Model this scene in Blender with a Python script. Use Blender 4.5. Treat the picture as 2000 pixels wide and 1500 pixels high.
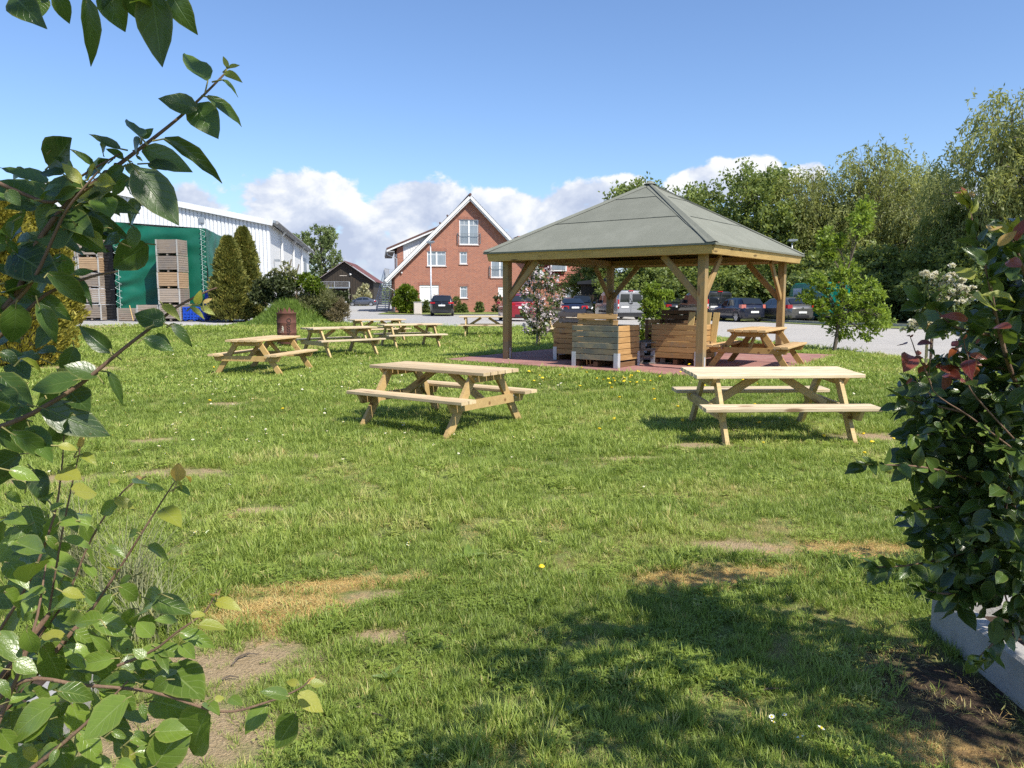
import bpy, bmesh, math, random
import numpy as np
from mathutils import Vector, Matrix, Euler, noise as mnoise

random.seed(7); RNG = np.random.default_rng(11)
R = math.radians
S = bpy.context.scene
for o in list(bpy.data.objects): bpy.data.objects.remove(o)
COL = S.collection

# ------------------------------------------------------------------ camera, sky, sun, exposure
FPX, CAMH, PITCH = 1490.0, 1.63, math.atan((750 - 580) / 1490.0)
cam_d = bpy.data.cameras.new('camera'); cam = bpy.data.objects.new('camera', cam_d); COL.objects.link(cam)
cam_d.sensor_width = 36; cam_d.lens = 36 * FPX / 2000; cam_d.clip_start = 0.05; cam_d.clip_end = 6000
cam.location = (0, 0, CAMH); cam.rotation_euler = (math.pi / 2 - PITCH, 0, 0)
S.camera = cam
S.view_settings.view_transform = 'Standard'; S.view_settings.look = 'None'
S.view_settings.exposure = 0.5; S.view_settings.gamma = 1.0; S.view_settings.use_curve_mapping = False
S.cycles.max_bounces = 7; S.cycles.diffuse_bounces = 3; S.cycles.glossy_bounces = 2
S.cycles.transmission_bounces = 4; S.cycles.transparent_max_bounces = 8
S.cycles.caustics_reflective = False; S.cycles.caustics_refractive = False
S.cycles.use_denoising = False
SUN_EL, SUN_AZ = 49.0, 135.0            # elevation; azimuth clockwise from +Y (the sun stands behind the camera to the right)
sun_dir = Vector((math.sin(R(SUN_AZ)) * math.cos(R(SUN_EL)), math.cos(R(SUN_AZ)) * math.cos(R(SUN_EL)), math.sin(R(SUN_EL))))
sun_d = bpy.data.lights.new('sun', 'SUN'); sun_d.energy = 4.9; sun_d.angle = R(0.53); sun_d.color = (1, 0.945, 0.84)
sun = bpy.data.objects.new('sun', sun_d); COL.objects.link(sun)
sun.rotation_euler = sun_dir.to_track_quat('Z', 'Y').to_euler(); sun.location = (20, -30, 40)


class NT:
    """tiny node-tree writer"""
    def __init__(s, tree): s.t = tree; s.n = tree.nodes; s.l = tree.links
    def new(s, typ, ins=None, **props):
        n = s.n.new(typ)
        for k, v in props.items(): setattr(n, k, v)
        for k, v in (ins or {}).items(): s.put(n.inputs[k], v)
        return n
    def put(s, sock, v):
        if isinstance(v, bpy.types.NodeSocket): s.l.new(v, sock)
        elif hasattr(v, 'outputs'): s.l.new(v.outputs[0], sock)
        else: sock.default_value = v
    def math(s, op, a, b=0.0, c=0.0, clamp=False):
        n = s.n.new('ShaderNodeMath'); n.operation = op; n.use_clamp = clamp
        s.put(n.inputs[0], a); s.put(n.inputs[1], b)
        if op in ('MULTIPLY_ADD', 'SMOOTH_MIN', 'SMOOTH_MAX', 'COMPARE'): s.put(n.inputs[2], c)
        return n.outputs[0]
    def vmath(s, op, a, b=(0, 0, 0)):
        n = s.n.new('ShaderNodeVectorMath'); n.operation = op; s.put(n.inputs[0], a)
        if op == 'SCALE': s.put(n.inputs['Scale'], b)
        elif op not in ('NORMALIZE', 'LENGTH'): s.put(n.inputs[1], b)
        return n.outputs['Value'] if op in ('LENGTH', 'DOT_PRODUCT') else n.outputs[0]
    def noise(s, vec, scale, detail=4, rough=0.55, dist=0.0):
        n = s.new('ShaderNodeTexNoise', {'Vector': vec, 'Scale': scale, 'Detail': detail, 'Roughness': rough, 'Distortion': dist})
        return n.outputs[0]
    def ramp(s, fac, stops, interp='LINEAR'):
        n = s.n.new('ShaderNodeValToRGB'); n.color_ramp.interpolation = interp; s.put(n.inputs[0], fac)
        e = n.color_ramp.elements
        while len(e) < len(stops): e.new(0.5)
        for k, (p, c) in enumerate(stops):
            e[k].position = p
            e[k].color = (c, c, c, 1) if not hasattr(c, '__len__') else (c[0], c[1], c[2], 1)
        return n.outputs[0]
    def mix(s, fac, a, b, blend='MIX'):
        n = s.n.new('ShaderNodeMix'); n.data_type = 'RGBA'; n.blend_type = blend
        s.put(n.inputs[0], fac)
        for k, v in ((6, a), (7, b)):
            s.put(n.inputs[k], v if not (isinstance(v, tuple) and len(v) == 3) else (*v, 1))
        return n.outputs[2]
    def smooth(s, x, lo, hi):
        n = s.new('ShaderNodeMapRange', {0: x, 1: lo, 2: hi, 3: 0.0, 4: 1.0}, interpolation_type='SMOOTHSTEP')
        return n.outputs[0]
    def sep(s, v):
        n = s.new('ShaderNodeSeparateXYZ', {0: v}); return n.outputs
    def comb(s, x, y, z):
        return s.new('ShaderNodeCombineXYZ', {0: x, 1: y, 2: z}).outputs[0]


world = bpy.data.worlds.new('World'); S.world = world; world.use_nodes = True
def build_world():
    t = NT(world.node_tree); t.n.clear()
    out = t.new('ShaderNodeOutputWorld')
    sky = t.new('ShaderNodeTexSky', sky_type='NISHITA', sun_disc=False, sun_elevation=R(SUN_EL), sun_rotation=R(SUN_AZ),
                altitude=0, air_density=1.0, dust_density=0.6, ozone_density=2.6)
    tint = t.mix(1.0, sky.outputs[0], (0.84, 0.94, 1.10), 'MULTIPLY')
    b1 = t.new('ShaderNodeBackground', {0: tint, 1: 0.122})
    d = t.new('ShaderNodeTexCoord').outputs['Generated']
    x, y, z = t.sep(d)
    az = t.math('ARCTAN2', x, y)                       # 0 straight ahead, + to the right (radians)
    el = t.math('ARCSINE', z)
    # world-space cumulus: lumps placed round the horizon, broken up by noise on the direction
    warp = t.comb(t.math('MULTIPLY', az, 1.0), t.math('MULTIPLY', el, 1.35), 0.0)
    n1 = t.noise(warp, 11.0, 8, 0.56, 0.25)
    n2 = t.noise(warp, 34.0, 6, 0.6, 0.1)
    px = lambda p: math.atan((p - 1000) / 1490)
    pe = lambda q, p=1000: math.atan((580 - q) / math.hypot(1490, p - 1000) * 1.0)
    lumps = []
    for cx, top, base, rx in ((330, 352, 460, 150), (590, 325, 435, 135), (500, 400, 480, 70), (640, 410, 520, 150), (840, 345, 470, 140), (960, 360, 450, 110),
                              (1130, 345, 440, 100), (1215, 335, 400, 60), (1110, 372, 455, 140), (900, 430, 545, 210), (1400, 308, 400, 115), (1460, 300, 375, 60), (1562, 306, 360, 45), (1040, 460, 540, 170),
                              (140, 345, 450, 110), (-80, 340, 450, 140), (1900, 350, 460, 180)):
        a0 = px(cx); e1 = pe(top + 14, cx); e0 = pe(base + 6, cx)
        lumps.append((a0, (e0 + e1) / 2, (px(cx + rx) - px(cx - rx)) / 2, (e1 - e0) / 2))
    rr = random.Random(5)
    for k in range(16):                                 # the same kind of cloud bank goes on round the rest of the horizon
        a0 = 0.95 + k * 0.275 + rr.uniform(-.1, .1)
        if a0 > math.pi: a0 -= 2 * math.pi
        e1 = rr.uniform(.11, .19); e0 = rr.uniform(.03, .08)
        lumps.append((a0, (e0 + e1) / 2, rr.uniform(.08, .16), (e1 - e0) / 2))
    best = None
    for a0, e0, ra, re in lumps:
        u = t.math('MULTIPLY', t.math('SUBTRACT', az, a0), 1 / ra)
        v = t.math('MULTIPLY', t.math('SUBTRACT', el, e0), 1 / re)
        q = t.math('SUBTRACT', 1.0, t.math('ADD', t.math('MULTIPLY', u, u), t.math('MULTIPLY', v, v)))
        best = q if best is None else t.math('SMOOTH_MAX', best, q, 0.25)
    dens = t.math('ADD', t.math('MULTIPLY', best, 0.84), t.math('MULTIPLY', t.math('SUBTRACT', n1, 0.46), 3.3))
    dens = t.math('ADD', dens, t.math('MULTIPLY', t.math('SUBTRACT', n2, 0.5), 1.15))
    mask = t.smooth(dens, -0.02, 0.40)
    mask = t.math('MULTIPLY', mask, t.smooth(best, -1.3, -0.2))
    mask = t.math('MULTIPLY', mask, 0.97)
    # thin veil near the horizon
    veil = t.math('MULTIPLY', t.smooth(el, 0.15, 0.0), 0.5)
    # cloud brightness: bright thick crests, lavender-grey bellies
    warp2 = t.vmath('ADD', warp, (0.018, 0.030, 0))     # density a little further towards the sun
    n1b = t.noise(warp2, 11.0, 8, 0.56, 0.25)
    rel = t.math('SUBTRACT', n1, n1b)
    lit = t.math('ADD', t.math('MULTIPLY', rel, 2.6), t.math('MULTIPLY', t.math('SUBTRACT', el, 0.105), 4.2))
    lit = t.math('ADD', lit, t.math('MULTIPLY', t.math('SUBTRACT', n2, .5), 0.5))
    ccol = t.ramp(t.math('ADD', lit, 0.42), ((0.0, (0.50, 0.57, 0.74)), (0.38, (0.66, 0.72, 0.85)), (0.72, (0.92, 0.94, 0.97)), (1.0, (1.0, 1.0, 1.0))))
    b2 = t.new('ShaderNodeBackground', {0: ccol, 1: 0.76})
    b3 = t.new('ShaderNodeBackground', {0: (0.54, 0.67, 0.90, 1), 1: 0.66})
    m0 = t.new('ShaderNodeMixShader', {0: veil, 1: b1.outputs[0], 2: b3.outputs[0]})
    m1 = t.new('ShaderNodeMixShader', {0: mask, 1: m0.outputs[0], 2: b2.outputs[0]})
    t.l.new(m1.outputs[0], out.inputs[0])
build_world()

# ------------------------------------------------------------------ coordinates
_c, _s = math.cos(PITCH), math.sin(PITCH)
def ray(px, py):
    a, b = (px - 1000) / FPX, (750 - py) / FPX
    return Vector((a, _c + b * _s, -_s + b * _c))
def atd(px, py, Y):
    """point of the place seen at photo pixel px,py at a distance Y ahead"""
    r = ray(px, py); return Vector((0, 0, CAMH)) + r * (Y / r.y)
def xat(px, Y): return (px - 1000) / FPX * Y

_ctrl = np.array([(-.9, 9.7, 0), (3, 8.7, .04), (0, 3, 0), (-3, 3, 0), (3, 3, 0), (-6, 5, 0), (6, 5, .03), (0, -6, 0), (-5.6, 16.8, 0), (-4.6, 20.2, .08), (-3.2, 23.6, .05),
    (-4.7, 26, .12), (-1, 28.3, .18), (-7, 23, .14), (3.05, 17.2, .26), (-.4, 16, .2), (3.9, 13, .22), (4.9, 15.1, .26), (7, 17, .25), (3, 22, .25), (6.5, 20, .25), (9, 18, .22), (9.4, 15, .15),
    (-12, 31, .35), (-18, 33, .42), (-16, 40, .45), (-26, 38, .45), (-12, 24, .12), (-14, 17, .05), (-9, 36, .4), (0, 35, .18), (8, 35, .15), (15, 46, .16), (-5, 64, .15), (5, 55, .13), (22, 38, .18),
    (-20, 70, .3), (0, 75, .25), (0, 125, .22), (60, 60, .2), (-60, 60, .4), (0, 300, .2), (20, 10, .1), (-20, 8, 0), (0, -40, 0), (200, 200, .2), (-200, 200, .3)], float)
PAV = dict(c=(3.05, 17.24), yaw=R(53.0), zg=.262)
_pu = np.array((math.cos(PAV['yaw']), math.sin(PAV['yaw']))); _pv = np.array((-_pu[1], _pu[0]))
def zg(x, y):
    x = np.asarray(x, float); y = np.asarray(y, float); sh = np.broadcast(x, y).shape
    xf = np.broadcast_to(x, sh).ravel(); yf = np.broadcast_to(y, sh).ravel()
    d2 = (xf[:, None] - _ctrl[:, 0]) ** 2 + (yf[:, None] - _ctrl[:, 1]) ** 2
    w = 1.0 / (d2 + 2.2) ** 2
    z = (w * _ctrl[:, 2]).sum(1) / w.sum(1)
    du = np.abs((xf - PAV['c'][0]) * _pu[0] + (yf - PAV['c'][1]) * _pu[1]); dv = np.abs((xf - PAV['c'][0]) * _pv[0] + (yf - PAV['c'][1]) * _pv[1])
    m = np.maximum(du, dv); k = np.clip((4.6 - m) / 1.2, 0, 1); k = k * k * (3 - 2 * k)
    z = z * (1 - k) + (PAV['zg'] - .03) * k
    z = z + .012 * np.sin(xf * 1.3 + .7 * yf) * np.sin(yf * .9 - .4 * xf) * np.clip((30 - yf) / 10, 0, 1) * (1 - k)
    return z.reshape(sh) if sh else float(z[0])

# ------------------------------------------------------------------ object helpers
def link(o):
    COL.objects.link(o); return o
def fast_mesh(name, verts, faces, mats=(), smooth=False, uv=None, fattr=None):
    """numpy verts (n,3) and faces (m,k) -> mesh; uv (m*k,2); fattr {name: (m,)} face floats"""
    verts = np.asarray(verts, np.float32); faces = np.asarray(faces, np.int32)
    me = bpy.data.meshes.new(name); m, k = faces.shape
    me.vertices.add(len(verts)); me.vertices.foreach_set('co', verts.ravel())
    me.loops.add(m * k); me.loops.foreach_set('vertex_index', faces.ravel())
    me.polygons.add(m); me.polygons.foreach_set('loop_start', np.arange(0, m * k, k, dtype=np.int32))
    me.polygons.foreach_set('loop_total', np.full(m, k, np.int32))
    if smooth: me.polygons.foreach_set('use_smooth', np.ones(m, bool))
    if uv is not None:
        l = me.uv_layers.new(name='UVMap'); l.data.foreach_set('uv', np.asarray(uv, np.float32).ravel())
    for nm, v in (fattr or {}).items():
        a = me.attributes.new(nm, 'FLOAT', 'FACE'); a.data.foreach_set('value', np.asarray(v, np.float32))
    for mt in mats: me.materials.append(mt)
    me.update(calc_edges=True); me.validate()
    return me

class MB:
    """collects simple shapes for ONE mesh"""
    def __init__(s): s.v = []; s.f = []; s.m = []
    def add(s, vs, fs, mi=0):
        b = len(s.v); s.v += [tuple(v) for v in vs]; s.f += [tuple(i + b for i in f) for f in fs]; s.m += [mi] * len(fs); return s
    def box(s, c, d, rot=None, mi=0):
        x, y, z = d[0] / 2, d[1] / 2, d[2] / 2
        vs = [Vector((i * x, j * y, k * z)) for k in (-1, 1) for j in (-1, 1) for i in (-1, 1)]
        if rot is not None: vs = [rot @ v for v in vs]
        c = Vector(c)
        return s.add([v + c for v in vs], [(0, 2, 3, 1), (4, 5, 7, 6), (0, 1, 5, 4), (2, 6, 7, 3), (0, 4, 6, 2), (1, 3, 7, 5)], mi)
    def bar(s, p0, p1, w, h, up=(0, 0, 1), mi=0):
        p0, p1 = Vector(p0), Vector(p1); x = (p1 - p0).normalized(); u = Vector(up)
        y = u.cross(x)
        if y.length < 1e-5: y = Vector((0, 1, 0)).cross(x)
        y.normalize(); zz = x.cross(y)
        return s.box((p0 + p1) / 2, ((p1 - p0).length, w, h), Matrix((x, y, zz)).transposed(), mi)
    def tube(s, pts, rad, n=6, mi=0, cap=True):
        pts = [Vector(p) for p in pts]; rad = rad if hasattr(rad, '__len__') else [rad] * len(pts); b = len(s.v)
        prev = None
        for i, p in enumerate(pts):
            d = (pts[min(i + 1, len(pts) - 1)] - pts[max(i - 1, 0)])
            d = d.normalized() if d.length > 1e-9 else Vector((0, 0, 1))
            a = prev if prev is not None else (Vector((1, 0, 0)) if abs(d.x) < .9 else Vector((0, 1, 0)))
            a = (a - d * a.dot(d)).normalized(); prev = a; c = d.cross(a)
            for k in range(n):
                t = 2 * math.pi * k / n; s.v.append(tuple(p + (a * math.cos(t) + c * math.sin(t)) * rad[i]))
        for i in range(len(pts) - 1):
            for k in range(n):
                s.f.append((b + i * n + k, b + i * n + (k + 1) % n, b + (i + 1) * n + (k + 1) % n, b + (i + 1) * n + k)); s.m.append(mi)
        if cap:
            s.f.append(tuple(b + k for k in range(n))[::-1]); s.m.append(mi)
            e = b + (len(pts) - 1) * n; s.f.append(tuple(e + k for k in range(n))); s.m.append(mi)
        return s
    def prism(s, poly, axis, t0, t1, mi=0):
        """poly of 2-D points in the plane across `axis` (x: (y,z), y: (x,z), z: (x,y)), between t0 and t1 on it"""
        f = {'x': lambda a, b, t: (t, a, b), 'y': lambda a, b, t: (a, t, b), 'z': lambda a, b, t: (a, b, t)}[axis]
        n = len(poly); vs = [f(a, b, t0) for a, b in poly] + [f(a, b, t1) for a, b in poly]
        fs = [tuple(range(n))[::-1], tuple(range(n, 2 * n))] + [(i, (i + 1) % n, n + (i + 1) % n, n + i) for i in range(n)]
        return s.add(vs, fs, mi)
    def lathe(s, prof, n=16, c=(0, 0, 0), mi=0):
        b = len(s.v); c = Vector(c)
        for r, z in prof:
            for k in range(n):
                t = 2 * math.pi * k / n; s.v.append(tuple(c + Vector((r * math.cos(t), r * math.sin(t), z))))
        for i in range(len(prof) - 1):
            for k in range(n):
                s.f.append((b + i * n + k, b + i * n + (k + 1) % n, b + (i + 1) * n + (k + 1) % n, b + (i + 1) * n + k)); s.m.append(mi)
        return s
    def mesh(s, name, mats, smooth=False):
        me = bpy.data.meshes.new(name); me.from_pydata(s.v, [], s.f)
        for m in (mats if isinstance(mats, (list, tuple)) else [mats]): me.materials.append(m)
        me.polygons.foreach_set('material_index', s.m)
        bm = bmesh.new(); bm.from_mesh(me); bmesh.ops.recalc_face_normals(bm, faces=bm.faces); bm.to_mesh(me); bm.free()
        if smooth: me.polygons.foreach_set('use_smooth', [True] * len(me.polygons))
        me.update(); return me
    def build(s, name, mats, parent=None, smooth=False, **props):
        return put(name, s.mesh(name, mats, smooth), parent, **props)

def put(name, me, parent=None, loc=None, mat=None, **props):
    o = bpy.data.objects.new(name, me); link(o)
    if parent is not None: o.parent = parent
    if mat is not None: o.matrix_local = mat
    elif loc is not None: o.location = loc
    for k, v in props.items(): o[k] = v
    return o
def thing(name, label, cat, loc=(0, 0, 0), rz=0.0, group=None):
    o = bpy.data.objects.new(name, None); link(o); o.location = loc; o.rotation_euler = (0, 0, rz); o.empty_display_size = .2
    o['label'] = label; o['category'] = cat
    if group: o['group'] = group
    return o
def tag(o, label, cat, group=None, kind=None):
    if label: o['label'] = label
    if cat: o['category'] = cat
    if group: o['group'] = group
    if kind: o['kind'] = kind
    return o
_kids = {}
def copy_tree(root, loc, rz, label):
    r = root.copy(); link(r); r.location = loc; r.rotation_euler = (0, 0, rz); r['label'] = label
    for ch in list(root.children):
        c = ch.copy(); link(c); c.parent = r; c.matrix_local = ch.matrix_basis @ (Euler((random.uniform(-.006, .006), random.uniform(-.003, .003), random.uniform(-.003, .003))).to_matrix().to_4x4() if 'plank' in ch.name else Matrix.Identity(4)); c.color = random.choice(((1, 1, 1, 1), (.95, .93, .88, 1), (.90, .84, .76, 1)))
        for g in list(ch.children):
            d = g.copy(); link(d); d.parent = c; d.matrix_local = g.matrix_basis
    return r
def struct(name, me, mat=None):
    o = put(name, me); o['kind'] = 'structure'; return o

_pl = {}
def plank_mesh(L, w, t, mat, bev=0.006):
    key = (round(L, 3), round(w, 3), round(t, 3), mat.name)
    if key not in _pl:
        x, y, z = L / 2, w / 2, t / 2; b = min(bev, w * .2, t * .2)
        ring = [(-y, -z + b), (-y + b, -z), (y - b, -z), (y, -z + b), (y, z - b), (y - b, z), (-y + b, z), (-y, z - b)]
        _pl[key] = MB().prism(ring, 'x', -x, x).mesh('plank', mat)
    return _pl[key]
def plank(name, parent, p0, p1, w, t, mat, up=(0, 0, 1), **props):
    """a board from p0 to p1 (parent space): own object, long side on its local X, t thick along `up`"""
    p0, p1 = Vector(p0), Vector(p1); x = (p1 - p0).normalized(); y = Vector(up).cross(x)
    if y.length < 1e-5: y = Vector((0, 1, 0)).cross(x)
    y.normalize(); z = x.cross(y); M = Matrix((x, y, z)).transposed().to_4x4(); M.translation = (p0 + p1) / 2
    return put(name, plank_mesh((p1 - p0).length, w, t, mat), parent, mat=M, **props)
# ------------------------------------------------------------------ materials
def material(name):
    m = bpy.data.materials.new(name); m.use_nodes = True; t = NT(m.node_tree); t.n.clear()
    out = t.new('ShaderNodeOutputMaterial'); b = t.new('ShaderNodeBsdfPrincipled'); t.l.new(b.outputs[0], out.inputs[0])
    return m, t, b, out
def bump(t, b, h, strength, dist=0.01):
    n = t.new('ShaderNodeBump', {'Height': h, 'Strength': strength, 'Distance': dist}); t.l.new(n.outputs[0], b.inputs['Normal'])
def plain(name, c, rough=.6, metal=0.0, var=.12, scale=3.0, spec=.5, bmp=0.0, coat=0.0):
    m, t, b, o = material(name); co = t.new('ShaderNodeTexCoord').outputs['Object']
    n = t.noise(co, scale, 6, .6)
    c1 = tuple(x * (1 - var) for x in c); c2 = tuple(min(1, x * (1 + var)) for x in c)
    t.put(b.inputs['Base Color'], t.ramp(n, ((.3, c1), (.7, c2)))); b.inputs['Roughness'].default_value = rough
    b.inputs['Metallic'].default_value = metal; b.inputs['Specular IOR Level'].default_value = spec
    if coat: b.inputs['Coat Weight'].default_value = coat; b.inputs['Coat Roughness'].default_value = .05
    if bmp: bump(t, b, t.noise(co, scale * 8, 4, .6), bmp, .01)
    return m
def wood(name, lo, mid, hi, rough=.7, knot=(.16, .08, .035), grey=None, greyamt=0.0, tone=.28):
    m, t, b, o = material(name); co = t.new('ShaderNodeTexCoord').outputs['Object']; oi = t.new('ShaderNodeObjectInfo')
    rnd = oi.outputs['Random']; off = t.comb(t.math('MULTIPLY', rnd, 37.0), t.math('MULTIPLY', rnd, 11.0), t.math('MULTIPLY', rnd, 23.0))
    p = t.vmath('ADD', co, off)
    g = t.noise(t.vmath('MULTIPLY', p, (1.3, 26, 26)), 2.2, 7, .62, 1.1)
    big = t.noise(t.vmath('MULTIPLY', p, (1.1, 5, 5)), 1.4, 3, .5)
    c = t.ramp(g, ((.28, lo), (.5, mid), (.74, hi)))
    c = t.mix(t.math('MULTIPLY', t.smooth(big, .45, .7), .5), c, tuple(x * .72 for x in mid))
    v = t.new('ShaderNodeTexVoronoi', {'Vector': t.vmath('MULTIPLY', p, (1.5, 6.5, 6.5)), 'Scale': 1.0, 'Randomness': 1.0})
    k = t.math('MULTIPLY', t.smooth(v.outputs['Distance'], .2, .1), .8)
    c = t.mix(k, c, knot)
    if grey:
        gm = t.noise(t.vmath('ADD', p, (3, 1, 2)), 2.6, 5, .65, .6)
        c = t.mix(t.math('MULTIPLY', t.smooth(gm, .62 - greyamt * .5, .82 - greyamt * .5), .85), c, grey)
    hs = t.new('ShaderNodeHueSaturation', {'Hue': .5, 'Saturation': 1.0, 'Value': t.math('MULTIPLY_ADD', rnd, tone, 1 - tone / 2), 'Color': c})
    t.put(b.inputs['Base Color'], t.mix(1.0, hs.outputs[0], oi.outputs['Color'], 'MULTIPLY')); b.inputs['Roughness'].default_value = rough; b.inputs['Specular IOR Level'].default_value = .25
    bump(t, b, g, .25, .004)
    return m
def foliage(name, dark, light, trans=.35, rough=.5, tip=None, scale=.5, spec=.35):
    """small leaves of trees and shrubs: colour by leaf (face value rnd) and by clump (noise)"""
    m, t, b, out = material(name); a = t.new('ShaderNodeAttribute', attribute_name='rnd').outputs['Fac']
    co = t.new('ShaderNodeTexCoord').outputs['Object']
    n = t.noise(co, scale, 3, .5)
    f = t.math('ADD', t.math('MULTIPLY', a, .65), t.math('MULTIPLY', t.math('SUBTRACT', n, .32), .95))
    c = t.ramp(f, ((.08, dark), (.55, tuple((x + y) / 2 for x, y in zip(dark, light))), (.95, light if tip is None else tip)))
    t.put(b.inputs['Base Color'], c); b.inputs['Roughness'].default_value = rough; b.inputs['Specular IOR Level'].default_value = spec
    tr = t.new('ShaderNodeBsdfTranslucent', {0: t.mix(.5, c, (light[0] * 1.25, light[1] * 1.2, light[2] * .6))})
    mx = t.new('ShaderNodeMixShader', {0: trans, 1: b.outputs[0], 2: tr.outputs[0]}); t.l.new(mx.outputs[0], out.inputs[0])
    return m
def broad_leaf(name, dark, light, vein, trans=.3, rough=.27, stuff=False, spec=.6):
    """large near leaf: UV u runs along the midrib, v across"""
    m, t, b, out = material(name)
    rnd = t.new('ShaderNodeAttribute', attribute_name='rnd').outputs['Fac'] if stuff else t.new('ShaderNodeObjectInfo').outputs['Random']
    uv = t.new('ShaderNodeTexCoord').outputs['UV']; x, y, z = t.sep(uv)
    av = t.math('ABSOLUTE', t.math('SUBTRACT', y, .5))
    mid = t.smooth(av, .035, .008)
    side = t.math('SINE', t.math('MULTIPLY', t.math('SUBTRACT', x, t.math('MULTIPLY', av, .55)), 42.0))
    sv = t.math('MULTIPLY', t.smooth(side, .86, 1.0), .55)
    vn = t.math('MAXIMUM', mid, sv)
    n = t.noise(t.vmath('ADD', uv, t.comb(t.math('MULTIPLY', rnd, 19.0), rnd, 0.0)), 4.0, 5, .6)
    f = t.math('ADD', t.math('MULTIPLY', rnd, .75), t.math('MULTIPLY', n, .4))
    c = t.ramp(f, ((.1, dark), (.95, light)))
    back = t.new('ShaderNodeNewGeometry').outputs['Backfacing']
    sp = t.new('ShaderNodeTexVoronoi', {'Vector': t.vmath('ADD', t.vmath('MULTIPLY', uv, (7, 4, 1)), t.comb(t.math('MULTIPLY', rnd, 53.0), t.math('MULTIPLY', rnd, 29.0), 0.0)), 'Scale': 1.0})
    spot = t.math('MULTIPLY', t.math('MULTIPLY', t.smooth(sp.outputs['Distance'], .16, .08), t.smooth(t.sep(sp.outputs['Color'])[0], .70, .80)), .75)
    c = t.mix(t.math('MULTIPLY', vn, .45), c, vein)
    c = t.mix(spot, c, (.13, .09, .03)); c = t.mix(t.math('MULTIPLY', t.smooth(av, .40, .5), .35), c, (.30, .30, .09))
    c2 = t.mix(t.math('MULTIPLY', back, .45), c, tuple(x * 1.0 + .05 for x in light))
    t.put(b.inputs['Base Color'], c2); b.inputs['Specular IOR Level'].default_value = spec
    t.put(b.inputs['Roughness'], t.math('MULTIPLY_ADD', back, .3, rough))
    bump(t, b, t.math('ADD', t.math('MULTIPLY', vn, -1.0), t.math('MULTIPLY', n, .5)), .35, .004)
    tr = t.new('ShaderNodeBsdfTranslucent', {0: t.mix(.6, c, (light[0] * 1.7, light[1] * 1.5, light[2] * .5))})
    mx = t.new('ShaderNodeMixShader', {0: trans, 1: b.outputs[0], 2: tr.outputs[0]}); t.l.new(mx.outputs[0], out.inputs[0])
    return m

MT = {}
MT['pine'] = wood('fresh_pine', (.40, .30, .18), (.60, .49, .33), (.70, .60, .44), tone=.32)
MT['pine_leg'] = wood('pressure_treated_pine', (.38, .27, .12), (.50, .37, .18), (.58, .45, .25), tone=.22)
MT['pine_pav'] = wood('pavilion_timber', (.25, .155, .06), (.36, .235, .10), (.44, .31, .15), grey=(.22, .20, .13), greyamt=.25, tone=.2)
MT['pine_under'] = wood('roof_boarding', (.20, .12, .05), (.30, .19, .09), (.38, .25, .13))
MT['crate_warm'] = wood('crate_board_orange', (.30, .16, .06), (.42, .25, .10), (.52, .33, .15), grey=(.25, .21, .15), greyamt=.12, tone=.3)
MT['crate_shaded'] = wood('crate_board_shaded', (.16, .14, .09), (.25, .21, .13), (.36, .30, .19), grey=(.13, .14, .12), greyamt=.45, tone=.35)  # crate boards with the grey of the roof's shade painted in
MT['crate_pink'] = wood('crate_board_pinkish', (.26, .17, .13), (.36, .25, .19), (.44, .32, .26))
MT['crate_dark'] = wood('crate_board_brown', (.11, .06, .03), (.18, .10, .05), (.25, .15, .08), tone=.3)
MT['pallet'] = wood('pallet_grey', (.14, .12, .10), (.20, .175, .145), (.27, .24, .20))
MT['far_crate'] = wood('orchard_crate_board', (.22, .175, .135), (.31, .25, .20), (.38, .32, .26), grey=(.25, .22, .20), greyamt=.3, tone=.5)
MT['far_crate_new'] = wood('orchard_crate_board_newer', (.34, .22, .13), (.43, .29, .175), (.50, .36, .23), tone=.3)
MT['barn_wood'] = wood('barn_boards', (.028, .022, .017), (.05, .04, .03), (.075, .06, .046), tone=.5)
MT['galv'] = plain('galvanised_steel', (.52, .54, .56), .5, .35, .18, 9)
MT['steel_grey'] = plain('grey_steel', (.30, .33, .36), .45, .5, .1)
MT['white'] = plain('white_paint', (.70, .70, .69), .45, 0, .04)
MT['upvc'] = plain('white_window_frame', (.80, .80, .80), .3, 0, .03)
MT['shutter'] = plain('white_roller_shutter', (.78, .78, .76), .5, 0, .04)
MT['black_pl'] = plain('black_plastic', (.014, .014, .016), .5, 0, .2)
MT['rubber'] = plain('tyre_rubber', (.012, .012, .012), .85, 0, .2)
MT['alloy'] = plain('alloy_wheel', (.55, .56, .58), .3, .8, .08)
MT['dark_void'] = plain('dark_interior', (.012, .012, .012), .9, 0, .2)
MT['blue_pl'] = plain('blue_plastic', (.012, .07, .46), .42, 0, .12)
MT['cord'] = plain('white_cord', (.62, .70, .68), .7, 0, .05)
MT['concrete'] = plain('concrete_ring', (.34, .325, .30), .85, 0, .22, 5, .3, .5)
MT['beige_box'] = plain('beige_cabinet', (.62, .55, .47), .6, 0, .05)
MT['red_l'] = plain('red_lamp_glass', (.42, .012, .016), .12, 0, .08, coat=.6)
MT['clear_l'] = plain('clear_lamp_glass', (.62, .62, .62), .1, 0, .05, coat=.6)
MT['orange_l'] = plain('pinkish_lamp_glass', (.55, .16, .12), .12, 0, .05, coat=.6)
MT['plate'] = plain('number_plate', (.75, .75, .73), .35, 0, .05)
MT['chrome'] = plain('bright_trim', (.70, .71, .73), .15, 1.0, .05)
MT['roof_tile_dark'] = plain('dark_brown_roof_tile', (.10, .045, .035), .7, 0, .3, 2)
MT['soffit_grey'] = plain('grey_soffit', (.22, .22, .22), .7)
MT['sand'] = plain('bare_sandy_soil', (.42, .31, .20), .95, 0, .25, 3, .2, .5)
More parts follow.
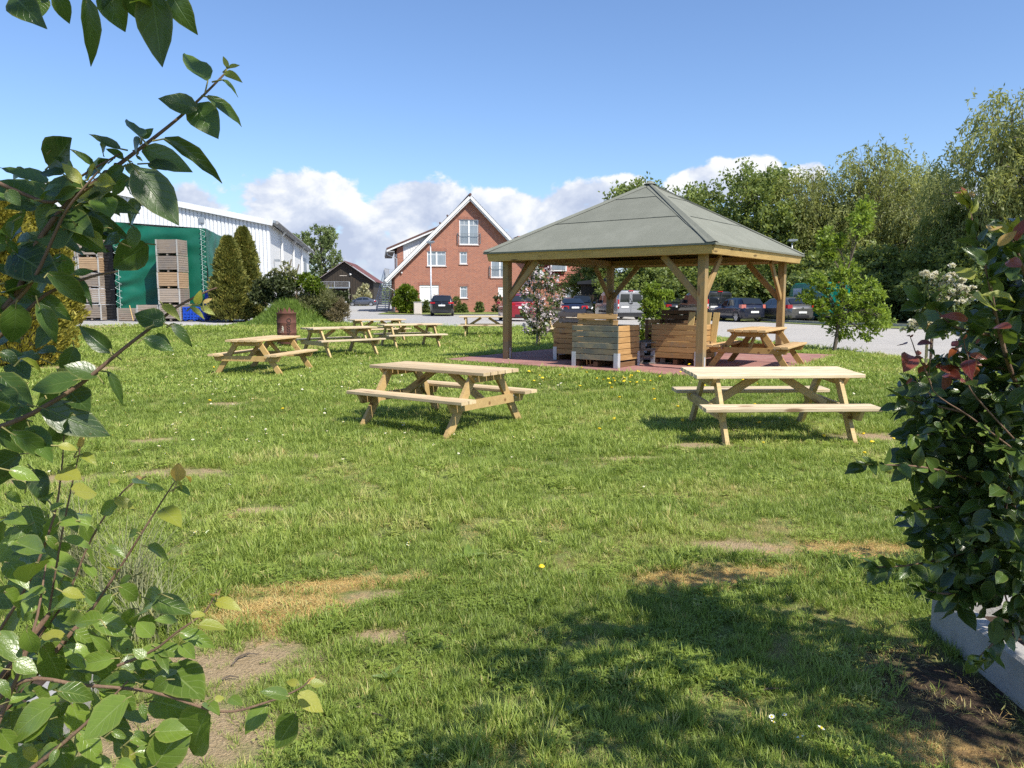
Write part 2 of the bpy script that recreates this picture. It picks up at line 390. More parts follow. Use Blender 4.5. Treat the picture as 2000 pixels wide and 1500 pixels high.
MT['mulch'] = plain('dark_mulch', (.07, .048, .034), .95, 0, .5, 30, .2, .9)

def car_paint(name, c, metal=.35):
    m, t, b, o = material(name)
    b.inputs['Base Color'].default_value = (*c, 1); b.inputs['Roughness'].default_value = .32; b.inputs['Metallic'].default_value = metal
    b.inputs['Coat Weight'].default_value = 1.0; b.inputs['Coat Roughness'].default_value = .04
    co = t.new('ShaderNodeTexCoord').outputs['Object']; z = t.sep(co)[2]
    n = t.noise(co, 5, 4, .6)
    dirt = t.math('MULTIPLY', t.smooth(t.math('ADD', z, t.math('MULTIPLY', n, .4)), .75, .25), .15)   # road dust low on the sills
    t.put(b.inputs['Base Color'], t.mix(dirt, c, (.16, .14, .12))); t.put(b.inputs['Roughness'], t.math('MULTIPLY_ADD', dirt, .6, .3))
    return m
def car_glass():
    m, t, b, o = material('tinted_car_glass'); b.inputs['Base Color'].default_value = (.012, .015, .017, 1)
    b.inputs['Roughness'].default_value = .03; b.inputs['Specular IOR Level'].default_value = .9; return m
MT['glass'] = car_glass()
def window_glass():
    m, t, b, o = material('window_pane_glass'); co = t.new('ShaderNodeTexCoord').outputs['Object']
    n = t.noise(t.vmath('MULTIPLY', co, (3.5, 1, .25)), 3, 3, .5)
    t.put(b.inputs['Base Color'], t.ramp(n, ((.35, (.20, .24, .28)), (.7, (.27, .31, .35)))))    # net curtain close behind the glass
    b.inputs['Roughness'].default_value = .05; b.inputs['Specular IOR Level'].default_value = .8; return m
MT['pane'] = window_glass()

def felt():
    m, t, b, o = material('mineral_roofing_felt'); co = t.new('ShaderNodeTexCoord').outputs['Object']
    n = t.noise(co, 160, 3, .7); g = t.noise(co, 2.2, 5, .6); rnd = t.new('ShaderNodeObjectInfo').outputs['Random']
    c = t.ramp(n, ((.3, (.105, .108, .085)), (.52, (.18, .184, .148)), (.72, (.28, .284, .235))))
    c = t.mix(t.math('MULTIPLY', t.smooth(g, .4, .75), .45), c, (.24, .243, .20))
    hs = t.new('ShaderNodeHueSaturation', {'Hue': .5, 'Saturation': 1.0, 'Value': t.math('MULTIPLY_ADD', rnd, .1, .97), 'Color': c})
    t.put(b.inputs['Base Color'], hs.outputs[0]); b.inputs['Roughness'].default_value = .9; b.inputs['Specular IOR Level'].default_value = .25
    bump(t, b, n, .5, .004); return m
MT['felt'] = felt()
def brick():
    m, t, b, o = material('red_brick_wall'); co = t.new('ShaderNodeTexCoord').outputs['Object']; x, y, z = t.sep(co)
    v = t.comb(t.math('ADD', x, y), z, 0.0)
    br = t.new('ShaderNodeTexBrick', {'Vector': v, 'Color1': (.36, .105, .05, 1), 'Color2': (.23, .06, .034, 1), 'Mortar': (.40, .32, .26, 1), 'Scale': 1.0,
                                     'Mortar Size': .010, 'Mortar Smooth': .1, 'Bias': 0.0, 'Brick Width': .25, 'Row Height': .0833})
    n = t.noise(co, .7, 4, .6); n2 = t.noise(v, 9, 3, .6)
    c = t.mix(t.math('MULTIPLY', t.smooth(n2, .4, .75), .4), br.outputs[0], (.46, .17, .095))
    c = t.mix(t.math('MULTIPLY', t.smooth(n, .45, .8), .25), c, (.24, .10, .07))
    t.put(b.inputs['Base Color'], c); b.inputs['Roughness'].default_value = .88; bump(t, b, br.outputs['Fac'], -.4, .006); return m
MT['brick'] = brick()
def soldier():
    m, t, b, o = material('soldier_course_brick'); co = t.new('ShaderNodeTexCoord').outputs['Object']; x, y, z = t.sep(co)
    w = t.new('ShaderNodeTexBrick', {'Vector': t.comb(x, z, 0.0), 'Color1': (.30, .09, .05, 1), 'Color2': (.22, .065, .04, 1), 'Mortar': (.36, .28, .23, 1), 'Scale': 1.0,
                                    'Mortar Size': .010, 'Brick Width': .0833, 'Row Height': 3.0})
    t.put(b.inputs['Base Color'], w.outputs[0]); b.inputs['Roughness'].default_value = .88; return m
MT['soldier'] = soldier()
def tiles(name, c1, c2):
    m, t, b, o = material(name); co = t.new('ShaderNodeTexCoord').outputs['Object']; x, y, z = t.sep(co)
    br = t.new('ShaderNodeTexBrick', {'Vector': t.comb(t.math('ADD', x, t.math('MULTIPLY', y, .3)), z, 0.0), 'Color1': (*c1, 1), 'Color2': (*c2, 1), 'Mortar': (c2[0] * .35, c2[1] * .35, c2[2] * .35, 1), 'Scale': 1.0,
                                     'Mortar Size': .02, 'Mortar Smooth': .4, 'Brick Width': .30, 'Row Height': .26})
    n = t.noise(co, 1.5, 4, .6)
    t.put(b.inputs['Base Color'], t.mix(t.math('MULTIPLY', n, .4), br.outputs[0], tuple(q * .7 for q in c1))); b.inputs['Roughness'].default_value = .65
    bump(t, b, br.outputs['Fac'], -.6, .02); return m
MT['tile_red'] = tiles('red_clay_roof_tiles', (.36, .10, .055), (.28, .075, .045))
MT['tile_barn'] = tiles('barn_roof_tiles', (.22, .075, .055), (.16, .055, .045))
def ribbed():
    m, t, b, o = material('white_ribbed_cladding'); co = t.new('ShaderNodeTexCoord').outputs['Object']
    n = t.noise(t.vmath('MULTIPLY', co, (1, 1, .15)), 1.2, 5, .6)
    t.put(b.inputs['Base Color'], t.ramp(n, ((.3, (.56, .58, .60)), (.7, (.68, .69, .70))))); b.inputs['Roughness'].default_value = .42; return m
MT['hall'] = ribbed()
def tarp():
    m, t, b, o = material('green_tarpaulin'); co = t.new('ShaderNodeTexCoord').outputs['Object']
    n = t.noise(co, .8, 5, .6)
    t.put(b.inputs['Base Color'], t.ramp(n, ((.3, (.003, .082, .050)), (.7, (.005, .115, .070))))); b.inputs['Roughness'].default_value = .42
    b.inputs['Specular IOR Level'].default_value = .4
    bump(t, b, t.noise(co, 3.0, 3, .5), .25, .05); return m
MT['tarp'] = tarp()
def tarp_side():
    m, t, b, out = material('thin_green_netting'); b.inputs['Base Color'].default_value = (.05, .20, .15, 1); b.inputs['Roughness'].default_value = .5
    tr = t.new('ShaderNodeBsdfTranslucent', {0: (.12, .42, .32, 1)})
    mx = t.new('ShaderNodeMixShader', {0: .35, 1: b.outputs[0], 2: tr.outputs[0]}); t.l.new(mx.outputs[0], out.inputs[0]); return m
MT['tarp_side'] = tarp_side()
def rust():
    m, t, b, o = material('rusted_steel'); co = t.new('ShaderNodeTexCoord').outputs['Object']; n = t.noise(co, 5, 8, .68); n2 = t.noise(co, 1.8, 4, .6)
    c = t.ramp(n, ((.3, (.075, .030, .022)), (.55, (.14, .055, .038)), (.78, (.24, .10, .055))))
    t.put(b.inputs['Base Color'], t.mix(t.math('MULTIPLY', t.smooth(n2, .45, .75), .5), c, (.075, .028, .022))); b.inputs['Roughness'].default_value = .85; bump(t, b, n, .4, .01); return m
MT['rust'] = rust()
def paver():
    m, t, b, o = material('red_paving_slab'); co = t.new('ShaderNodeTexCoord').outputs['Object']; oi = t.new('ShaderNodeObjectInfo'); rnd = oi.outputs['Random']
    p = t.vmath('ADD', co, t.comb(t.math('MULTIPLY', rnd, 31.0), t.math('MULTIPLY', rnd, 17.0), 0.0))
    n = t.noise(p, 14, 6, .7); g = t.noise(p, 1.6, 4, .6)
    c = t.ramp(n, ((.3, (.25, .115, .095)), (.7, (.37, .185, .155))))
    c = t.mix(t.math('MULTIPLY', t.smooth(g, .5, .8), .5), c, (.33, .24, .20))
    hs = t.new('ShaderNodeHueSaturation', {'Hue': .5, 'Saturation': 1.0, 'Value': t.math('MULTIPLY_ADD', rnd, .22, .9), 'Color': c})
    t.put(b.inputs['Base Color'], hs.outputs[0]); b.inputs['Roughness'].default_value = .9; bump(t, b, n, .3, .004); return m
MT['paver'] = paver()
def bark(name, c1, c2):
    m, t, b, o = material(name); co = t.new('ShaderNodeTexCoord').outputs['Object']; n = t.noise(t.vmath('MULTIPLY', co, (1, 1, .25)), 14, 6, .65, .8)
    t.put(b.inputs['Base Color'], t.ramp(n, ((.3, c1), (.7, c2)))); b.inputs['Roughness'].default_value = .9; bump(t, b, n, .6, .02); return m
MT['bark'] = bark('grey_brown_bark', (.06, .045, .032), (.17, .135, .10))
MT['bark_light'] = bark('pale_bark', (.12, .10, .075), (.28, .24, .18))
MT['twig'] = bark('reddish_twig_bark', (.10, .055, .035), (.22, .14, .09))
MT['twig_green'] = bark('green_shoot_bark', (.13, .14, .04), (.30, .26, .10))

# foliage
MT['f_willow'] = foliage('willow_leaves', (.12, .145, .04), (.44, .47, .17), .42, .5, scale=.45)
MT['f_willow_p'] = foliage('pale_willow_leaves', (.16, .185, .07), (.46, .49, .21), .42, .5, scale=.45)
MT['f_wood'] = foliage('dark_wood_leaves', (.07, .105, .028), (.32, .39, .11), .42, .5, scale=.45)
MT['f_ash'] = foliage('ash_leaves', (.075, .11, .04), (.27, .34, .12), .35, .5, scale=.35)
MT['f_oak'] = foliage('young_oak_leaves', (.10, .16, .02), (.34, .45, .07), .4, .45, scale=1.6)
MT['f_thuja'] = foliage('thuja_sprays', (.065, .08, .018), (.31, .32, .075), .2, .6, tip=(.33, .27, .06), scale=1.6)
MT['f_thuja_y'] = foliage('yellow_thuja_sprays', (.09, .088, .014), (.40, .36, .05), .2, .6, tip=(.44, .36, .05), scale=1.6)
MT['f_hedge'] = foliage('dark_hedge_leaves', (.025, .034, .014), (.11, .135, .05), .25, .45, scale=1.0)
MT['f_laurel'] = foliage('bright_laurel_leaves', (.035, .065, .006), (.19, .27, .022), .3, .4, tip=(.30, .36, .03), scale=.9)
MT['f_heath'] = foliage('heather_sprays', (.10, .105, .045), (.27, .28, .11), .25, .6, scale=.8)
MT['f_heath_r'] = foliage('bronze_sprays', (.12, .095, .055), (.25, .21, .11), .25, .6, scale=.8)
MT['f_varieg'] = foliage('variegated_leaves', (.30, .30, .16), (.62, .58, .36), .3, .5, scale=.8)
MT['f_shrub'] = foliage('small_shrub_leaves', (.05, .075, .02), (.20, .26, .07), .3, .45, scale=1.5)
MT['f_lilac'] = foliage('lilac_tree_leaves', (.045, .065, .025), (.18, .23, .08), .3, .5, scale=2.0)
MT['f_blossom'] = foliage('pale_pink_blossom', (.62, .48, .55), (.84, .74, .79), .3, .6, scale=3.0)
MT['f_rose_w'] = foliage('white_rose_petals', (.62, .56, .44), (.82, .80, .72), .25, .55, scale=20)
MT['f_rose_l'] = foliage('rose_leaves', (.05, .075, .025), (.24, .30, .10), .3, .4, scale=6)
MT['f_meadow'] = foliage('tall_grass_blades', (.08, .14, .025), (.24, .34, .06), .35, .5, scale=.6)
MT['f_dry'] = foliage('dry_grass_stalks', (.16, .17, .08), (.38, .38, .20), .3, .6, scale=4)
MT['leaf'] = broad_leaf('plum_leaf', (.055, .10, .016), (.20, .29, .045), (.34, .42, .15), .32)
MT['leaf_shaded'] = broad_leaf('shaded_plum_leaf', (.022, .046, .012), (.095, .165, .028), (.17, .25, .08), .34, .3)  # darker copy of the plum leaf, canopy shade painted into its green
MT['leaf_young_lit'] = broad_leaf('young_sunlit_plum_leaf', (.22, .27, .03), (.36, .36, .06), (.45, .45, .16), .4, .4)  # young leaves; also the brighter colour painted for leaves in sun
MT['leaf_tip'] = broad_leaf('unfolding_orange_leaf', (.48, .28, .09), (.60, .42, .14), (.5, .4, .2), .4, .45)
MT['leaf_dark'] = broad_leaf('dark_shrub_leaf', (.024, .048, .011), (.10, .16, .028), (.16, .22, .08), .25)
MT['leaf_dark_s'] = broad_leaf('dark_shrub_leaf_mass', (.02, .042, .010), (.085, .14, .026), (.14, .2, .07), .25, stuff=True)
MT['leaf_s'] = broad_leaf('plum_leaf_mass', (.055, .10, .016), (.20, .29, .045), (.34, .42, .15), .32, stuff=True)
MT['leaf_red'] = broad_leaf('red_rose_leaf', (.14, .022, .022), (.30, .09, .06), (.35, .14, .1), .35)
MT['petal'] = plain('white_daisy', (.80, .80, .76), .7, 0, .03)
MT['dandelion'] = plain('dandelion_yellow', (.78, .55, .01), .6, 0, .08)

# ---- ground materials, all in world metres
PATCH = [  # x, y, rx, ry, angle, kind: s straw, b bare soil, y yellowish, m mulch  (worn places in the lawn)
    (-1.24, 3.80, .42, .26, 15, 's'), (-1.30, 3.22, .44, .36, 0, 'b'), (-1.05, 4.15, .55, .10, 12, 's'), (-.62, 3.50, .16, .10, 20, 'b'), (-1.25, 2.72, .46, .30, 0, 'b'), (-.75, 4.0, .25, .10, 15, 'b'), (-.6, 3.1, .3, .15, 0, 'y'),
    (1.15, 4.27, .58, .15, 8, 's'), (1.55, 4.75, .45, .14, -6, 'b'), (1.0, 4.85, .55, .20, 10, 'y'), (2.3, 4.72, .5, .20, 0, 's'), (1.6, 5.1, .8, .25, 0, 'y'), (.55, 4.5, .4, .15, 0, 'y'),
    (-1.95, 5.65, .28, .10, 15, 'b'), (-3.1, 6.8, .55, .20, 5, 'b'), (-4.1, 6.6, .55, .22, 0, 'b'), (-4.0, 8.4, .35, .18, 0, 'b'), (-2.1, 7.6, .25, .1, 0, 'b'), (-4.3, 11.2, .3, .2, 0, 'b'),
    (2.0, 8.0, .5, .18, 0, 'b'), (4.1, 8.5, .5, .3, 0, 'b'), (1.1, 7.4, .45, .1, 0, 'b'), (1.4, 11.9, .55, .25, 0, 'y'), (1.8, 6.1, .9, .3, 0, 'y'),
    (1.80, 2.95, .30, .52, 0, 'm'), (1.45, 2.9, .30, .45, 0, 'y'), (1.75, 3.6, .40, .30, 0, 'y'), (1.6, 2.55, .25, .2, 0, 's'), (-9.8, 16.7, 1.7, .5, 0, 'b'), (-17.0, 31.0, 2.2, .8, 10, 'b'), (-6.1, 22.8, .8, .8, 0, 'y'), (1.45, 3.3, .35, .25, 0, 'y')]
def _pd(p, x, y, lib):
    a = math.radians(p[4]); c, s = math.cos(a), math.sin(a)
    return ((x - p[0]) * c + (y - p[1]) * s) / p[2], (-(x - p[0]) * s + (y - p[1]) * c) / p[3]
def patch_np(x, y, kinds):
    best = np.zeros_like(x)
    for p in PATCH:
        if p[5] in kinds:
            u, v = _pd(p, x, y, np); best = np.maximum(best, np.clip(1.35 - np.sqrt(u * u + v * v), 0, 1))
    return best
def lawn_ground():
    m, t, b, o = material('lawn_soil'); co = t.new('ShaderNodeTexCoord').outputs['Object']; x, y, z = t.sep(co)
    n = t.noise(co, 1.1, 5, .6); n2 = t.noise(co, 9, 5, .65); n3 = t.noise(co, 70, 4, .7)
    c = t.ramp(n, ((.3, (.15, .20, .05)), (.5, (.20, .25, .07)), (.72, (.28, .29, .11))))
    c = t.mix(t.math('MULTIPLY', t.smooth(n2, .45, .72), .6), c, (.33, .29, .14))
    c = t.mix(t.math('MULTIPLY', t.smooth(n3, .5, .62), .4), c, (.08, .10, .03))
    def field(kind):
        best = None
        for p in PATCH:
            if p[5] != kind: continue
            a = math.radians(p[4]); ca, sa = math.cos(a), math.sin(a)
            dx = t.math('SUBTRACT', x, p[0]); dy = t.math('SUBTRACT', y, p[1])
            u = t.math('ADD', t.math('MULTIPLY', dx, ca / p[2]), t.math('MULTIPLY', dy, sa / p[2]))
            v = t.math('ADD', t.math('MULTIPLY', dx, -sa / p[3]), t.math('MULTIPLY', dy, ca / p[3]))
            q = t.math('SUBTRACT', 1.0, t.math('SQRT', t.math('ADD', t.math('MULTIPLY', u, u), t.math('MULTIPLY', v, v))))
            best = q if best is None else t.math('MAXIMUM', best, q)
        return t.smooth(t.math('ADD', best, t.math('ADD', t.math('MULTIPLY', t.math('SUBTRACT', n2, .5), 1.7), t.math('MULTIPLY', t.math('SUBTRACT', t.noise(co, 3.2, 4, .6), .5), 2.2))), -.55, .60)
    soil = t.ramp(n3, ((.3, (.29, .21, .115)), (.7, (.53, .40, .235))))
    straw = t.ramp(n3, ((.3, (.42, .25, .08)), (.7, (.66, .43, .17))))
    c = t.mix(t.math('MULTIPLY', field('y'), .8), c, (.26, .22, .08))
    c = t.mix(field('b'), c, soil); c = t.mix(field('s'), c, straw)
    c = t.mix(field('m'), c, t.ramp(n3, ((.35, (.035, .024, .017)), (.7, (.13, .09, .06)))))
    t.put(b.inputs['Base Color'], c); b.inputs['Roughness'].default_value = .95; b.inputs['Specular IOR Level'].default_value = .15
    bump(t, b, t.math('ADD', n3, t.math('MULTIPLY', n2, .6)), .9, .03); return m
MT['lawn'] = lawn_ground()
def aggregate(name, c1, c2, c3, big=.25):
    m, t, b, o = material(name); co = t.new('ShaderNodeTexCoord').outputs['Object']
    n = t.noise(co, 55, 4, .75); g = t.noise(co, .35, 5, .6); k = t.noise(t.vmath('MULTIPLY', co, (.5, 3, 1)), .9, 5, .65)
    c = t.ramp(n, ((.3, c1), (.5, c2), (.72, c3)))
    c = t.mix(t.math('MULTIPLY', t.smooth(g, .4, .7), big), c, tuple(q * .7 for q in c2))
    c = t.mix(t.math('MULTIPLY', t.smooth(k, .5, .75), .35), c, tuple(q * .72 for q in c2))
    t.put(b.inputs['Base Color'], c); b.inputs['Roughness'].default_value = .95; b.inputs['Specular IOR Level'].default_value = .2; bump(t, b, n, .7, .015); return m
MT['gravel'] = aggregate('grey_gravel', (.22, .205, .185), (.32, .30, .275), (.42, .40, .37))
MT['asphalt'] = aggregate('pale_worn_asphalt', (.25, .25, .245), (.30, .30, .29), (.36, .355, .345), .2)
MT['concrete_pav'] = aggregate('concrete_apron', (.36, .345, .325), (.43, .41, .39), (.49, .475, .455), .2)
def ground_far():
    m, t, b, o = material('field_ground'); co = t.new('ShaderNodeTexCoord').outputs['Object']; n = t.noise(co, .05, 6, .6)
    t.put(b.inputs['Base Color'], t.ramp(n, ((.3, (.06, .10, .02)), (.7, (.12, .15, .04))))); b.inputs['Roughness'].default_value = .95; return m
MT['field'] = ground_far()
def blade_mat(name, stops):
    m, t, b, out = material(name); a = t.new('ShaderNodeAttribute', attribute_name='col', attribute_type='INSTANCER').outputs['Fac']
    uv = t.new('ShaderNodeTexCoord').outputs['UV']; u = t.sep(uv)[0]; r2 = t.sep(uv)[1]
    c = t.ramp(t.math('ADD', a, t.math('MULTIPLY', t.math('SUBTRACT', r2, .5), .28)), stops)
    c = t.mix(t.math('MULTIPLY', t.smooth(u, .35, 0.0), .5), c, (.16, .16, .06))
    t.put(b.inputs['Base Color'], c); b.inputs['Roughness'].default_value = .45; b.inputs['Specular IOR Level'].default_value = .35
    tr = t.new('ShaderNodeBsdfTranslucent', {0: t.mix(.4, c, (.30, .42, .04))})
    mx = t.new('ShaderNodeMixShader', {0: .38, 1: b.outputs[0], 2: tr.outputs[0]}); t.l.new(mx.outputs[0], out.inputs[0]); return m
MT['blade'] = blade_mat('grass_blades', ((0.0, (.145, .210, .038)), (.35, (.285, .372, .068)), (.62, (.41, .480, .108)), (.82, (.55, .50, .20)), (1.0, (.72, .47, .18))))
MT['straw'] = MT['blade']
# ------------------------------------------------------------------ ground, lawn, yard
def grid_sheet(name, X, Y, Z, mat, kind='structure'):
    n, m = X.shape; v = np.stack([X, Y, Z], -1).reshape(-1, 3)
    i, j = np.meshgrid(np.arange(n - 1), np.arange(m - 1), indexing='ij'); a = (i * m + j).ravel()
    o = put(name, fast_mesh(name, v, np.stack([a, a + m, a + m + 1, a + 1], 1), [mat], True)); o['kind'] = kind; return o
def loft(name, xs, lo, hi, n, off, mat, edge=0.0, kind='structure', pw=1.0):
    xs = np.asarray(xs, float); t = np.linspace(0, 1, n) ** pw
    ylo = np.array([lo(x) for x in xs]); yhi = np.array([hi(x) for x in xs])
    X = np.repeat(xs[:, None], n, 1); Y = ylo[:, None] + (yhi - ylo)[:, None] * t[None]
    Z = zg(X, Y) + off
    if edge: Z[:, -1] -= edge
    return grid_sheet(name, X, Y, Z, mat, kind)
def pw(pts):
    a = np.array(pts, float); return lambda x: float(np.interp(x, a[:, 0], a[:, 1]))
lawn_edge0 = pw([(-60, 27), (-22, 31), (-13.3, 33), (-8.8, 33), (-7, 35.5), (-3, 36.5), (1.5, 36.5), (4.5, 33.5), (6.2, 29), (7.3, 25.4), (8.3, 21), (8.7, 19.2), (9.3, 16.3), (10.5, 14), (13, 12), (30, 8), (60, 4)])
def lawn_edge(x): return lawn_edge0(x) + .12 * math.sin(x * 3.1) + .07 * math.sin(x * 7.7 + 1)
gx = np.concatenate([np.linspace(-1500, -80, 24), np.linspace(-70, 70, 71), np.linspace(80, 1500, 24)])
gy = np.concatenate([np.linspace(-300, -20, 10), np.linspace(-10, 150, 81), np.geomspace(160, 3500, 24)])
GX, GY = np.meshgrid(gx, gy, indexing='ij')
grid_sheet('ground', GX, GY, zg(GX, GY) - .09, MT['field'])
lx = np.concatenate([np.linspace(-60, -24, 19), np.linspace(-23.5, 14, 151), np.linspace(15, 60, 24)])
loft('lawn', lx, lambda x: -12.0, lawn_edge, 130, .012, MT['lawn'], .05)
def yard_mat():
    m, t, b, o = material('yard_surface'); co = t.new('ShaderNodeTexCoord').outputs['Object']; x, y, z = t.sep(co)
    n = t.noise(co, 60, 4, .75); g = t.noise(co, .3, 5, .6); k = t.noise(t.vmath('MULTIPLY', co, (.4, 2.2, 1)), .8, 5, .65); st = t.noise(co, 9, 3, .7)
    gr = t.ramp(n, ((.3, (.29, .27, .24)), (.5, (.42, .395, .36)), (.72, (.54, .51, .47))))
    gr = t.mix(t.math('MULTIPLY', t.smooth(st, .58, .72), .35), gr, (.20, .19, .17))
    asx = t.ramp(n, ((.3, (.31, .30, .285)), (.72, (.42, .41, .39))))
    f = t.smooth(t.math('ADD', x, t.math('MULTIPLY', t.math('SUBTRACT', g, .5), 9.0)), -5.0, 0.5)
    c = t.mix(f, asx, gr)
    c = t.mix(t.math('MULTIPLY', t.smooth(k, .5, .78), .35), c, (.23, .22, .20))
    c = t.mix(t.math('MULTIPLY', t.smooth(g, .4, .7), .2), c, (.27, .265, .25))
    t.put(b.inputs['Base Color'], c); b.inputs['Roughness'].default_value = .95; b.inputs['Specular IOR Level'].default_value = .2
    bump(t, b, t.math('ADD', n, st), .8, .02); return m
yx = np.concatenate([np.linspace(-60, -22, 12), np.linspace(-20, 24, 60), np.linspace(26, 60, 12)])
loft('yard', yx, lambda x: lawn_edge(x) - .4, lambda x: 165.0, 70, -.03, yard_mat(), pw=1.8)
loft('concrete_path', np.linspace(-60, -7.0, 60), lambda x: lawn_edge(x) - .1, lambda x: min(lawn_edge(x) + 3.6, 33 + 3.6 - max(0, x + 9.5) * 1.2), 6, -.012, MT['concrete_pav'])
kerb_line = pw([(-20, 66), (0, 63), (8, 60), (14, 52), (17.5, 40), (20, 37), (40, 33), (60, 30)])
wf = aggregate('woodland_floor', (.020, .022, .010), (.045, .05, .02), (.08, .085, .03))
loft('woodland_floor', np.linspace(6, 60, 40), lambda x: kerb_line(x) + .15, lambda x: 150.0, 20, -.005, wf, pw=1.6)
loft('verge', np.linspace(-11.5, 1.5, 28), lambda x: 65.2 + .1 * math.sin(x * 2), lambda x: 71.6, 6, .02, MT['lawn'])
loft('verge', np.linspace(10, 24, 28), lambda x: kerb_line(x) - 3.4 + .2 * math.sin(x * 2), lambda x: kerb_line(x) - .05, 5, .0, MT['lawn'])
kb = MB()
for x in np.arange(15.2, 46, 1.0):
    a = Vector((x, kerb_line(x), 0)); b_ = Vector((x + .985, kerb_line(x + .985), 0)); a.z = b_.z = float(zg(x, a.y)) + .03
    kb.bar(a, b_, .12, .20)
struct('kerb', kb.mesh('kerb', MT['concrete']))

# red paving slabs under the pavilion: every slab its own piece of the terrace
Ppt = lambda u, v, z=0.0: Vector((PAV['c'][0] + _pu[0] * u + _pv[0] * v, PAV['c'][1] + _pu[1] * u + _pv[1] * v, z))
terrace = put('terrace', MB().box((0, 0, -.075), (6.66, 6.66, .10)).mesh('terrace_bed', MT['sand']), loc=(*PAV['c'], PAV['zg'] - .002)); terrace.rotation_euler = (0, 0, PAV['yaw']); terrace['kind'] = 'structure'
slab = MB().prism([(-.226, -.046), (.226, -.046), (.226, -.005), (.220, 0), (-.220, 0), (-.226, -.005)], 'y', -.226, .226).mesh('paving_slab', MT['paver'])
rs = random.Random(3)
for i in range(14):
    for j in range(14):
        put('paving_slab', slab, terrace, loc=(-3.03 + i * .466, -3.03 + j * .466, .022 + rs.uniform(-.003, .003)))
kbm = plank_mesh(1.10, .07, .2, MT['concrete'])

# ------------------------------------------------------------------ grass (nobody could count it)
def tuft_mesh(name, seed, nb, hmin, hmax, wid, spread, lean, mat):
    r = np.random.default_rng(seed); V = []; F = []; U = []
    for k in range(nb):
        a = r.uniform(0, 6.283); rad = spread * math.sqrt(r.uniform()); bx, by = rad * math.cos(a), rad * math.sin(a)
        h = r.uniform(hmin, hmax); az = a + r.normal(0, .9); ln = abs(r.normal(lean, .25)); w = wid * r.uniform(.7, 1.2); rv = r.uniform()
        px_, py_ = -math.sin(az), math.cos(az); b0 = len(V)
        for q, s in enumerate((0, .35, .7, 1.0)):
            out = h * ln * s * s; up = h * (s - .28 * ln * s * s); ww = w * (1, .9, .62, .10)[q]
            cx, cy = bx + math.cos(az) * out, by + math.sin(az) * out
            V += [(cx - px_ * ww / 2, cy - py_ * ww / 2, up), (cx + px_ * ww / 2, cy + py_ * ww / 2, up)]
        for q in range(3):
            F.append((b0 + 2 * q, b0 + 2 * q + 1, b0 + 2 * q + 3, b0 + 2 * q + 2)); u0, u1 = (0, .35, .7)[q], (.35, .7, 1.0)[q]
            U += [(u0, rv), (u0, rv), (u1, rv), (u1, rv)]
    return fast_mesh(name, V, F, [mat], True, U)
def clover_mesh(name, seed):
    r = np.random.default_rng(seed); V = []; F = []; U = []
    for k in range(9):
        cx, cy, cz = r.uniform(-.05, .05), r.uniform(-.05, .05), r.uniform(.012, .035); a0 = r.uniform(0, 6.28)
        for l in range(3):
            a = a0 + l * 2.094; s = .011; b0 = len(V); ca, sa = math.cos(a), math.sin(a)
            for (p, q, dz) in ((0, 0, 0), (.7, -.55, .004), (1.35, 0, .002), (.7, .55, .004)):
                V.append((cx + s * (p * ca - q * sa), cy + s * (p * sa + q * ca), cz + dz))
            F.append((b0, b0 + 1, b0 + 2, b0 + 3)); U += [(.9, .3)] * 4
    return fast_mesh(name, V, F, [MT['blade']], False, U)
gcol = bpy.data.collections.new('grass_pieces')                       # not linked: source meshes for the scattered grass only
def gsrc(nm, me): o = bpy.data.objects.new(nm, me); gcol.objects.link(o)
gsrc('a0', tuft_mesh('tuft_a', 1, 15, .020, .058, .0042, .05, .7, MT['blade']))
gsrc('a1', tuft_mesh('tuft_b', 2, 15, .016, .046, .0040, .06, .9, MT['blade']))
gsrc('a2', tuft_mesh('tuft_c', 3, 16, .035, .088, .0046, .04, .6, MT['blade']))
gsrc('a3', clover_mesh('clover', 4))
gsrc('a4', tuft_mesh('flat_straw', 5, 22, .012, .034, .0030, .07, 1.7, MT['blade']))
gsrc('a5', tuft_mesh('tuft_far', 6, 12, .028, .06, .0085, .095, .7, MT['blade']))
gsrc('a6', tuft_mesh('tuft_tall', 8, 18, .06, .13, .0050, .035, .6, MT['blade']))
def scatter_group(nm, coll):
    g = bpy.data.node_groups.new(nm, 'GeometryNodeTree'); g.interface.new_socket('Geometry', in_out='INPUT', socket_type='NodeSocketGeometry')
    g.interface.new_socket('Geometry', in_out='OUTPUT', socket_type='NodeSocketGeometry'); n, l = g.nodes, g.links
    i, o = n.new('NodeGroupInput'), n.new('NodeGroupOutput'); iop = n.new('GeometryNodeInstanceOnPoints'); ci = n.new('GeometryNodeCollectionInfo')
    ci.inputs['Collection'].default_value = coll; ci.inputs['Separate Children'].default_value = True; ci.inputs['Reset Children'].default_value = True
    def attr(a, t): q = n.new('GeometryNodeInputNamedAttribute'); q.data_type = t; q.inputs['Name'].default_value = a; return q.outputs['Attribute']
    l.new(i.outputs[0], iop.inputs['Points']); l.new(ci.outputs[0], iop.inputs['Instance']); iop.inputs['Pick Instance'].default_value = True
    l.new(attr('idx', 'INT'), iop.inputs['Instance Index']); l.new(attr('rot', 'FLOAT_VECTOR'), iop.inputs['Rotation']); l.new(attr('scl', 'FLOAT_VECTOR'), iop.inputs['Scale'])
    l.new(iop.outputs[0], o.inputs[0]); return g
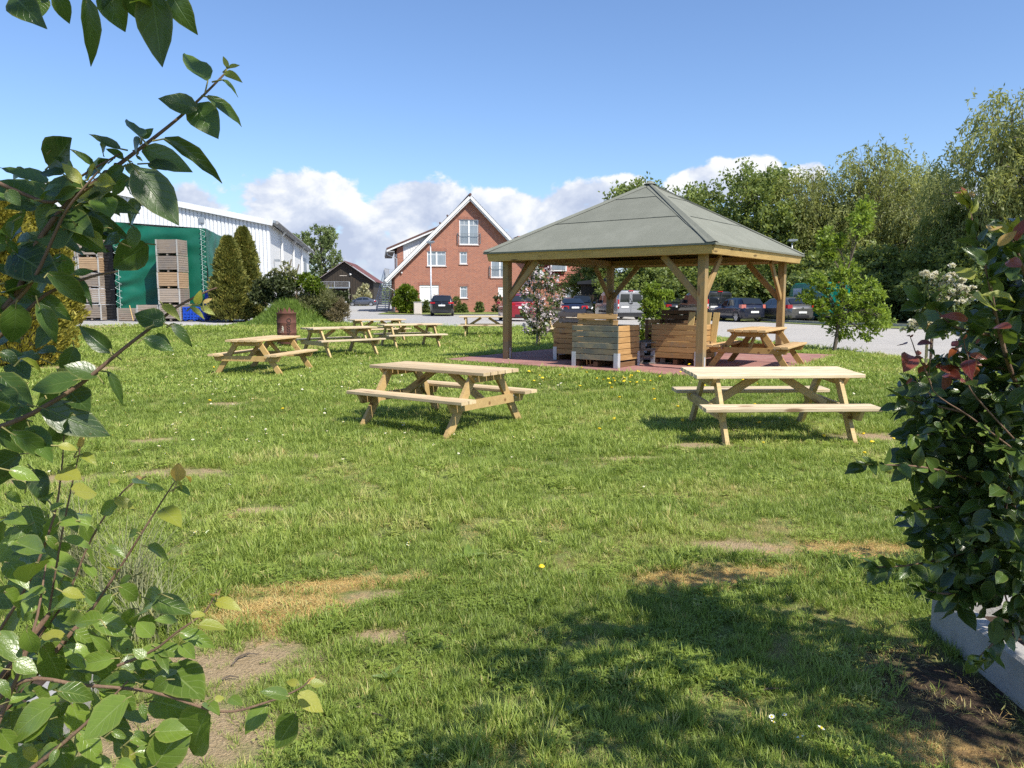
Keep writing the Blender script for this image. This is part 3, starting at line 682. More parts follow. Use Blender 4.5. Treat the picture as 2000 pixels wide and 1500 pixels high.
def point_cloud(name, P, idx, rot, scl, col, grp, mats):
    me = bpy.data.meshes.new(name); n = len(P); me.vertices.add(n); me.vertices.foreach_set('co', np.asarray(P, np.float32).ravel())
    for nm, ty, v in (('idx', 'INT', idx), ('col', 'FLOAT', col)):
        a = me.attributes.new(nm, ty, 'POINT'); a.data.foreach_set('value', np.asarray(v, np.int32 if ty == 'INT' else np.float32))
    for nm, v in (('rot', rot), ('scl', scl)):
        a = me.attributes.new(nm, 'FLOAT_VECTOR', 'POINT'); a.data.foreach_set('vector', np.asarray(v, np.float32).ravel())
    for m in mats: me.materials.append(m)
    o = put(name, me); md = o.modifiers.new('scatter', 'NODES'); md.node_group = grp; o['kind'] = 'stuff'; return o
def vnoise(x, y, s, seed):
    """cheap smooth value noise in numpy, 0..1"""
    r = np.random.default_rng(seed); T = r.uniform(size=(256, 256)); u, v = x * s, y * s
    i, j = np.floor(u).astype(int), np.floor(v).astype(int); f, g = u - i, v - j; f = f * f * (3 - 2 * f); g = g * g * (3 - 2 * g)
    a = T[i % 256, j % 256]; b = T[(i + 1) % 256, j % 256]; c = T[i % 256, (j + 1) % 256]; d = T[(i + 1) % 256, (j + 1) % 256]
    return (a * (1 - f) + b * f) * (1 - g) + (c * (1 - f) + d * f) * g
def grass():
    r = RNG; P = []; I = []; Ro = []; Sc = []; C = []
    edge = np.vectorize(lawn_edge)
    for y0, y1, dens, sc in ((1.5, 4.2, 1700, .78), (4.2, 7.5, 1050, .92), (7.5, 12, 520, 1.2), (12, 19, 230, 1.5), (19, 27, 90, 2.2), (27, 37.5, 46, 3.0)):
        W = .80 * y1 + 1.0; n = int(dens * 2 * W * (y1 - y0)); x = r.uniform(-W, W, n); y = r.uniform(y0, y1, n)
        keep = (np.abs(x) < .76 * y + .9) & (y < edge(x) + .10)
        du = np.abs((x - PAV['c'][0]) * _pu[0] + (y - PAV['c'][1]) * _pu[1]); dv = np.abs((x - PAV['c'][0]) * _pv[0] + (y - PAV['c'][1]) * _pv[1])
        keep &= np.maximum(du, dv) > 3.32
        jig = (vnoise(x, y, 3.2, 12) - .5) * .7 + (vnoise(x, y, 6.0, 9) - .5) * .6 + (vnoise(x, y, 16., 10) - .5) * .4
        bare = np.clip(patch_np(x, y, 'b') * 1.25 + jig, 0, 1); straw = np.clip(patch_np(x, y, 's') * 1.3 + jig, 0, 1); mul = np.clip(patch_np(x, y, 'm') * 1.3 + jig, 0, 1); yel = patch_np(x, y, 'y')
        keep &= r.uniform(size=n) > np.clip(bare * 1.25 - .32, 0, .90)
        keep &= r.uniform(size=n) > np.clip(mul * 1.4 - .4, 0, .93)
        n1 = vnoise(x, y, .55, 1); n2 = vnoise(x, y, 1.9, 2); n3 = vnoise(x, y, 4.6, 3)
        thin = np.clip((n1 * .35 + n2 * .5 + n3 * .5 - .78) * 2.4, 0, .68); keep &= r.uniform(size=n) > thin
        isst = (r.uniform(size=n) < np.clip(straw * 1.5 - .35, 0, .9)) | (r.uniform(size=n) < np.clip(mul * 1.2 - .3, 0, .7)); keep &= r.uniform(size=n) > np.clip(straw * .8 - .3, 0, .4)
        rr_ = r.uniform(size=n)
        idx = np.where(rr_ < .40, 0, np.where(rr_ < .70, 1, 2)); idx = np.where((n2 > .60) & (rr_ > .55), 2, idx); idx = np.where((n3 > .62) & (rr_ < .35) & (y < 10), 3, idx)
        idx = np.where((n1 * .5 + n2 * .6 > .68) & (rr_ > .92) & (y < 8), 6, idx)
        if y0 >= 12: idx = np.where(rr_ < .85, 5, 2)
        idx = np.where(isst, 4, idx)
        col = .06 + .58 * (n1 * .5 + n2 * .32 + n3 * .18) + r.normal(0, .09, n) + thin * .22 + .05 * np.clip((y - 8) / 20, 0, 1) + yel * .26 + bare * .2
        col = np.where(r.uniform(size=n) < .035 + .10 * thin, .80, col); col = np.where(isst, .93 + r.normal(0, .06, n), col)
        s = sc * r.uniform(.65, 1.3, n) * np.where(n2 > .55, 1.18, .95) * (1 - .45 * bare) * (1 - .25 * yel); sz = s * np.where(y > 12, .85, 1.0) / (sc ** .55)
        z = zg(x[keep], y[keep]) + .010
        P.append(np.stack([x[keep], y[keep], z], 1)); I.append(idx[keep]); C.append(np.clip(col[keep], 0, 1))
        Ro.append(np.stack([r.normal(0, .16, n), r.normal(0, .16, n), r.uniform(0, 6.283, n)], 1)[keep]); Sc.append(np.stack([s, s, sz], 1)[keep])
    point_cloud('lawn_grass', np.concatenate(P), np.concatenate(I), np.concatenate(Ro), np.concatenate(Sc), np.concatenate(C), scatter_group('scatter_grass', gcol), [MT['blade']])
grass()
def wild_flowers():
    fc = bpy.data.collections.new('flower_pieces')
    d = MB()
    for k in range(8):
        a = k * math.pi / 4; d.add([(.003 * math.cos(a - .5), .003 * math.sin(a - .5), .05), (.011 * math.cos(a - .28), .011 * math.sin(a - .28), .052), (.012 * math.cos(a + .28), .012 * math.sin(a + .28), .052), (.003 * math.cos(a + .5), .003 * math.sin(a + .5), .05)], [(0, 1, 2, 3)])
    d.lathe([(.0045, .05), (.004, .054), (0.0005, .055)], 6, mi=1); d.tube([(0, 0, 0), (.003, 0, .03), (0, 0, .05)], .0009, 4, 2)
    o = bpy.data.objects.new('b0', d.mesh('daisy', [MT['petal'], MT['dandelion'], MT['twig_green']])); fc.objects.link(o)
    e = MB().lathe([(.001, .052), (.013, .058), (.016, .063), (.010, .069), (.0005, .070)], 9).tube([(0, 0, 0), (.004, 0, .03), (0, 0, .055)], .0012, 4, 1)
    o = bpy.data.objects.new('b1', e.mesh('dandelion', [MT['dandelion'], MT['twig_green']])); fc.objects.link(o)
    r = np.random.default_rng(21); g = scatter_group('scatter_flowers', fc)
    def put_fl(name, idx, pts, s):
        pts = np.array(pts); n = len(pts); z = zg(pts[:, 0], pts[:, 1]) + .012
        sc = (np.asarray(s) * r.uniform(.8, 1.25, n)); rot = np.stack([r.normal(0, .25, n), r.normal(0, .25, n), r.uniform(0, 6.28, n)], 1)
        point_cloud(name, np.stack([pts[:, 0], pts[:, 1], z], 1), np.full(n, idx), rot, np.stack([sc, sc, np.minimum(sc, 1.3)], 1), np.full(n, .5), g, [])
    dp = []; ds = []
    for cx, cy, sp, n in ((-4.2, 12.5, 1.6, 90), (-2.6, 9.5, 1.2, 25), (-5.5, 13.5, 1.5, 60), (-7, 20, 2.0, 50), (-1.4, 8.2, 1.0, 25), (3.3, 9.5, 2.0, 30), (5.5, 13, 1.2, 40), (-3.4, 8.0, 1.0, 30), (-1, 14, 2.5, 40)):
        dp += list(zip(r.normal(cx, sp, n), r.normal(cy, sp, n)))
    for a in ((1512, 1425), (1533, 1423), (1501, 1437), (1590, 1455), (1577, 1482), (1052, 1072), (1055, 1080), (790, 1080), (800, 1075), (385, 1054), (470, 1010)):
        g0 = ray(*a); k = -CAMH / g0.z; dp.append((g0.x * k, g0.y * k))
    dp = [p for p in dp if abs(p[0]) < .9 * p[1] and p[1] < 30]; ds = [1.0 + max(0, p[1] - 6) * .05 for p in dp]
    put_fl('daisies', 0, dp, ds)
    dd = []
    for cx, cy, sp, n in ((1.9, 12.6, .35, 16), (2.6, 11.6, .7, 16), (.9, 13.2, .5, 8), (3.2, 8.8, .8, 8), (3.9, 7.9, .4, 4), (-2, 12, 2.5, 3)):
        dd += list(zip(r.normal(cx, sp, n), r.normal(cy, sp, n)))
    for a in ((1056, 1132), (408, 798), (418, 725)):
        g0 = ray(*a); k = -CAMH / g0.z; dd.append((g0.x * k, g0.y * k))
    put_fl('dandelions', 1, dd, [1.15 + max(0, p[1] - 5) * .04 for p in dd])
wild_flowers()
# ------------------------------------------------------------------ buildings
def wall_panel(mb, w, h, holes, clip=None, reveal=.12, mi=0, base=0.0):
    """upright wall in the local x-z plane at y=0 (outside faces -y), x 0..w; holes (x0,x1,z0,z1) get reveals of depth `reveal`; clip: list of (point, normal) cutting planes"""
    xs = sorted({0.0, w, *[a for q in holes for a in q[:2]]}); zs = sorted({base, h, *[a for q in holes for a in q[2:4]]})
    bm = bmesh.new(); vm = {}
    def V(x, z):
        if (x, z) not in vm: vm[(x, z)] = bm.verts.new((x, 0, z))
        return vm[(x, z)]
    for i in range(len(xs) - 1):
        for j in range(len(zs) - 1):
            cx, cz = (xs[i] + xs[i + 1]) / 2, (zs[j] + zs[j + 1]) / 2
            if any(a < cx < b and c < cz < d for a, b, c, d in holes): continue
            bm.faces.new([V(xs[i], zs[j]), V(xs[i + 1], zs[j]), V(xs[i + 1], zs[j + 1]), V(xs[i], zs[j + 1])])
    for p, n in (clip or []):
        g = bmesh.ops.bisect_plane(bm, geom=bm.verts[:] + bm.edges[:] + bm.faces[:], plane_co=p, plane_no=n, clear_outer=True)
    bm.verts.index_update(); mb.add([v.co[:] for v in bm.verts], [[v.index for v in f.verts] for f in bm.faces], mi); bm.free()
    for a, b, c, d in holes:
        r = reveal
        mb.add([(a, 0, c), (a, r, c), (a, r, d), (a, 0, d)], [(0, 1, 2, 3)], mi); mb.add([(b, 0, c), (b, 0, d), (b, r, d), (b, r, c)], [(0, 1, 2, 3)], mi)
        mb.add([(a, 0, d), (a, r, d), (b, r, d), (b, 0, d)], [(0, 1, 2, 3)], mi); mb.add([(a, 0, c), (b, 0, c), (b, r, c), (a, r, c)], [(0, 1, 2, 3)], mi)
def window(parent, x0, x1, z0, z1, cols=2, rail=True, y=.06, bars=0, name='window'):
    """white framed window set in a reveal; sashes, glazing bars and panes as pieces"""
    fw = .075; f = MB()
    for a, b, c, d in ((x0, x1, z0, z0 + fw), (x0, x1, z1 - fw, z1), (x0, x0 + fw, z0 + fw, z1 - fw), (x1 - fw, x1, z0 + fw, z1 - fw)):
        f.box(((a + b) / 2, y + .035, (c + d) / 2), (b - a, .07, d - c))
    cw = (x1 - x0 - 2 * fw) / cols
    for k in range(1, cols):
        xx = x0 + fw + cw * k; f.box((xx, y + .034, (z0 + z1) / 2), (.14, .066, z1 - z0 - 2 * fw))
    wo = f.build(name, MT['upvc'], parent)
    for k in range(cols):
        a = x0 + fw + cw * k + (.07 if k else .0); b = x0 + fw + cw * (k + 1) - (.07 if k < cols - 1 else .0)
        MB().box(((a + b) / 2, y + .045, (z0 + z1) / 2), (b - a, .012, z1 - z0 - 2 * fw)).build('pane', MT['pane'], wo)
        if rail:
            gb = MB(); zz = z1 - fw - (z1 - z0) * .19; gb.box(((a + b) / 2, y + .030, zz), (b - a, .02, .035))
            gb.box(((a + b) / 2, y + .030, (zz + z1 - fw) / 2 + .012), (.03, .02, z1 - fw - zz - .036)); gb.build('glazing_bar', MT['upvc'], wo)
    MB().box(((x0 + x1) / 2, y - .06, z0 - .035), (x1 - x0 + .1, .16, .05)).build('sill', MT['white'], wo)
    return wo
def railing(parent, pts, h, mat, n_post=2, gap=.11, name='railing', rb=.008):
    m = MB()
    for a, b in zip(pts[:-1], pts[1:]):
        a, b = Vector(a), Vector(b); L = (b - a).length; up = Vector((0, 0, h))
        m.bar(a + up, b + up, .04, .03); m.bar(a + Vector((0, 0, .06)), b + Vector((0, 0, .06)), .03, .025)
        for k in range(int(L / gap) + 1): p = a.lerp(b, k / max(1, int(L / gap))); m.tube([p + Vector((0, 0, .06)), p + up], rb, 4, cap=False)
        for k in range(n_post): p = a.lerp(b, k / max(1, n_post - 1)); m.bar(p, p + up, .045, .045)
    return m.build(name, mat, parent)

def brick_house():
    yaw = R(10.0); ax = atd(918, 580, 72.0); ax.z = 0
    base = .3; t = thing('brick_house', 'red brick gabled house with white verge boards and French windows', 'house', (ax.x, ax.y, base), yaw)
    WL, WR = 6.95, 6.15; ZA = 10.35; SL, SR = .985, 1.02             # wall half widths left/right of the ridge, underside of the gable at the ridge, roof slopes
    k = .0494
    def sx(px): return (px - 918) * k
    def sz(py): return (580 - py) * k + CAMH - base
    holes = {}
    for nm, a, b, c, d in (('top', 898.7, 934.8, 482, 435.6), ('ml', 837.9, 873, 522, 495), ('mm', 899, 913.2, 518, 495.5), ('mr', 958.5, 993, 543, 501), ('gl', 823, 859, 603, 558), ('gm', 899, 913.2, 582, 560), ('gr', 972, 1007, 580, 561)):
        holes[nm] = (sx(a) + WL, sx(b) + WL, sz(c), sz(d))
    m = MB(); W = WL + WR
    def clip(zt, wl=WL): return [((wl, 0, zt), Vector((-SL, 0, 1))), ((wl, 0, zt), Vector((SR, 0, 1)))]
    wall_panel(m, W, ZA + .2, list(holes.values()), clip(ZA), .14, base=-.4)
    hl = ZA - SL * WL; hr = ZA - SR * WR; D = 16.0
    m.add([(0, 0, -.4), (0, 0, hl), (0, D, hl), (0, D, -.4)], [(0, 1, 2, 3)]); m.add([(W, 0, -.4), (W, D, -.4), (W, D, hr), (W, 0, hr)], [(0, 1, 2, 3)])
    m.add([(0, D, -.4), (0, D, hl), (WL, D, ZA), (W, D, hr), (W, D, -.4)], [(0, 1, 2, 3, 4)])
    wall = m.build('wall', MT['brick'], t); wall.location = (-WL, 0, 0)
    for nm, h in holes.items():                                        # soldier courses over the openings, brick sills below
        MB().box(((h[0] + h[1]) / 2, -.008, h[3] + .13), (h[1] - h[0] + .25, .02, .25)).build('soldier_course', MT['soldier'], wall)
        if nm not in ('gl',): MB().box(((h[0] + h[1]) / 2, -.02, h[2] - .06), (h[1] - h[0] + .2, .08, .11)).build('brick_sill', MT['soldier'], wall)
    off = -WL
    for nm, cols in (('top', 2), ('ml', 2), ('mm', 1), ('mr', 2), ('gm', 1)):
        h = holes[nm]; w_ = window(t, h[0] + off, h[1] + off, h[2], h[3], cols)
        if nm in ('top', 'mr'):
            railing(w_, [(h[0] + off - .16, .0, h[2] + .08), (h[0] + off - .16, -.14, h[2] + .08), (h[1] + off + .16, -.14, h[2] + .08), (h[1] + off + .16, 0, h[2] + .08)], .95, MT['steel_grey'], name='balustrade')
    for nm in ('gl', 'gr'):                                            # roller shutters, pulled down
        h = holes[nm]; f = MB(); a, b, c, d = h[0] + off, h[1] + off, h[2], h[3]
        for q in ((a, a + .09), (b - .09, b)): f.box(((q[0] + q[1]) / 2, .08, (c + d) / 2), (q[1] - q[0], .06, d - c))
        f.box(((a + b) / 2, .08, d - .1), (b - a, .08, .2)); sh = f.build('window', MT['upvc'], t)
        zb = c if nm == 'gr' else c + (d - c) * .30
        z = zb; sl = MB()
        while z < d - .22: sl.prism([(.085, z), (.075, z + .02), (.075, z + .10), (.085, z + .118), (.10, z + .118), (.10, z)], 'x', a + .09, b - .09); z += .12
        sl.build('roller_shutter', MT['shutter'], sh)
        if nm == 'gl': MB().box(((a + b) / 2, .11, (c + zb) / 2), (b - a - .18, .012, zb - c)).build('pane', MT['pane'], sh)
    # roof: two slabs with an overhang, white verge boards and soffit
    ov = .62; th = .16
    for sgn, sl, half, eav in ((-1, SL, WL, .85), (1, SR, WR, .75)):
        ex = half + eav; nx = math.hypot(1, sl); up = Vector((sgn * sl / nx, 0, 1 / nx))
        a = Vector((0, 0, ZA + .06)); b = Vector((sgn * ex, 0, ZA + .06 - sl * ex))
        m = MB(); y0, y1 = -ov - .05, D + .3
        n = 34                                                         # rows of tiles, each lapped on the one below
        for q in range(n):
            p0 = a.lerp(b, q / n) + up * (th + .015); p1 = a.lerp(b, (q + 1) / n) + up * (th + .045)
            m.add([(p0.x, y0, p0.z), (p1.x, y0, p1.z), (p1.x, y1, p1.z), (p0.x, y1, p0.z), (p1.x, y0, p1.z - .04), (p1.x, y1, p1.z - .04)], [(0, 1, 2, 3), (1, 4, 5, 2)])
        m.build('roof_slope', MT['roof_tile_dark'], t)
        m = MB(); c, d = a + up * th, b + up * th
        m.add([(p.x, y, p.z) for y in (y0 + .05, y1 - .05) for p in (a, b, d, c)], [(0, 1, 2, 3), (7, 6, 5, 4), (0, 4, 5, 1), (1, 5, 6, 2), (2, 6, 7, 3), (3, 7, 4, 0)])
        m.build('soffit', MT['white'], t)
        m = MB(); lo = a - up * .10; lo2 = b - up * .10
        for yy, dn in ((-ov - .03, .0), (-ov + .10, .13)):             # two stepped verge boards
            p = [a + up * (th + .0 - dn), b + up * (th - dn), b - up * (.08 + dn), a - up * (.08 + dn)]
            m.add([(q.x, y, q.z) for y in (yy, yy + .03) for q in p], [(0, 1, 2, 3), (7, 6, 5, 4), (0, 4, 5, 1), (1, 5, 6, 2), (2, 6, 7, 3), (3, 7, 4, 0)])
        m.build('verge_board', MT['white'], t)
        g = MB(); e = b + Vector((sgn * .05, 0, .02)); g.tube([(e.x, y0 + .1, e.z), (e.x, y1 - .2, e.z)], .075, 8); g.tube([(e.x, y0 + .3, e.z), (e.x + .0, y0 + .4, e.z - .3), (sgn * (half + .06), .15, e.z - .85), (sgn * (half + .06), .15, .0)], .045, 6)
        g.build('gutter', MT['galv'], t)
    MB().tube([(0, -ov - .1, ZA + .30), (0, D + .3, ZA + .30)], .13, 8).build('ridge_tiles', MT['roof_tile_dark'], t)
    for px_, py_ in ((-1.95, .3), (-2.65, .35)): MB().box((px_, 1.2, ZA + .35 - SL * abs(px_) + .12), (.12, .3, .16)).build('roof_step', MT['roof_tile_dark'], t)
    # shed dormer on the left slope
    dz0 = sz(491); x0 = sx(783); xe = sx(763)
    m = MB(); zl = ZA - SL * -x0 - .2; xr = sx(842)
    zr = sz(463)
    top = lambda x: dz0 + .10 + (zr - dz0) * (x - x0) / (xr - x0)
    m.add([(x0 + .55, .5, ZA + .1 + SL * (x0 + .55)), (x0 + .55, .5, top(x0 + .55)), (xr, .5, top(xr)), (xr, .5, ZA + .1 + SL * xr)], [(0, 1, 2, 3)])
    for q in np.arange(x0 + .6, xr - .1, .22): m.box((q, .49, (top(q) + ZA + .1 + SL * q) / 2), (.05, .03, max(.05, top(q) - ZA - .1 - SL * q)))
    m.build('dormer_cheek', MT['white'], t)
    MB().box((x0 + .275, .52, (dz0 + zl) / 2 - .1), (.55, .06, dz0 - zl + .7)).box((x0 + .05, 6, (dz0 + zl) / 2 - .1), (.1, 11, dz0 - zl + .7)).build('dormer_wall', MT['brick'], t)
    m = MB()
    p = [(xe, dz0 - .12), (xr + .9, top(xr + .9) + .05), (xr + .9, top(xr + .9) + .20), (xe, dz0 + .05)]
    m.prism(p, 'y', -.05, 12.5); m.build('dormer_roof', MT['roof_tile_dark'], t)
    m = MB(); m.prism([(xe + .02, dz0 - .30), (xr + .6, top(xr + .6) - .12), (xr + .6, top(xr + .6) + .04), (xe + .02, dz0 - .13)], 'y', -.02, .04); m.build('dormer_verge_board', MT['white'], t)
    m = MB().box((xe + .35, 6, dz0 - .26), (.75, 12, .1)); m.build('dormer_soffit', MT['soffit_grey'], t)
    MB().tube([(xe, 0, dz0 - .1), (xe, 12, dz0 - .1)], .07, 8).tube([(xe, .2, dz0 - .15), (xe + .1, .25, dz0 - .55), (x0 - .05, .4, dz0 - .9), (x0 - .05, .4, zl - .2)], .04, 6).build('dormer_gutter', MT['galv'], t)
    for y_ in (2.0, 5.0): MB().box((x0 - .0, y_, (dz0 + zl) / 2 + .1), (.06, 1.1, 1.5)).build('dormer_window', MT['pane'], t)
    MB().box((-6.3, -.10, 3.55), (.12, .14, .12)).build('wall_lamp', MT['white'], t)
    # rear wing with a steep red tiled roof, seen between the pavilion posts
    m = MB(); m.box((10.6, 9.5, 1.2), (9.4, 8.0, 3.2)); m.build('wing_wall', MT['brick'], t)
    m = MB(); n = 22
    for q in range(n):
        z0, z1 = 2.75 + 4.9 * q / n, 2.75 + 4.9 * (q + 1) / n; y0, y1 = 5.1 + 2.7 * q / n, 5.1 + 2.7 * (q + 1) / n; xr0 = 15.4 - .9 * q / n
        m.add([(6.0, y0 - .03, z0), (xr0, y0 - .03, z0), (xr0, y1, z1), (6.0, y1, z1), (6.0, y0 + .03, z0), (xr0, y0 + .03, z0)], [(0, 1, 2, 3), (0, 4, 5, 1)])
    m.add([(15.4, 5.1, 2.75), (15.4, 13.9, 2.75), (14.5, 11.2, 7.65), (14.5, 7.8, 7.65)], [(0, 1, 2, 3)]); m.add([(6, 7.8, 7.65), (14.5, 7.8, 7.65), (14.5, 11.2, 7.65), (6, 11.2, 7.65)], [(0, 1, 2, 3)])
    wr = m.build('wing_roof', MT['tile_red'], t)
    for x_, z_, w_ in ((9.75, 4.4, 1.5), (8.2, 5.9, 1.5)):
        f = MB().box((x_, 5.6, z_ + .3), (w_ + .2, .9, 1.5)).build('roof_window', MT['white'], wr)
        MB().box((x_, 5.13, z_ + .32), (w_ - .1, .03, 1.2)).build('pane', MT['pane'], t)
    w2 = MB().box((11.4, 5.44, 1.5), (1.7, .1, 1.7)).build('window', MT['upvc'], t); MB().box((11.0, 5.38, 1.5), (.6, .03, 1.4)).box((11.8, 5.38, 1.5), (.6, .03, 1.4)).build('pane', MT['pane'], w2)
    return t
brick_house()

def steel_stair():
    bp = atd(747, 580, 80); z0 = float(zg(bp.x, bp.y)) - .02
    t = thing('steel_staircase', 'grey open steel staircase climbing to the brick house', 'staircase', (bp.x, bp.y, z0), R(-2))
    n, rise, run, W = 17, .20, .26, 1.25
    for k in range(n): MB().box((0, k * run, (k + 1) * rise), (W - .1, .27, .10)).build('tread', MT['galv'], t)
    for s in (-1, 1):
        MB().bar((s * W / 2, -.2, -.02), (s * W / 2, n * run, n * rise), .05, .22).build('stringer', MT['galv'], t)
        MB().bar((s * W / 2, -.15, 0), (s * W / 2, -.15, 1.1), .06, .06).build('post', MT['galv'], t)
        m = MB(); m.bar((s * W / 2, -.15, 1.1), (s * W / 2, n * run, n * rise + 1.05), .05, .05); m.bar((s * W / 2, 0, .7), (s * W / 2, n * run, n * rise + .6), .03, .03); m.build('handrail', MT['galv'], t)
        for y_ in (n * run + .1, n * run + 2.4): MB().bar((s * W / 2, y_, -.05), (s * W / 2, y_, n * rise + 1.05), .08, .08).build('column', MT['galv'], t)
    MB().box((.6, n * run + 1.25, n * rise), (2.6, 2.5, .12)).build('landing', MT['galv'], t)
    railing(t, [(-W / 2, n * run, n * rise), (-W / 2, n * run + 2.5, n * rise), (1.9, n * run + 2.5, n * rise)], 1.1, MT['galv'], 3, .14)
steel_stair()

def hall():
    c = Vector((-.3128 * 60, 60, 0)); zb = .25; t = thing('metal_hall', 'big white hall of ribbed metal cladding behind the green tarpaulin', 'hall', (c.x, c.y, zb), 0)
    gd = Vector((-.983, -.184, 0)); sd = Vector((-.184, .983, 0)); ze = 7.05; za = 9.35; s1 = 12.2; s2 = 25.0; L = 40.0
    zt = lambda s: ze + (za - ze) * s / s1 if s <= s1 else za - (za - ze) * (s - s1) / s1
    nrm = Vector((sd.x * -1, sd.y * -1, 0))
    m = MB(); p = .275; s = .0; prev = None; V = []
    while s < s2:
        for ds, dep in ((0, 0), (.035, .075), (.205, .075), (.24, 0)):
            q = gd * (s + ds) + nrm * dep; V.append((q, zt(s + ds)))
        s += p
    for (a, za_), (b, zb_) in zip(V[:-1], V[1:]): m.add([(a.x, a.y, -.5), (b.x, b.y, -.5), (b.x, b.y, zb_), (a.x, a.y, za_)], [(0, 1, 2, 3)])
    m.build('gable_wall', MT['hall'], t)
    m = MB()
    for k in range(int(L / 1.0)):                                      # side wall: flat sandwich panels with fine joints
        a, b = sd * (k * 1.0 + .01), sd * ((k + 1) * 1.0 - .01); m.add([(a.x, a.y, -.5), (b.x, b.y, -.5), (b.x, b.y, ze), (a.x, a.y, ze)], [(0, 1, 2, 3)])
    a, b = sd * 0 + gd * .02, sd * L + gd * .02; m.add([(a.x, a.y, -.5), (b.x, b.y, -.5), (b.x, b.y, ze), (a.x, a.y, ze)], [(0, 1, 2, 3)])
    e = sd * L; f = sd * L + gd * s2; m.add([(e.x, e.y, -.5), (f.x, f.y, -.5), (f.x, f.y, ze), (e.x, e.y, ze)], [(0, 1, 2, 3)]); g = gd * s2; m.add([(g.x, g.y, -.5), (f.x, f.y, -.5), (f.x, f.y, ze), (g.x, g.y, ze)], [(0, 1, 2, 3)])
    m.build('side_wall', MT['white'], t)
    r0 = nrm * .3
    for (sa, sb), nm in (((-.55, s1), 'roof_slope'), ((s1, s2 + .4), 'roof_slope')):
        A, B = gd * sa + r0, gd * sb + r0; za_, zb_ = zt(max(0, sa)) + (.0 if sa > 0 else -.1) + .08, zt(min(sb, s2)) + .08; dl = sd * (L + .5); mm = MB()
        for dz in (0, .18): mm.add([(A.x, A.y, za_ + dz), (B.x, B.y, zb_ + dz), (B.x + dl.x, B.y + dl.y, zb_ + dz), (A.x + dl.x, A.y + dl.y, za_ + dz)], [(0, 1, 2, 3)])
        for P, Q in ((A, B), (B, B + dl), (A + dl, A)):
            zP = zb_ if (P - B).length < .01 or (P - B - dl).length < .01 else za_; zQ = zb_ if (Q - B).length < .01 or (Q - B - dl).length < .01 else za_
            mm.add([(P.x, P.y, zP), (Q.x, Q.y, zQ), (Q.x, Q.y, zQ + .18), (P.x, P.y, zP + .18)], [(0, 1, 2, 3)])
        mm.build(nm, MT['steel_grey'], t)
    m = MB()
    for sa, sb in ((-.3, s1), (s1, s2 + .3)):
        A, B = gd * sa + nrm * .34, gd * sb + nrm * .34; m.bar((A.x, A.y, zt(max(0, sa)) + .05 - (.06 if sa < 0 else 0)), (B.x, B.y, zt(min(s2, sb)) + .05), .06, .42)
    m.build('gable_trim', MT['hall'], t)
    A, B = gd * -.62 + r0, gd * -.62 + sd * L; MB().tube([(A.x, A.y, ze + .02), (B.x, B.y, ze + .02)], .13, 8).build('gutter', MT['soffit_grey'], t)
    for q in (7.0, 17.5, 27.0): a = sd * q + gd * -.12; MB().tube([(a.x + .35, a.y, ze - .1), (a.x + .05, a.y, ze - .5), (a.x, a.y, 0)], .10, 6).build('downpipe', MT['white'], t)
    a = sd * 32; b = sd * 35.5; n2 = gd * -.03
    MB().add([(a.x + n2.x, a.y + n2.y, 0), (b.x + n2.x, b.y + n2.y, 0), (b.x + n2.x, b.y + n2.y, 6.0), (a.x + n2.x, a.y + n2.y, 6.0)], [(0, 1, 2, 3)]).build('roller_door', MT['steel_grey'], t)
    a = sd * 2.2 + gd * -.1; MB().box((a.x + .15, a.y, 4.3), (.35, .3, .18)).build('camera_bracket', MT['steel_grey'], t)
    a = gd * 2.1 + nrm * .12; MB().box((a.x, a.y, 4.45), (1.1, .2, .95), Matrix.Rotation(math.atan2(gd.y, gd.x), 3, 'Z')).build('ventilation_box', MT['soffit_grey'], t)
    a = gd * 4.9 + nrm * .1; MB().box((a.x, a.y, 7.2), (.35, .2, .45), Matrix.Rotation(math.atan2(gd.y, gd.x), 3, 'Z')).build('wall_lamp', MT['steel_grey'], t)
hall()

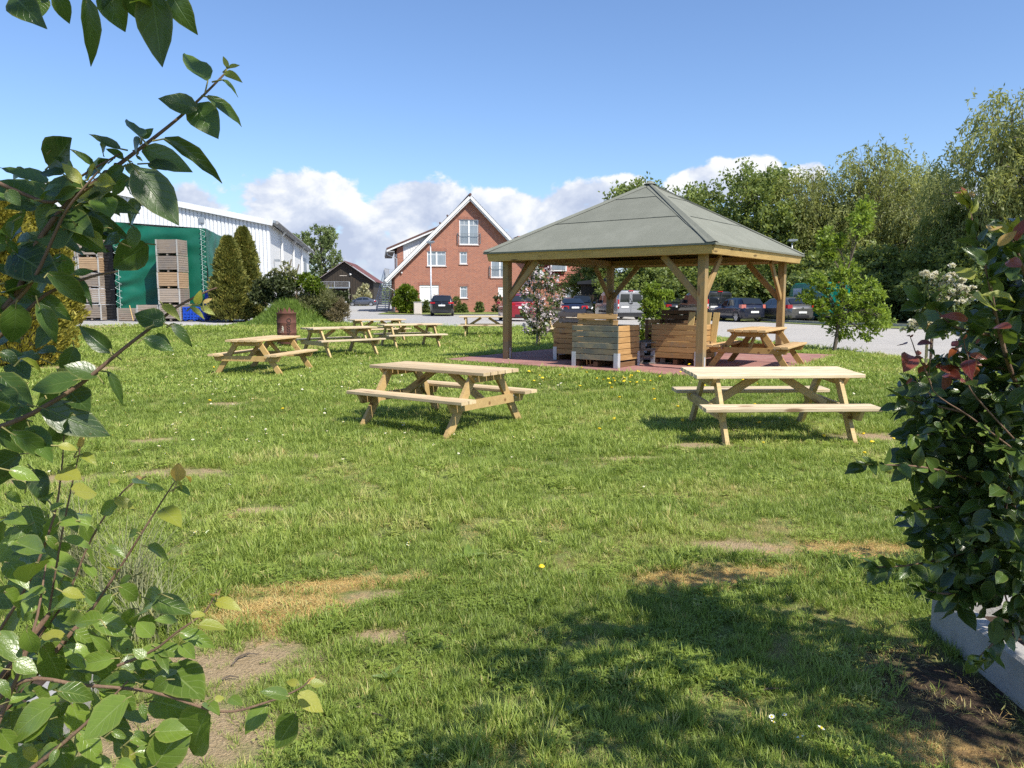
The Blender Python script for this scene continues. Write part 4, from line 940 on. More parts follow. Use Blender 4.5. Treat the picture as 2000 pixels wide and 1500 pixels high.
def barn():
    bp = atd(675, 580, 130); z0 = .2; t = thing('timber_barn', 'dark timber barn with a balcony under its red tiled gable', 'barn', (bp.x, bp.y, z0), R(4))
    W, ZA, ZE = 4.7, 7.3, 4.1; sl = (ZA - ZE) / W; m = MB()
    holes = [(.9, 5.55, 0, 2.9)]
    wall_panel(m, 2 * W, ZA + .1, holes, [((W, 0, ZA), Vector((-sl, 0, 1))), ((W, 0, ZA), Vector((sl, 0, 1)))], 1.5, base=-.2)
    m.add([(0, 0, -.2), (0, 0, ZE), (0, 14, ZE), (0, 14, -.2)], [(0, 1, 2, 3)]); m.add([(2 * W, 0, -.2), (2 * W, 0, ZE), (2 * W, 14, ZE), (2 * W, 14, -.2)], [(0, 1, 2, 3)]); m.add([(.9, 1.5, -.2), (5.55, 1.5, -.2), (5.55, 1.5, 3), (.9, 1.5, 3)], [(0, 1, 2, 3)])
    wl = m.build('wall', MT['barn_wood'], t); wl.location = (-W, 0, 0)
    b = MB()
    for x in np.arange(-W + .15, W, .42):                               # cover battens
        top = ZA - sl * abs(x) - .05; lo = 3.0 if -W + .9 < x < -W + 5.55 else -.2; b.box((x, -.025, (top + lo) / 2), (.07, .05, top - lo))
    bo = b.build('batten', MT['barn_wood'], t); bo['kind'] = 'stuff'
    for s in (-1, 1):
        m = MB(); n = 16
        for q in range(n):
            x0, x1 = (W + .5) * q / n, (W + .5) * (q + 1) / n; z0_, z1_ = ZA + .2 - sl * x0, ZA + .23 - sl * x1
            m.add([(s * x0, -.7, z0_), (s * x1, -.7, z1_), (s * x1, 14.5, z1_), (s * x0, 14.5, z0_), (s * x1, -.7, z1_ - .06), (s * x1, 14.5, z1_ - .06)], [(0, 1, 2, 3), (1, 4, 5, 2)])
        m.build('roof_slope', MT['tile_barn'], t)
        MB().bar((0, -.72, ZA + .08), (s * (W + .5), -.72, ZA + .08 - sl * (W + .5)), .05, .2, (0, 1, 0)).build('verge_board', plain('pale_verge_board', (.42, .36, .33)), t) if s < 0 else MB().bar((0, -.72, ZA + .08), (s * (W + .5), -.72, ZA + .08 - sl * (W + .5)), .05, .2, (0, 1, 0)).build('verge_board', bpy.data.materials['pale_verge_board'], t)
    bal = MB().box((-1.6, -.6, 2.95), (4.8, 1.3, .16)).build('balcony', MT['steel_grey'], t)
    railing(bal, [(-3.95, 0, 3.0), (-3.95, -1.2, 3.0), (.75, -1.2, 3.0), (.75, 0, 3.0)], 1.0, MT['galv'], 3, .2, rb=.016)
    MB().bar((.72, -1.15, -.1), (.72, -1.15, 2.9), .12, .12).build('post', plain('pale_post', (.34, .30, .26)), t)
    for x in (-2.9,): w = MB().box((x + .9, 1.45, 1.3), (1.3, .08, 1.6)).build('window', MT['upvc'], t); MB().box((x + .9, 1.39, 1.3), (1.1, .03, 1.4)).build('pane', MT['glass'], w)
    MB().lathe([(.0, -.1), (.22, 0), (.0, .1)], 10).build('round_lamp', MT['white'], t, True).matrix_local = Matrix.Translation((.9, -.15, 5.2)) @ Matrix.Rotation(R(90), 4, 'X')
    MB().box((-.3, -.05, 5.0), (1.2, .06, .08)).build('hoist_bar', MT['beige_box'], t)
barn()

def shed():
    bp = atd(1195, 580, 64.5); t = thing('black_shed', 'low black wooden shed in the trees behind the silver van', 'shed', (bp.x, bp.y, .12), R(-6))
    m = MB(); m.box((0, 2, 1.3), (5.2, 4, 2.6))
    for x in np.arange(-2.5, 2.6, .3): m.box((x, -.02, 1.3), (.06, .05, 2.6))
    m.build('wall', MT['barn_wood'], t); m = MB().prism([(-2.9, 2.58), (2.9, 2.55), (2.9, 2.75), (0, 3.15), (-2.9, 2.78)], 'y', -.5, 4.3); m.build('roof', MT['black_pl'], t)
shed()

def lamp_post(px, top, Y, label):
    b = atd(px, 580, Y); z = float(zg(b.x, b.y)); H = atd(px, top, Y).z - z; t = thing('lamp_post', label, 'lamp post', (b.x, b.y, z), R(-5))
    MB().tube([(0, 0, -.1), (0, 0, 1.2), (0, 0, H)], [.075, .07, .05], 8).build('pole', MT['galv'], t, True)
    MB().prism([(-.32, H - .02), (.32, H + .02), (.30, H + .13), (-.26, H + .12)], 'y', -.22, .22).build('lamp_head', MT['steel_grey'], t)
    MB().box((0, 0, H - .035), (.4, .32, .03)).build('lamp_glass', MT['clear_l'], t)
lamp_post(842, 474, 62.0, 'tall grey lamp post in front of the brick house')
lamp_post(1543, 471, 55.5, 'grey lamp post against the trees beyond the pavilion roof')
bx = atd(816, 580, 65.5); t = thing('utility_cabinet', 'narrow beige utility cabinet beside the clipped round bush', 'utility cabinet', (bx.x, bx.y, .15), R(-4))
MB().box((0, 0, .5), (.62, .35, 1.05)).build('housing', MT['beige_box'], t); MB().box((0, -.0, 1.04), (.68, .4, .06)).build('cap', MT['concrete'], t)
MB().box((0, -.18, .5), (.50, .02, .8)).build('door', MT['beige_box'], t)

# ------------------------------------------------------------------ timber pavilion
HIPSIDE = 0
def pavilion():
    t = thing('pavilion', 'open timber pavilion with a hipped green-grey felt roof over red paving', 'pavilion', (*PAV['c'], PAV['zg'] + .02), PAV['yaw'])
    H = 2.15; E = 2.575; P = 2.25; ZE = 2.29; ZA = 3.82; W = MT['pine_pav']
    cs = [(-1, -1), (-1, 1), (1, -1), (1, 1)]
    for a, b in cs:
        plank('post', t, (a * P, b * P, .0), (a * P, b * P, H), .15, .15, W, up=(1, 0, 0))
        MB().box((a * (P - .0), b * P - .078, .12), (.06, .006, .24)).box((a * P + .078, b * P, .12), (.006, .06, .24)).build('post_shoe', MT['galv'], t)
        for d in ((1, 0), (0, 1)):
            dx, dy = -a * d[0], -b * d[1]
            plank('brace', t, (a * P + dx * .06, b * P + dy * .06, H - .83), (a * P + dx * .80, b * P + dy * .80, H - .03), .125, .06, W, up=(dy, dx, 0))
    for s in (-1, 1):
        plank('beam', t, (-P - .2, s * P, H + .072), (P + .2, s * P, H + .072), .13, .14, W); plank('beam', t, (s * P, -P + .075, H + .070), (s * P, P - .075, H + .070), .13, .135, W)
    for k in range(4):                                                 # boarded eaves all round: fascia leaning outwards at the foot of each slope
        M = Matrix.Rotation(k * math.pi / 2, 4, 'Z')
        f = MB().prism([(-E + .03, ZE - .175), (-E + .075, ZE - .18), (-E + .025, ZE - .01), (-E - .02, ZE - .01)], 'x', -E + .035, E - .035)
        o = f.build('fascia_board', MT['pine_pav2'], t); o.matrix_local = M
        u = MB()
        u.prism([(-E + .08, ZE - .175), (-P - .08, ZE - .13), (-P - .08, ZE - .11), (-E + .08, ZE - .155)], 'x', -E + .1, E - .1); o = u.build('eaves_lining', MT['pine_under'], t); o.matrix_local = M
        # boards under the slope, laid along the eaves
        n = 16
        for q in range(n):
            a, b = q / n + .003, (q + 1) / n - .003; ya, yb = -E * (1 - a), -E * (1 - b); za, zb = ZE - .02 + (ZA - ZE) * a, ZE - .02 + (ZA - ZE) * b
            m = MB(); xa, xb = -ya - .02, -yb - .02
            if xb < .05: xb = .02
            m.add([(-xa, ya, za), (xa, ya, za), (xb, yb, zb), (-xb, yb, zb), (-xa, ya, za - .02), (xa, ya, za - .02), (xb, yb, zb - .02), (-xb, yb, zb - .02)], [(0, 1, 2, 3), (7, 6, 5, 4), (0, 4, 5, 1), (2, 6, 7, 3), (1, 5, 6, 2), (0, 3, 7, 4)])
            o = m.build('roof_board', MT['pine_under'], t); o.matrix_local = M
        # felt: three lapped sheets on each slope
        cuts = [0, .40, .755, 1.0]
        for q in range(3):
            a, b = cuts[q], min(1.0, cuts[q + 1] + .02); la, lb = .012 + .008, .012; m = MB(); nx = 24; VV = []; FF = []
            for j in range(7):
                s = a + (b - a) * j / 6; y = -(E + .05) * (1 - s); z = ZE + (ZA - ZE) * s + la + (lb - la) * j / 6
                for i in range(nx + 1):
                    x = (i / nx * 2 - 1) * -y; VV.append((x, y, z + .004 * mnoise.noise((x * 1.2, y * 1.2, k * 7.0)) - (.010 if (j == 0 and q == 0) else 0) + (.003 * mnoise.noise((x * 5, y * 3, k + 2)) if j == 0 else 0)))
            for j in range(6):
                for i in range(nx): FF.append((j * (nx + 1) + i, j * (nx + 1) + i + 1, (j + 1) * (nx + 1) + i + 1, (j + 1) * (nx + 1) + i))
            for i in range(nx): v0, v1 = VV[i], VV[i + 1]; VV += [(v0[0], v0[1] + .004, v0[2] - (.035 if q == 0 else .007)), (v1[0], v1[1] + .004, v1[2] - (.035 if q == 0 else .007))]; FF.append((i, len(VV) - 2, len(VV) - 1, i + 1))
            m.add(VV, FF); o = m.build('felt_sheet', MT['felt'], t); o.matrix_local = M
            if q: y = -(E + .05) * (1 - a); z = ZE + (ZA - ZE) * a + .014; o = MB().box((0, y - .006, z), (-2 * y - .28, .016, .008)).build('felt_seam', MT['bitumen'], t); o.matrix_local = M
        # felt strip over the hip
        m = MB(); n = 14; VV = []; FF = []
        for j in range(n + 1):
            s = j / n * .985; e = (E + .055) * (1 - s); z = ZE + (ZA - ZE) * s + .026; w = .17 + .012 * mnoise.noise((j * .9, k * 3.0, 0))
            for q in (-1, -.5, 0, .5, 1):
                dx, dy = (w * -q, 0) if q < 0 else (0, w * q); drop = 0
                VV.append((-e + (w * abs(q) if q > 0 else 0), -e + (w * abs(q) if q < 0 else 0), z + (.012 if q == 0 else 0)))
        for j in range(n):
            for q in range(4): FF.append((j * 5 + q, j * 5 + q + 1, (j + 1) * 5 + q + 1, (j + 1) * 5 + q))
        m.add(VV, FF); o = m.build('hip_strip', MT['felt'], t); o.matrix_local = M
        e0, e1 = E + .055, .06
        sm = MB()
        for sgn in (HIPSIDE,):
            p0 = Vector((-e0 + (.17 if sgn else 0), -e0 + (0 if sgn else .17), ZE + .024)); p1 = Vector((-e1 + (.05 if sgn else -.02), -e1 + (-.02 if sgn else .05), ZA - .005)); sm.bar(p0, p1, .014, .012)
        o = sm.build('hip_seam', MT['bitumen'], t); o.matrix_local = M
    MB().lathe([(.0, .09), (.05, .085), (.13, .02)], 12, (0, 0, ZA - .02)).build('apex_cap', MT['felt'], t)
MT['bitumen'] = plain('black_bitumen', (.055, .065, .06), .8)
MT['pine_pav2'] = wood('eaves_board', (.40, .26, .09), (.55, .38, .15), (.64, .46, .21), knot=(.10, .06, .03), tone=.12)
pavilion()

# ------------------------------------------------------------------ picnic tables: one built, the others copied
def picnic_table(label, loc, rz):
    t = thing('picnic_table', label, 'picnic table', loc, rz, 'picnic tables on the lawn'); P, Q = MT['pine'], MT['pine_leg']; L = 1.88; fx = .69
    for k in range(5): plank('tabletop_plank', t, (-L / 2, -.292 + k * .146, .73), (L / 2, -.292 + k * .146, .73), .131, .042, P)
    for s in (-1, 1):
        for k in range(2): plank('seat_plank', t, (-L / 2, s * (.56 + k * .142), .43), (L / 2, s * (.56 + k * .142), .43), .129, .042, P)
    for e in (-1, 1):
        x = e * fx
        MB().prism([(-.37, .708), (-.27, .615), (.27, .615), (.37, .708)], 'x', -.021, .021).build('top_batten', Q, t).location = (x + e * .047, 0, 0)
        MB().prism([(-.76, .408), (-.70, .30), (.70, .30), (.76, .408)], 'x', -.021, .021).build('seat_beam', Q, t).location = (x + e * .047, 0, 0)
        for s in (-1, 1):
            m = MB().prism([(s * .83, -.05), (s * .70, -.05), (s * .165, .706), (s * .295, .706)], 'x', -.022, .022); m.build('leg', Q, t).location = (x, 0, 0)
        plank('brace', t, (e * (fx - .03), 0, .36), (e * .14, 0, .690), .09, .04, Q, up=(0, 1, 0))
        bl = MB()
        for s in (-1, 1):
            for (y, z) in ((.28, .665), (.55, .36), (.50, .385)): bl.lathe([(.011, 0), (.009, .007), (0, .009)], 6).v[-18:] if False else bl.box((x + e * .071, s * y, z), (.006, .016, .016))
        bl.build('bolt', MT['galv'], t)
    return t
T1 = picnic_table('picnic table on open grass nearest the camera, left of the paving', (-.89, 9.68, -.0), -.62)
tabs = [((2.96, 8.75), .03, 'pale picnic table in front of the pavilion beside the dark shrub'), ((-5.30, 16.35), R(79), 'picnic table standing end-on in front of the rusty barrel'),
        ((4.88, 15.15), R(59), 'picnic table tinted brown for shade under the pavilion eaves beside the wooden crates'), ((-4.56, 20.2), R(42), 'picnic table just right of the rusty barrel'),
        ((-3.15, 23.6), R(28), 'right-hand table of the cluster of three in the middle of the lawn'), ((-4.66, 26.4), R(33), 'rearmost table of the cluster of three, closest to the road'),
        ((-1.0, 28.3), R(0), 'picnic table seen broadside at the gravel edge behind the pavilion post'), ((1.75, 25.6), R(24), 'shaded picnic table between the pink blossom tree and the crates')]
tint = {15.15: (.86, .70, .50, 1), 16.35: (.97, .87, .70, 1), 8.75: (1, .985, .95, 1)}  # the table under the eaves gets its shade as a browner tint
for (x, y), rz, lab in tabs:
    tb = copy_tree(T1, (x, y, float(zg(x, y)) + (.03 if y == 15.15 else 0)), rz, lab)
    if y in tint:
        for ch in tb.children: ch.color = tint[y]
for o in bpy.data.objects:
    if o.name.startswith('picnic_table') and o.type == 'EMPTY' and abs(o.location.x - 2.96) < .01: o.rotation_euler = (R(2.2), 0, .03)

for ch in T1.children: ch.color = (.93, .86, .76, 1)
# ------------------------------------------------------------------ crate seats, pallets
def crate(label, u, v, rz, mats, back=None, open_side=False):
    """wooden orchard crate made into a lounge seat; local +y is the outer long side"""
    p = Ppt(u, v, PAV['zg'] + .022); t = thing('crate_seat', label, 'crate seat', p, PAV['yaw'] + rz, 'crate seats under the pavilion')
    LX, LY, n, zb, ph, gp = 1.02, .86, 6, .135, .103, .009
    mo, ms = MT[mats[0]], MT[mats[1]]
    for k in range(n):
        z = zb + ph / 2 + k * (ph + gp)
        plank('slat', t, (-LX / 2, -LY / 2, z), (LX / 2, -LY / 2, z), ph, .022, mo, up=(0, 1, 0))
        plank('slat', t, (LX / 2 - .012, -LY / 2 + .013, z), (LX / 2 - .012, LY / 2 - .013, z), ph, .022, ms, up=(1, 0, 0)); plank('slat', t, (-LX / 2 + .012, -LY / 2 + .013, z), (-LX / 2 + .012, LY / 2 - .013, z), ph, .022, ms, up=(1, 0, 0))
        if k < 2 or not open_side: plank('slat', t, (-LX / 2, LY / 2, z), (LX / 2, LY / 2, z), ph, .022, mo, up=(0, 1, 0))
    for a in (-1, 1):
        for b in (-1, 1):
            plank('corner_post', t, (a * (LX / 2 - .05), b * (LY / 2 - .04), 0), (a * (LX / 2 - .05), b * (LY / 2 - .04), zb + n * (ph + gp) - .012), .06, .05, mo, up=(1, 0, 0))
            m = MB().box((a * (LX / 2 + .004), b * (LY / 2 - .035), .14), (.006, .09, .28)).box((a * (LX / 2 - .04), b * (LY / 2 + .014), .14), (.09, .006, .28)); m.build('corner_bracket', MT['galv'], t)
    for x in (-LX / 2 + .08, 0, LX / 2 - .08): plank('runner', t, (x, -LY / 2 + .03, .05), (x, LY / 2 - .03, .05), .09, .1, MT['crate_dark'])
    for k in range(6): plank('seat_board', t, (-LX / 2 + .03, -LY / 2 + .1 + k * .13, .44), (LX / 2 - .03, -LY / 2 + .1 + k * .13, .44), .115, .02, mo)
    if back:
        bm = MT[back]; zt = zb + n * (ph + gp)
        for k in range(2): plank('backrest_slat', t, (-.44, -LY / 2 + .10 - k * .035, zt + .05 + k * .115), (.44, -LY / 2 + .10 - k * .035, zt + .05 + k * .115), .1, .022, bm, up=(0, 1, -.3))
        for x in (-.30, .30): plank('backrest_upright', t, (x, -LY / 2 + .14, zt - .3), (x, -LY / 2 + .075, zt + .22), .07, .025, bm, up=(0, 1, -.2))
    return t
def uv_of(px, py, z=.28):
    r = ray(px, py); k = (z - CAMH) / r.z; d = np.array((r.x * k - PAV['c'][0], r.y * k - PAV['c'][1])); return float(d @ _pu), float(d @ _pv)
# outer sides face the edges of the paving; backrests stand on the outer side
fu, fv = uv_of(1206, 720); crate('crate seat at the front of the pavilion, long sides greyed for roof shade', fu + .44, fv + .51, R(-90), ('crate_shaded', 'crate_warm'), 'crate_warm')
fu, fv = uv_of(1077, 703); crate('brown crate seat behind and left of the shade-greyed one', fu + .50, fv - .52, R(-90), ('crate_warm', 'crate_warm'), 'crate_pink')
fu, fv = uv_of(1364, 716); crate('orange-brown crate seat behind the front pavilion post', fu + .46, fv + .52, R(-90), ('crate_warm', 'crate_warm'), None)
fu, fv = uv_of(1272, 695); crate('dark brown open crate seat behind the pallet table', fu + 1.15, fv + .05, R(90), ('crate_dark', 'crate_warm'), 'crate_dark', True)
def pallet_stack():
    fu, fv = uv_of(1266, 712); p = Ppt(fu + .62, fv + .08, PAV['zg'] + .022)
    for k in range(3):
        t = thing('pallet', ('lowest', 'middle', 'topmost')[k] + ' grey wooden pallet of the stack between the crates', 'pallet', (p.x, p.y, p.z + k * .146), PAV['yaw'] + R(-52) + k * R(2.5), 'stacked pallets'); W = MT['pallet']
        for y in (-.36, 0, .36):
            plank('bottom_board', t, (-.5, y, .011), (.5, y, .011), .1, .02, W)
            for x in (-.45, 0, .45): plank('block', t, (x - .05, y, .062), (x + .05, y, .062), .1, .08, W)
        for x in (-.45, 0, .45): plank('cross_board', t, (x, -.4, .112), (x, .4, .112), .1, .018, W)
        for y in (-.35, -.175, 0, .175, .35): plank('top_board', t, (-.5, y, .132), (.5, y, .132), .12, .02, W)
pallet_stack()
fu, fv = uv_of(1364, 716)
t = thing('board_panel', 'small pale slatted panel leaning inside the orange-brown crate', 'panel', Ppt(fu + .55, fv + .2, PAV['zg'] + .48), PAV['yaw'] + R(-88))
for k in range(4): plank('slat', t, (-.26 + k * .17, .0, .0), (-.23 + k * .17, .10, .58), .13, .02, MT['pine_pav2'], up=(0, 1, 0))
plank('batten', t, (-.32, .08, .3), (.32, .08, .3), .08, .02, MT['pine_pav2'], up=(0, 1, 0))
# ------------------------------------------------------------------ stacked orchard crates, tarpaulin, boxes
def yard_goods():
    yawc = R(-3.0)
    def proto(matn):
        """front panel, side panels, posts and feet of one orchard crate (local origin: bottom front-left, x right, y back)"""
        W, D, H, n = 1.13, .98, .80, 6; fm = MT[matn]; ph, gp, zb = .098, .014, .115
        fr, sd = MB(), MB()
        for k in range(n):
            z = zb + ph / 2 + k * (ph + gp)
            dx = .004 * ((k * 7) % 3 - 1)
            fr.box((W / 2, .012 + dx, z), (W - .01, .02, ph)); fr.box((W / 2, D - .012, z), (W - .01, .02, ph))
            sd.box((W - .012 + dx, D / 2, z), (.02, D - .05, ph)); sd.box((.012, D / 2, z), (.02, D - .05, ph))
        po = MB()
        for x in (.045, W - .045):
            for y in (.0, D): po.box((x, y, H / 2 - .01), (.07, .035, H - .02))
        ft = MB()
        for x in (.06, W / 2, W - .06): ft.box((x, D / 2, .05), (.09, D - .06, .095))
        fl = MB().box((W / 2, D / 2, zb + .02), (W - .06, D - .06, .03))
        return (fr.mesh('slats', fm), sd.mesh('slats', fm), po.mesh('corner_posts', MT['post_grey']), ft.mesh('runners', fm), fl.mesh('floor_boards', MT['crate_dark']))
    MT['post_grey'] = wood('grey_corner_post', (.28, .27, .25), (.37, .36, .34), (.45, .44, .42))
    P = {k: proto(k) for k in ('far_crate', 'far_crate_new')}
    rs = random.Random(12)
    def crate(o, i, j, k, label, grp, sc=1.0, kind='far_crate'):
        """i to the right, j to the back, k up"""
        R3 = Matrix.Rotation(yawc, 3, 'Z'); p = Vector(o) + R3 @ Vector((i * 1.155, j * 1.02, 0)) + Vector((rs.uniform(-.02, .02), rs.uniform(-.03, .03), k * .80))
        t = thing('orchard_crate', label, 'crate', p, yawc + R(rs.uniform(-1.5, 1.5)), grp); t.scale = (sc, sc, sc)
        for nm, me in zip(('slats', 'slats', 'corner_posts', 'runners', 'floor_boards'), P[kind]): x = put(nm, me, t); x['kind'] = 'stuff'
        return t
    z = .46
    rows = ['bottom', 'second', 'third', 'fourth', 'fifth', 'top']
    oL = atd(155, 580, 39.2); oL.z = z
    where = {0: 'in the column next to the black boxes', -1: 'in the column left of the one beside the black boxes', -2: 'in the column half hidden by the yellow thuja'}
    for i in (0, -1, -2):
        for k in range(6):
            nw = (i, k) in ((0, 3), (-1, 4), (-2, 2))
            crate(oL, i, 0, k, rows[k] + ' crate ' + where[i] + (', newer orange wood' if nw else ''), 'grey orchard crates stacked left of the tarpaulin', kind='far_crate_new' if nw else 'far_crate')
    for i in (0, 1):
        for k in range(4, 6): crate(oL, i, 1.02, k + .12, ('lower' if k == 4 else 'upper') + ' crate of the rear stack above the black boxes, ' + ('left' if i == 0 else 'right') + ' one', 'grey orchard crates stacked left of the tarpaulin')
    oR = atd(309, 580, 38.0); oR.z = z
    for k in range(5):
        crate(oR, 0, 0, k, rows[k] + ' crate of the free-standing stack before the green tarpaulin' + (', newer orange wood' if k == 2 else ''), 'crate stack in front of the tarpaulin', kind='far_crate_new' if k == 2 else 'far_crate')
    crate(oR, -1.02, .03, 0, 'single low crate left of the free-standing stack', 'crate stack in front of the tarpaulin')
    oT = atd(222, 580, 38.6); oT.z = z - .12; crate(oT, 0, .2, 0, 'low crate half under the tarpaulin hem', 'crate stack in front of the tarpaulin', .94)
    # black boxes put in for the shade of the gap
    b = MB().box((.27, .5, .40), (.54, 1.0, .76))
    for k in range(5): b.box((.27, -.01, .1 + k * .15), (.5, .03, .03))
    bm_ = b.mesh('box_body', MT['black_pl']); ob = atd(205.5, 580, 39.6)
    for k in range(5):
        t = thing('gap_shade_box', rows[k] + ' black box added for the shade in the gap left of the tarpaulin', 'box', (ob.x, ob.y, z + k * .77), yawc, 'black boxes filling the shaded gap'); put('box_body', bm_, t)
        MB().box((.27, -.03, .72), (.54, .03, .05)).build('rim', MT['black_pl'], t)
    # blue plastic crates
    def blue(p, label, w=1.12, h=.62):
        t = thing('blue_box', label, 'box', p, yawc, 'blue plastic boxes right of the tarpaulin'); m = MB().box((w / 2, .45, h / 2 + .08), (w - .06, .84, h - .16)); m.build('box_body', MT['blue_pl'], t)
        r = MB()
        for zz in (.10, h * .55, h - .03): r.box((w / 2, .45, zz), (w, .9, .05))
        for x in np.linspace(.05, w - .05, 7): r.box((x, -.005, h / 2), (.045, .03, h - .1)); r.box((w / 2 + (w / 2 - .005), .05 + .8 * (x / w), h / 2), (.03, .045, h - .1))
        r.build('ribs', MT['blue_pl'], t)
        f = MB()
        for x in (.12, w / 2, w - .12): f.box((x, .45, .04), (.14, .84, .08))
        f.build('feet', MT['blue_pl'], t)
    q = atd(355, 580, 38.0); blue((q.x, q.y, z), 'blue plastic box on the ground beside the crate stack', 1.14, .68)
    q = atd(399.5, 580, 38.8); blue((q.x, q.y, z), 'lower blue plastic box of the pair next to the thujas', .72, .72); blue((q.x, q.y, z + .73), 'upper blue plastic box of the pair next to the thujas', .72, .78)
    # tarpaulin: pulled over a stack, laced at both edges
    A = atd(220, 433, 39.0); B = atd(400.5, 446, 39.6); C = atd(440.5, 466, 46.0); zt = B.z
    t = thing('green_tarpaulin', 'dark green tarpaulin laced with white cord over a tall crate stack', 'tarpaulin', (A.x, A.y, z), 0)
    o = Vector((A.x, A.y, z)); n = 90; m_ = 64; VV = []; FF = []; dr = (B - A); dr.z = 0; L = dr.length; dr.normalize(); out = Vector((dr.y, -dr.x, 0))
    for j in range(m_ + 1):
        v = j / m_
        for i in range(n + 1):
            u = i / n; top = (A.z - z) * (1 - u) + (B.z - z) * u - .10 * math.sin(u * math.pi) ; bot = .36 + .02 * math.sin(u * 40) + (.0 if u < .3 else .1)
            zz = bot + (top - bot) * v; hl = (1 - v) * top
            # folds fan out from the upper laced edge and die away to the right
            fan = math.sin((1 - v) * 30 + u * 15 - 7 * u * u + 1.6 * mnoise.noise((u * 4, v * 5, 0))) * math.exp(-u * 2.6) * (.35 + .65 * v)
            fan2 = math.sin((1 - v) * 62 + u * 22 + 3) * math.exp(-u * 7) * .5
            d = .14 * fan + .06 * fan2 + .07 * mnoise.noise((u * 5 + 3, v * 4, 1.0)) + .05 * math.sin(u * 9 - v * 5) * math.exp(-(1 - u) * 3.0) * v
            p = dr * (u * L) + out * (d + .06) ; VV.append((p.x, p.y, zz))
    for j in range(m_):
        for i in range(n): a = j * (n + 1) + i; FF.append((a, a + 1, a + n + 2, a + n + 1))
    put('front_sheet', fast_mesh('tarp_front', VV, FF, [MT['tarp']], True), t)
    VV = []; FF = []; dr2 = (C - B); dr2.z = 0; L2 = dr2.length; dr2.normalize(); out2 = Vector((dr2.y, -dr2.x, 0)); b0 = B - o; n = 60
    for j in range(m_ + 1):
        v = j / m_
        for i in range(n + 1):
            u = i / n; top = (B.z - z) * (1 - u) + (C.z - z) * u; bot = 1.15 + 1.9 * u * u; zz = bot + (top - bot) * v
            f = math.sin(u * 34 * (1 - .35 * v) + 2 * mnoise.noise((u * 3, v * 2, 4))) * .10 * (1 - v * .75) * math.exp(-u * .6) * (1 - u ** 6) + .09 * (1 - u ** 4) * mnoise.noise((u * 6, v * 4, 2))
            p = b0 + dr2 * (u * L2) + out2 * (f + .02) ; VV.append((p.x, p.y, zz))
    for j in range(m_):
        for i in range(n): a = j * (n + 1) + i; FF.append((a, a + 1, a + n + 2, a + n + 1))
    put('side_sheet', fast_mesh('tarp_side', VV, FF, [MT['tarp_side']], True), t)
    rp = [(0, 0, A.z - z), (dr.x * L, dr.y * L, B.z - z), (b0.x + dr2.x * L2, b0.y + dr2.y * L2, C.z - z)]; back = Vector((-1.5, 6.6, 0))
    m = MB(); q4 = Vector(rp[0]) + back; m.add([rp[0], rp[1], rp[2], tuple(q4)], [(0, 1, 2, 3)]); m.build('top_sheet', MT['tarp'], t)
    for px0, top, bot, amp in ((0.0, A.z - z - .15, .25, .30), (L - .02, B.z - z - .05, 1.3, .26)):
        m = MB(); pts = []
        for k in range(27): zz = top + (bot - top) * k / 26; s = px0 + (amp if k % 2 else 0.0) - amp * (0 if px0 == 0 else .8); p = dr * s + out * .17; pts.append((p.x, p.y, zz))
        m.tube(pts, .011, 4); p = dr * (px0 + (.19 if px0 == 0 else -.16)) + out * .15; m.tube([(p.x, p.y, top), (p.x, p.y, bot)], .009, 4); m.build('lacing_cord', MT['cord'], t)
    k = MB().box((L / 2 - .3, 2.0, 2.3), (L - 1.0, 3.0, 4.4)); core = k.build('covered_stack', MT['crate_dark'], t); core.rotation_euler = (0, 0, math.atan2(dr.y, dr.x))
    q = atd(240, 580, 38.0); s = MB().tube([(0, 0, 0), (-.32, .35, .75)], .02, 5); tag(s.build('prop_stick', MT['pine_pav2']), 'pale wooden stick leaning on the low crate below the tarpaulin', 'stick').location = (q.x + .5, q.y - .1, z)
yard_goods()

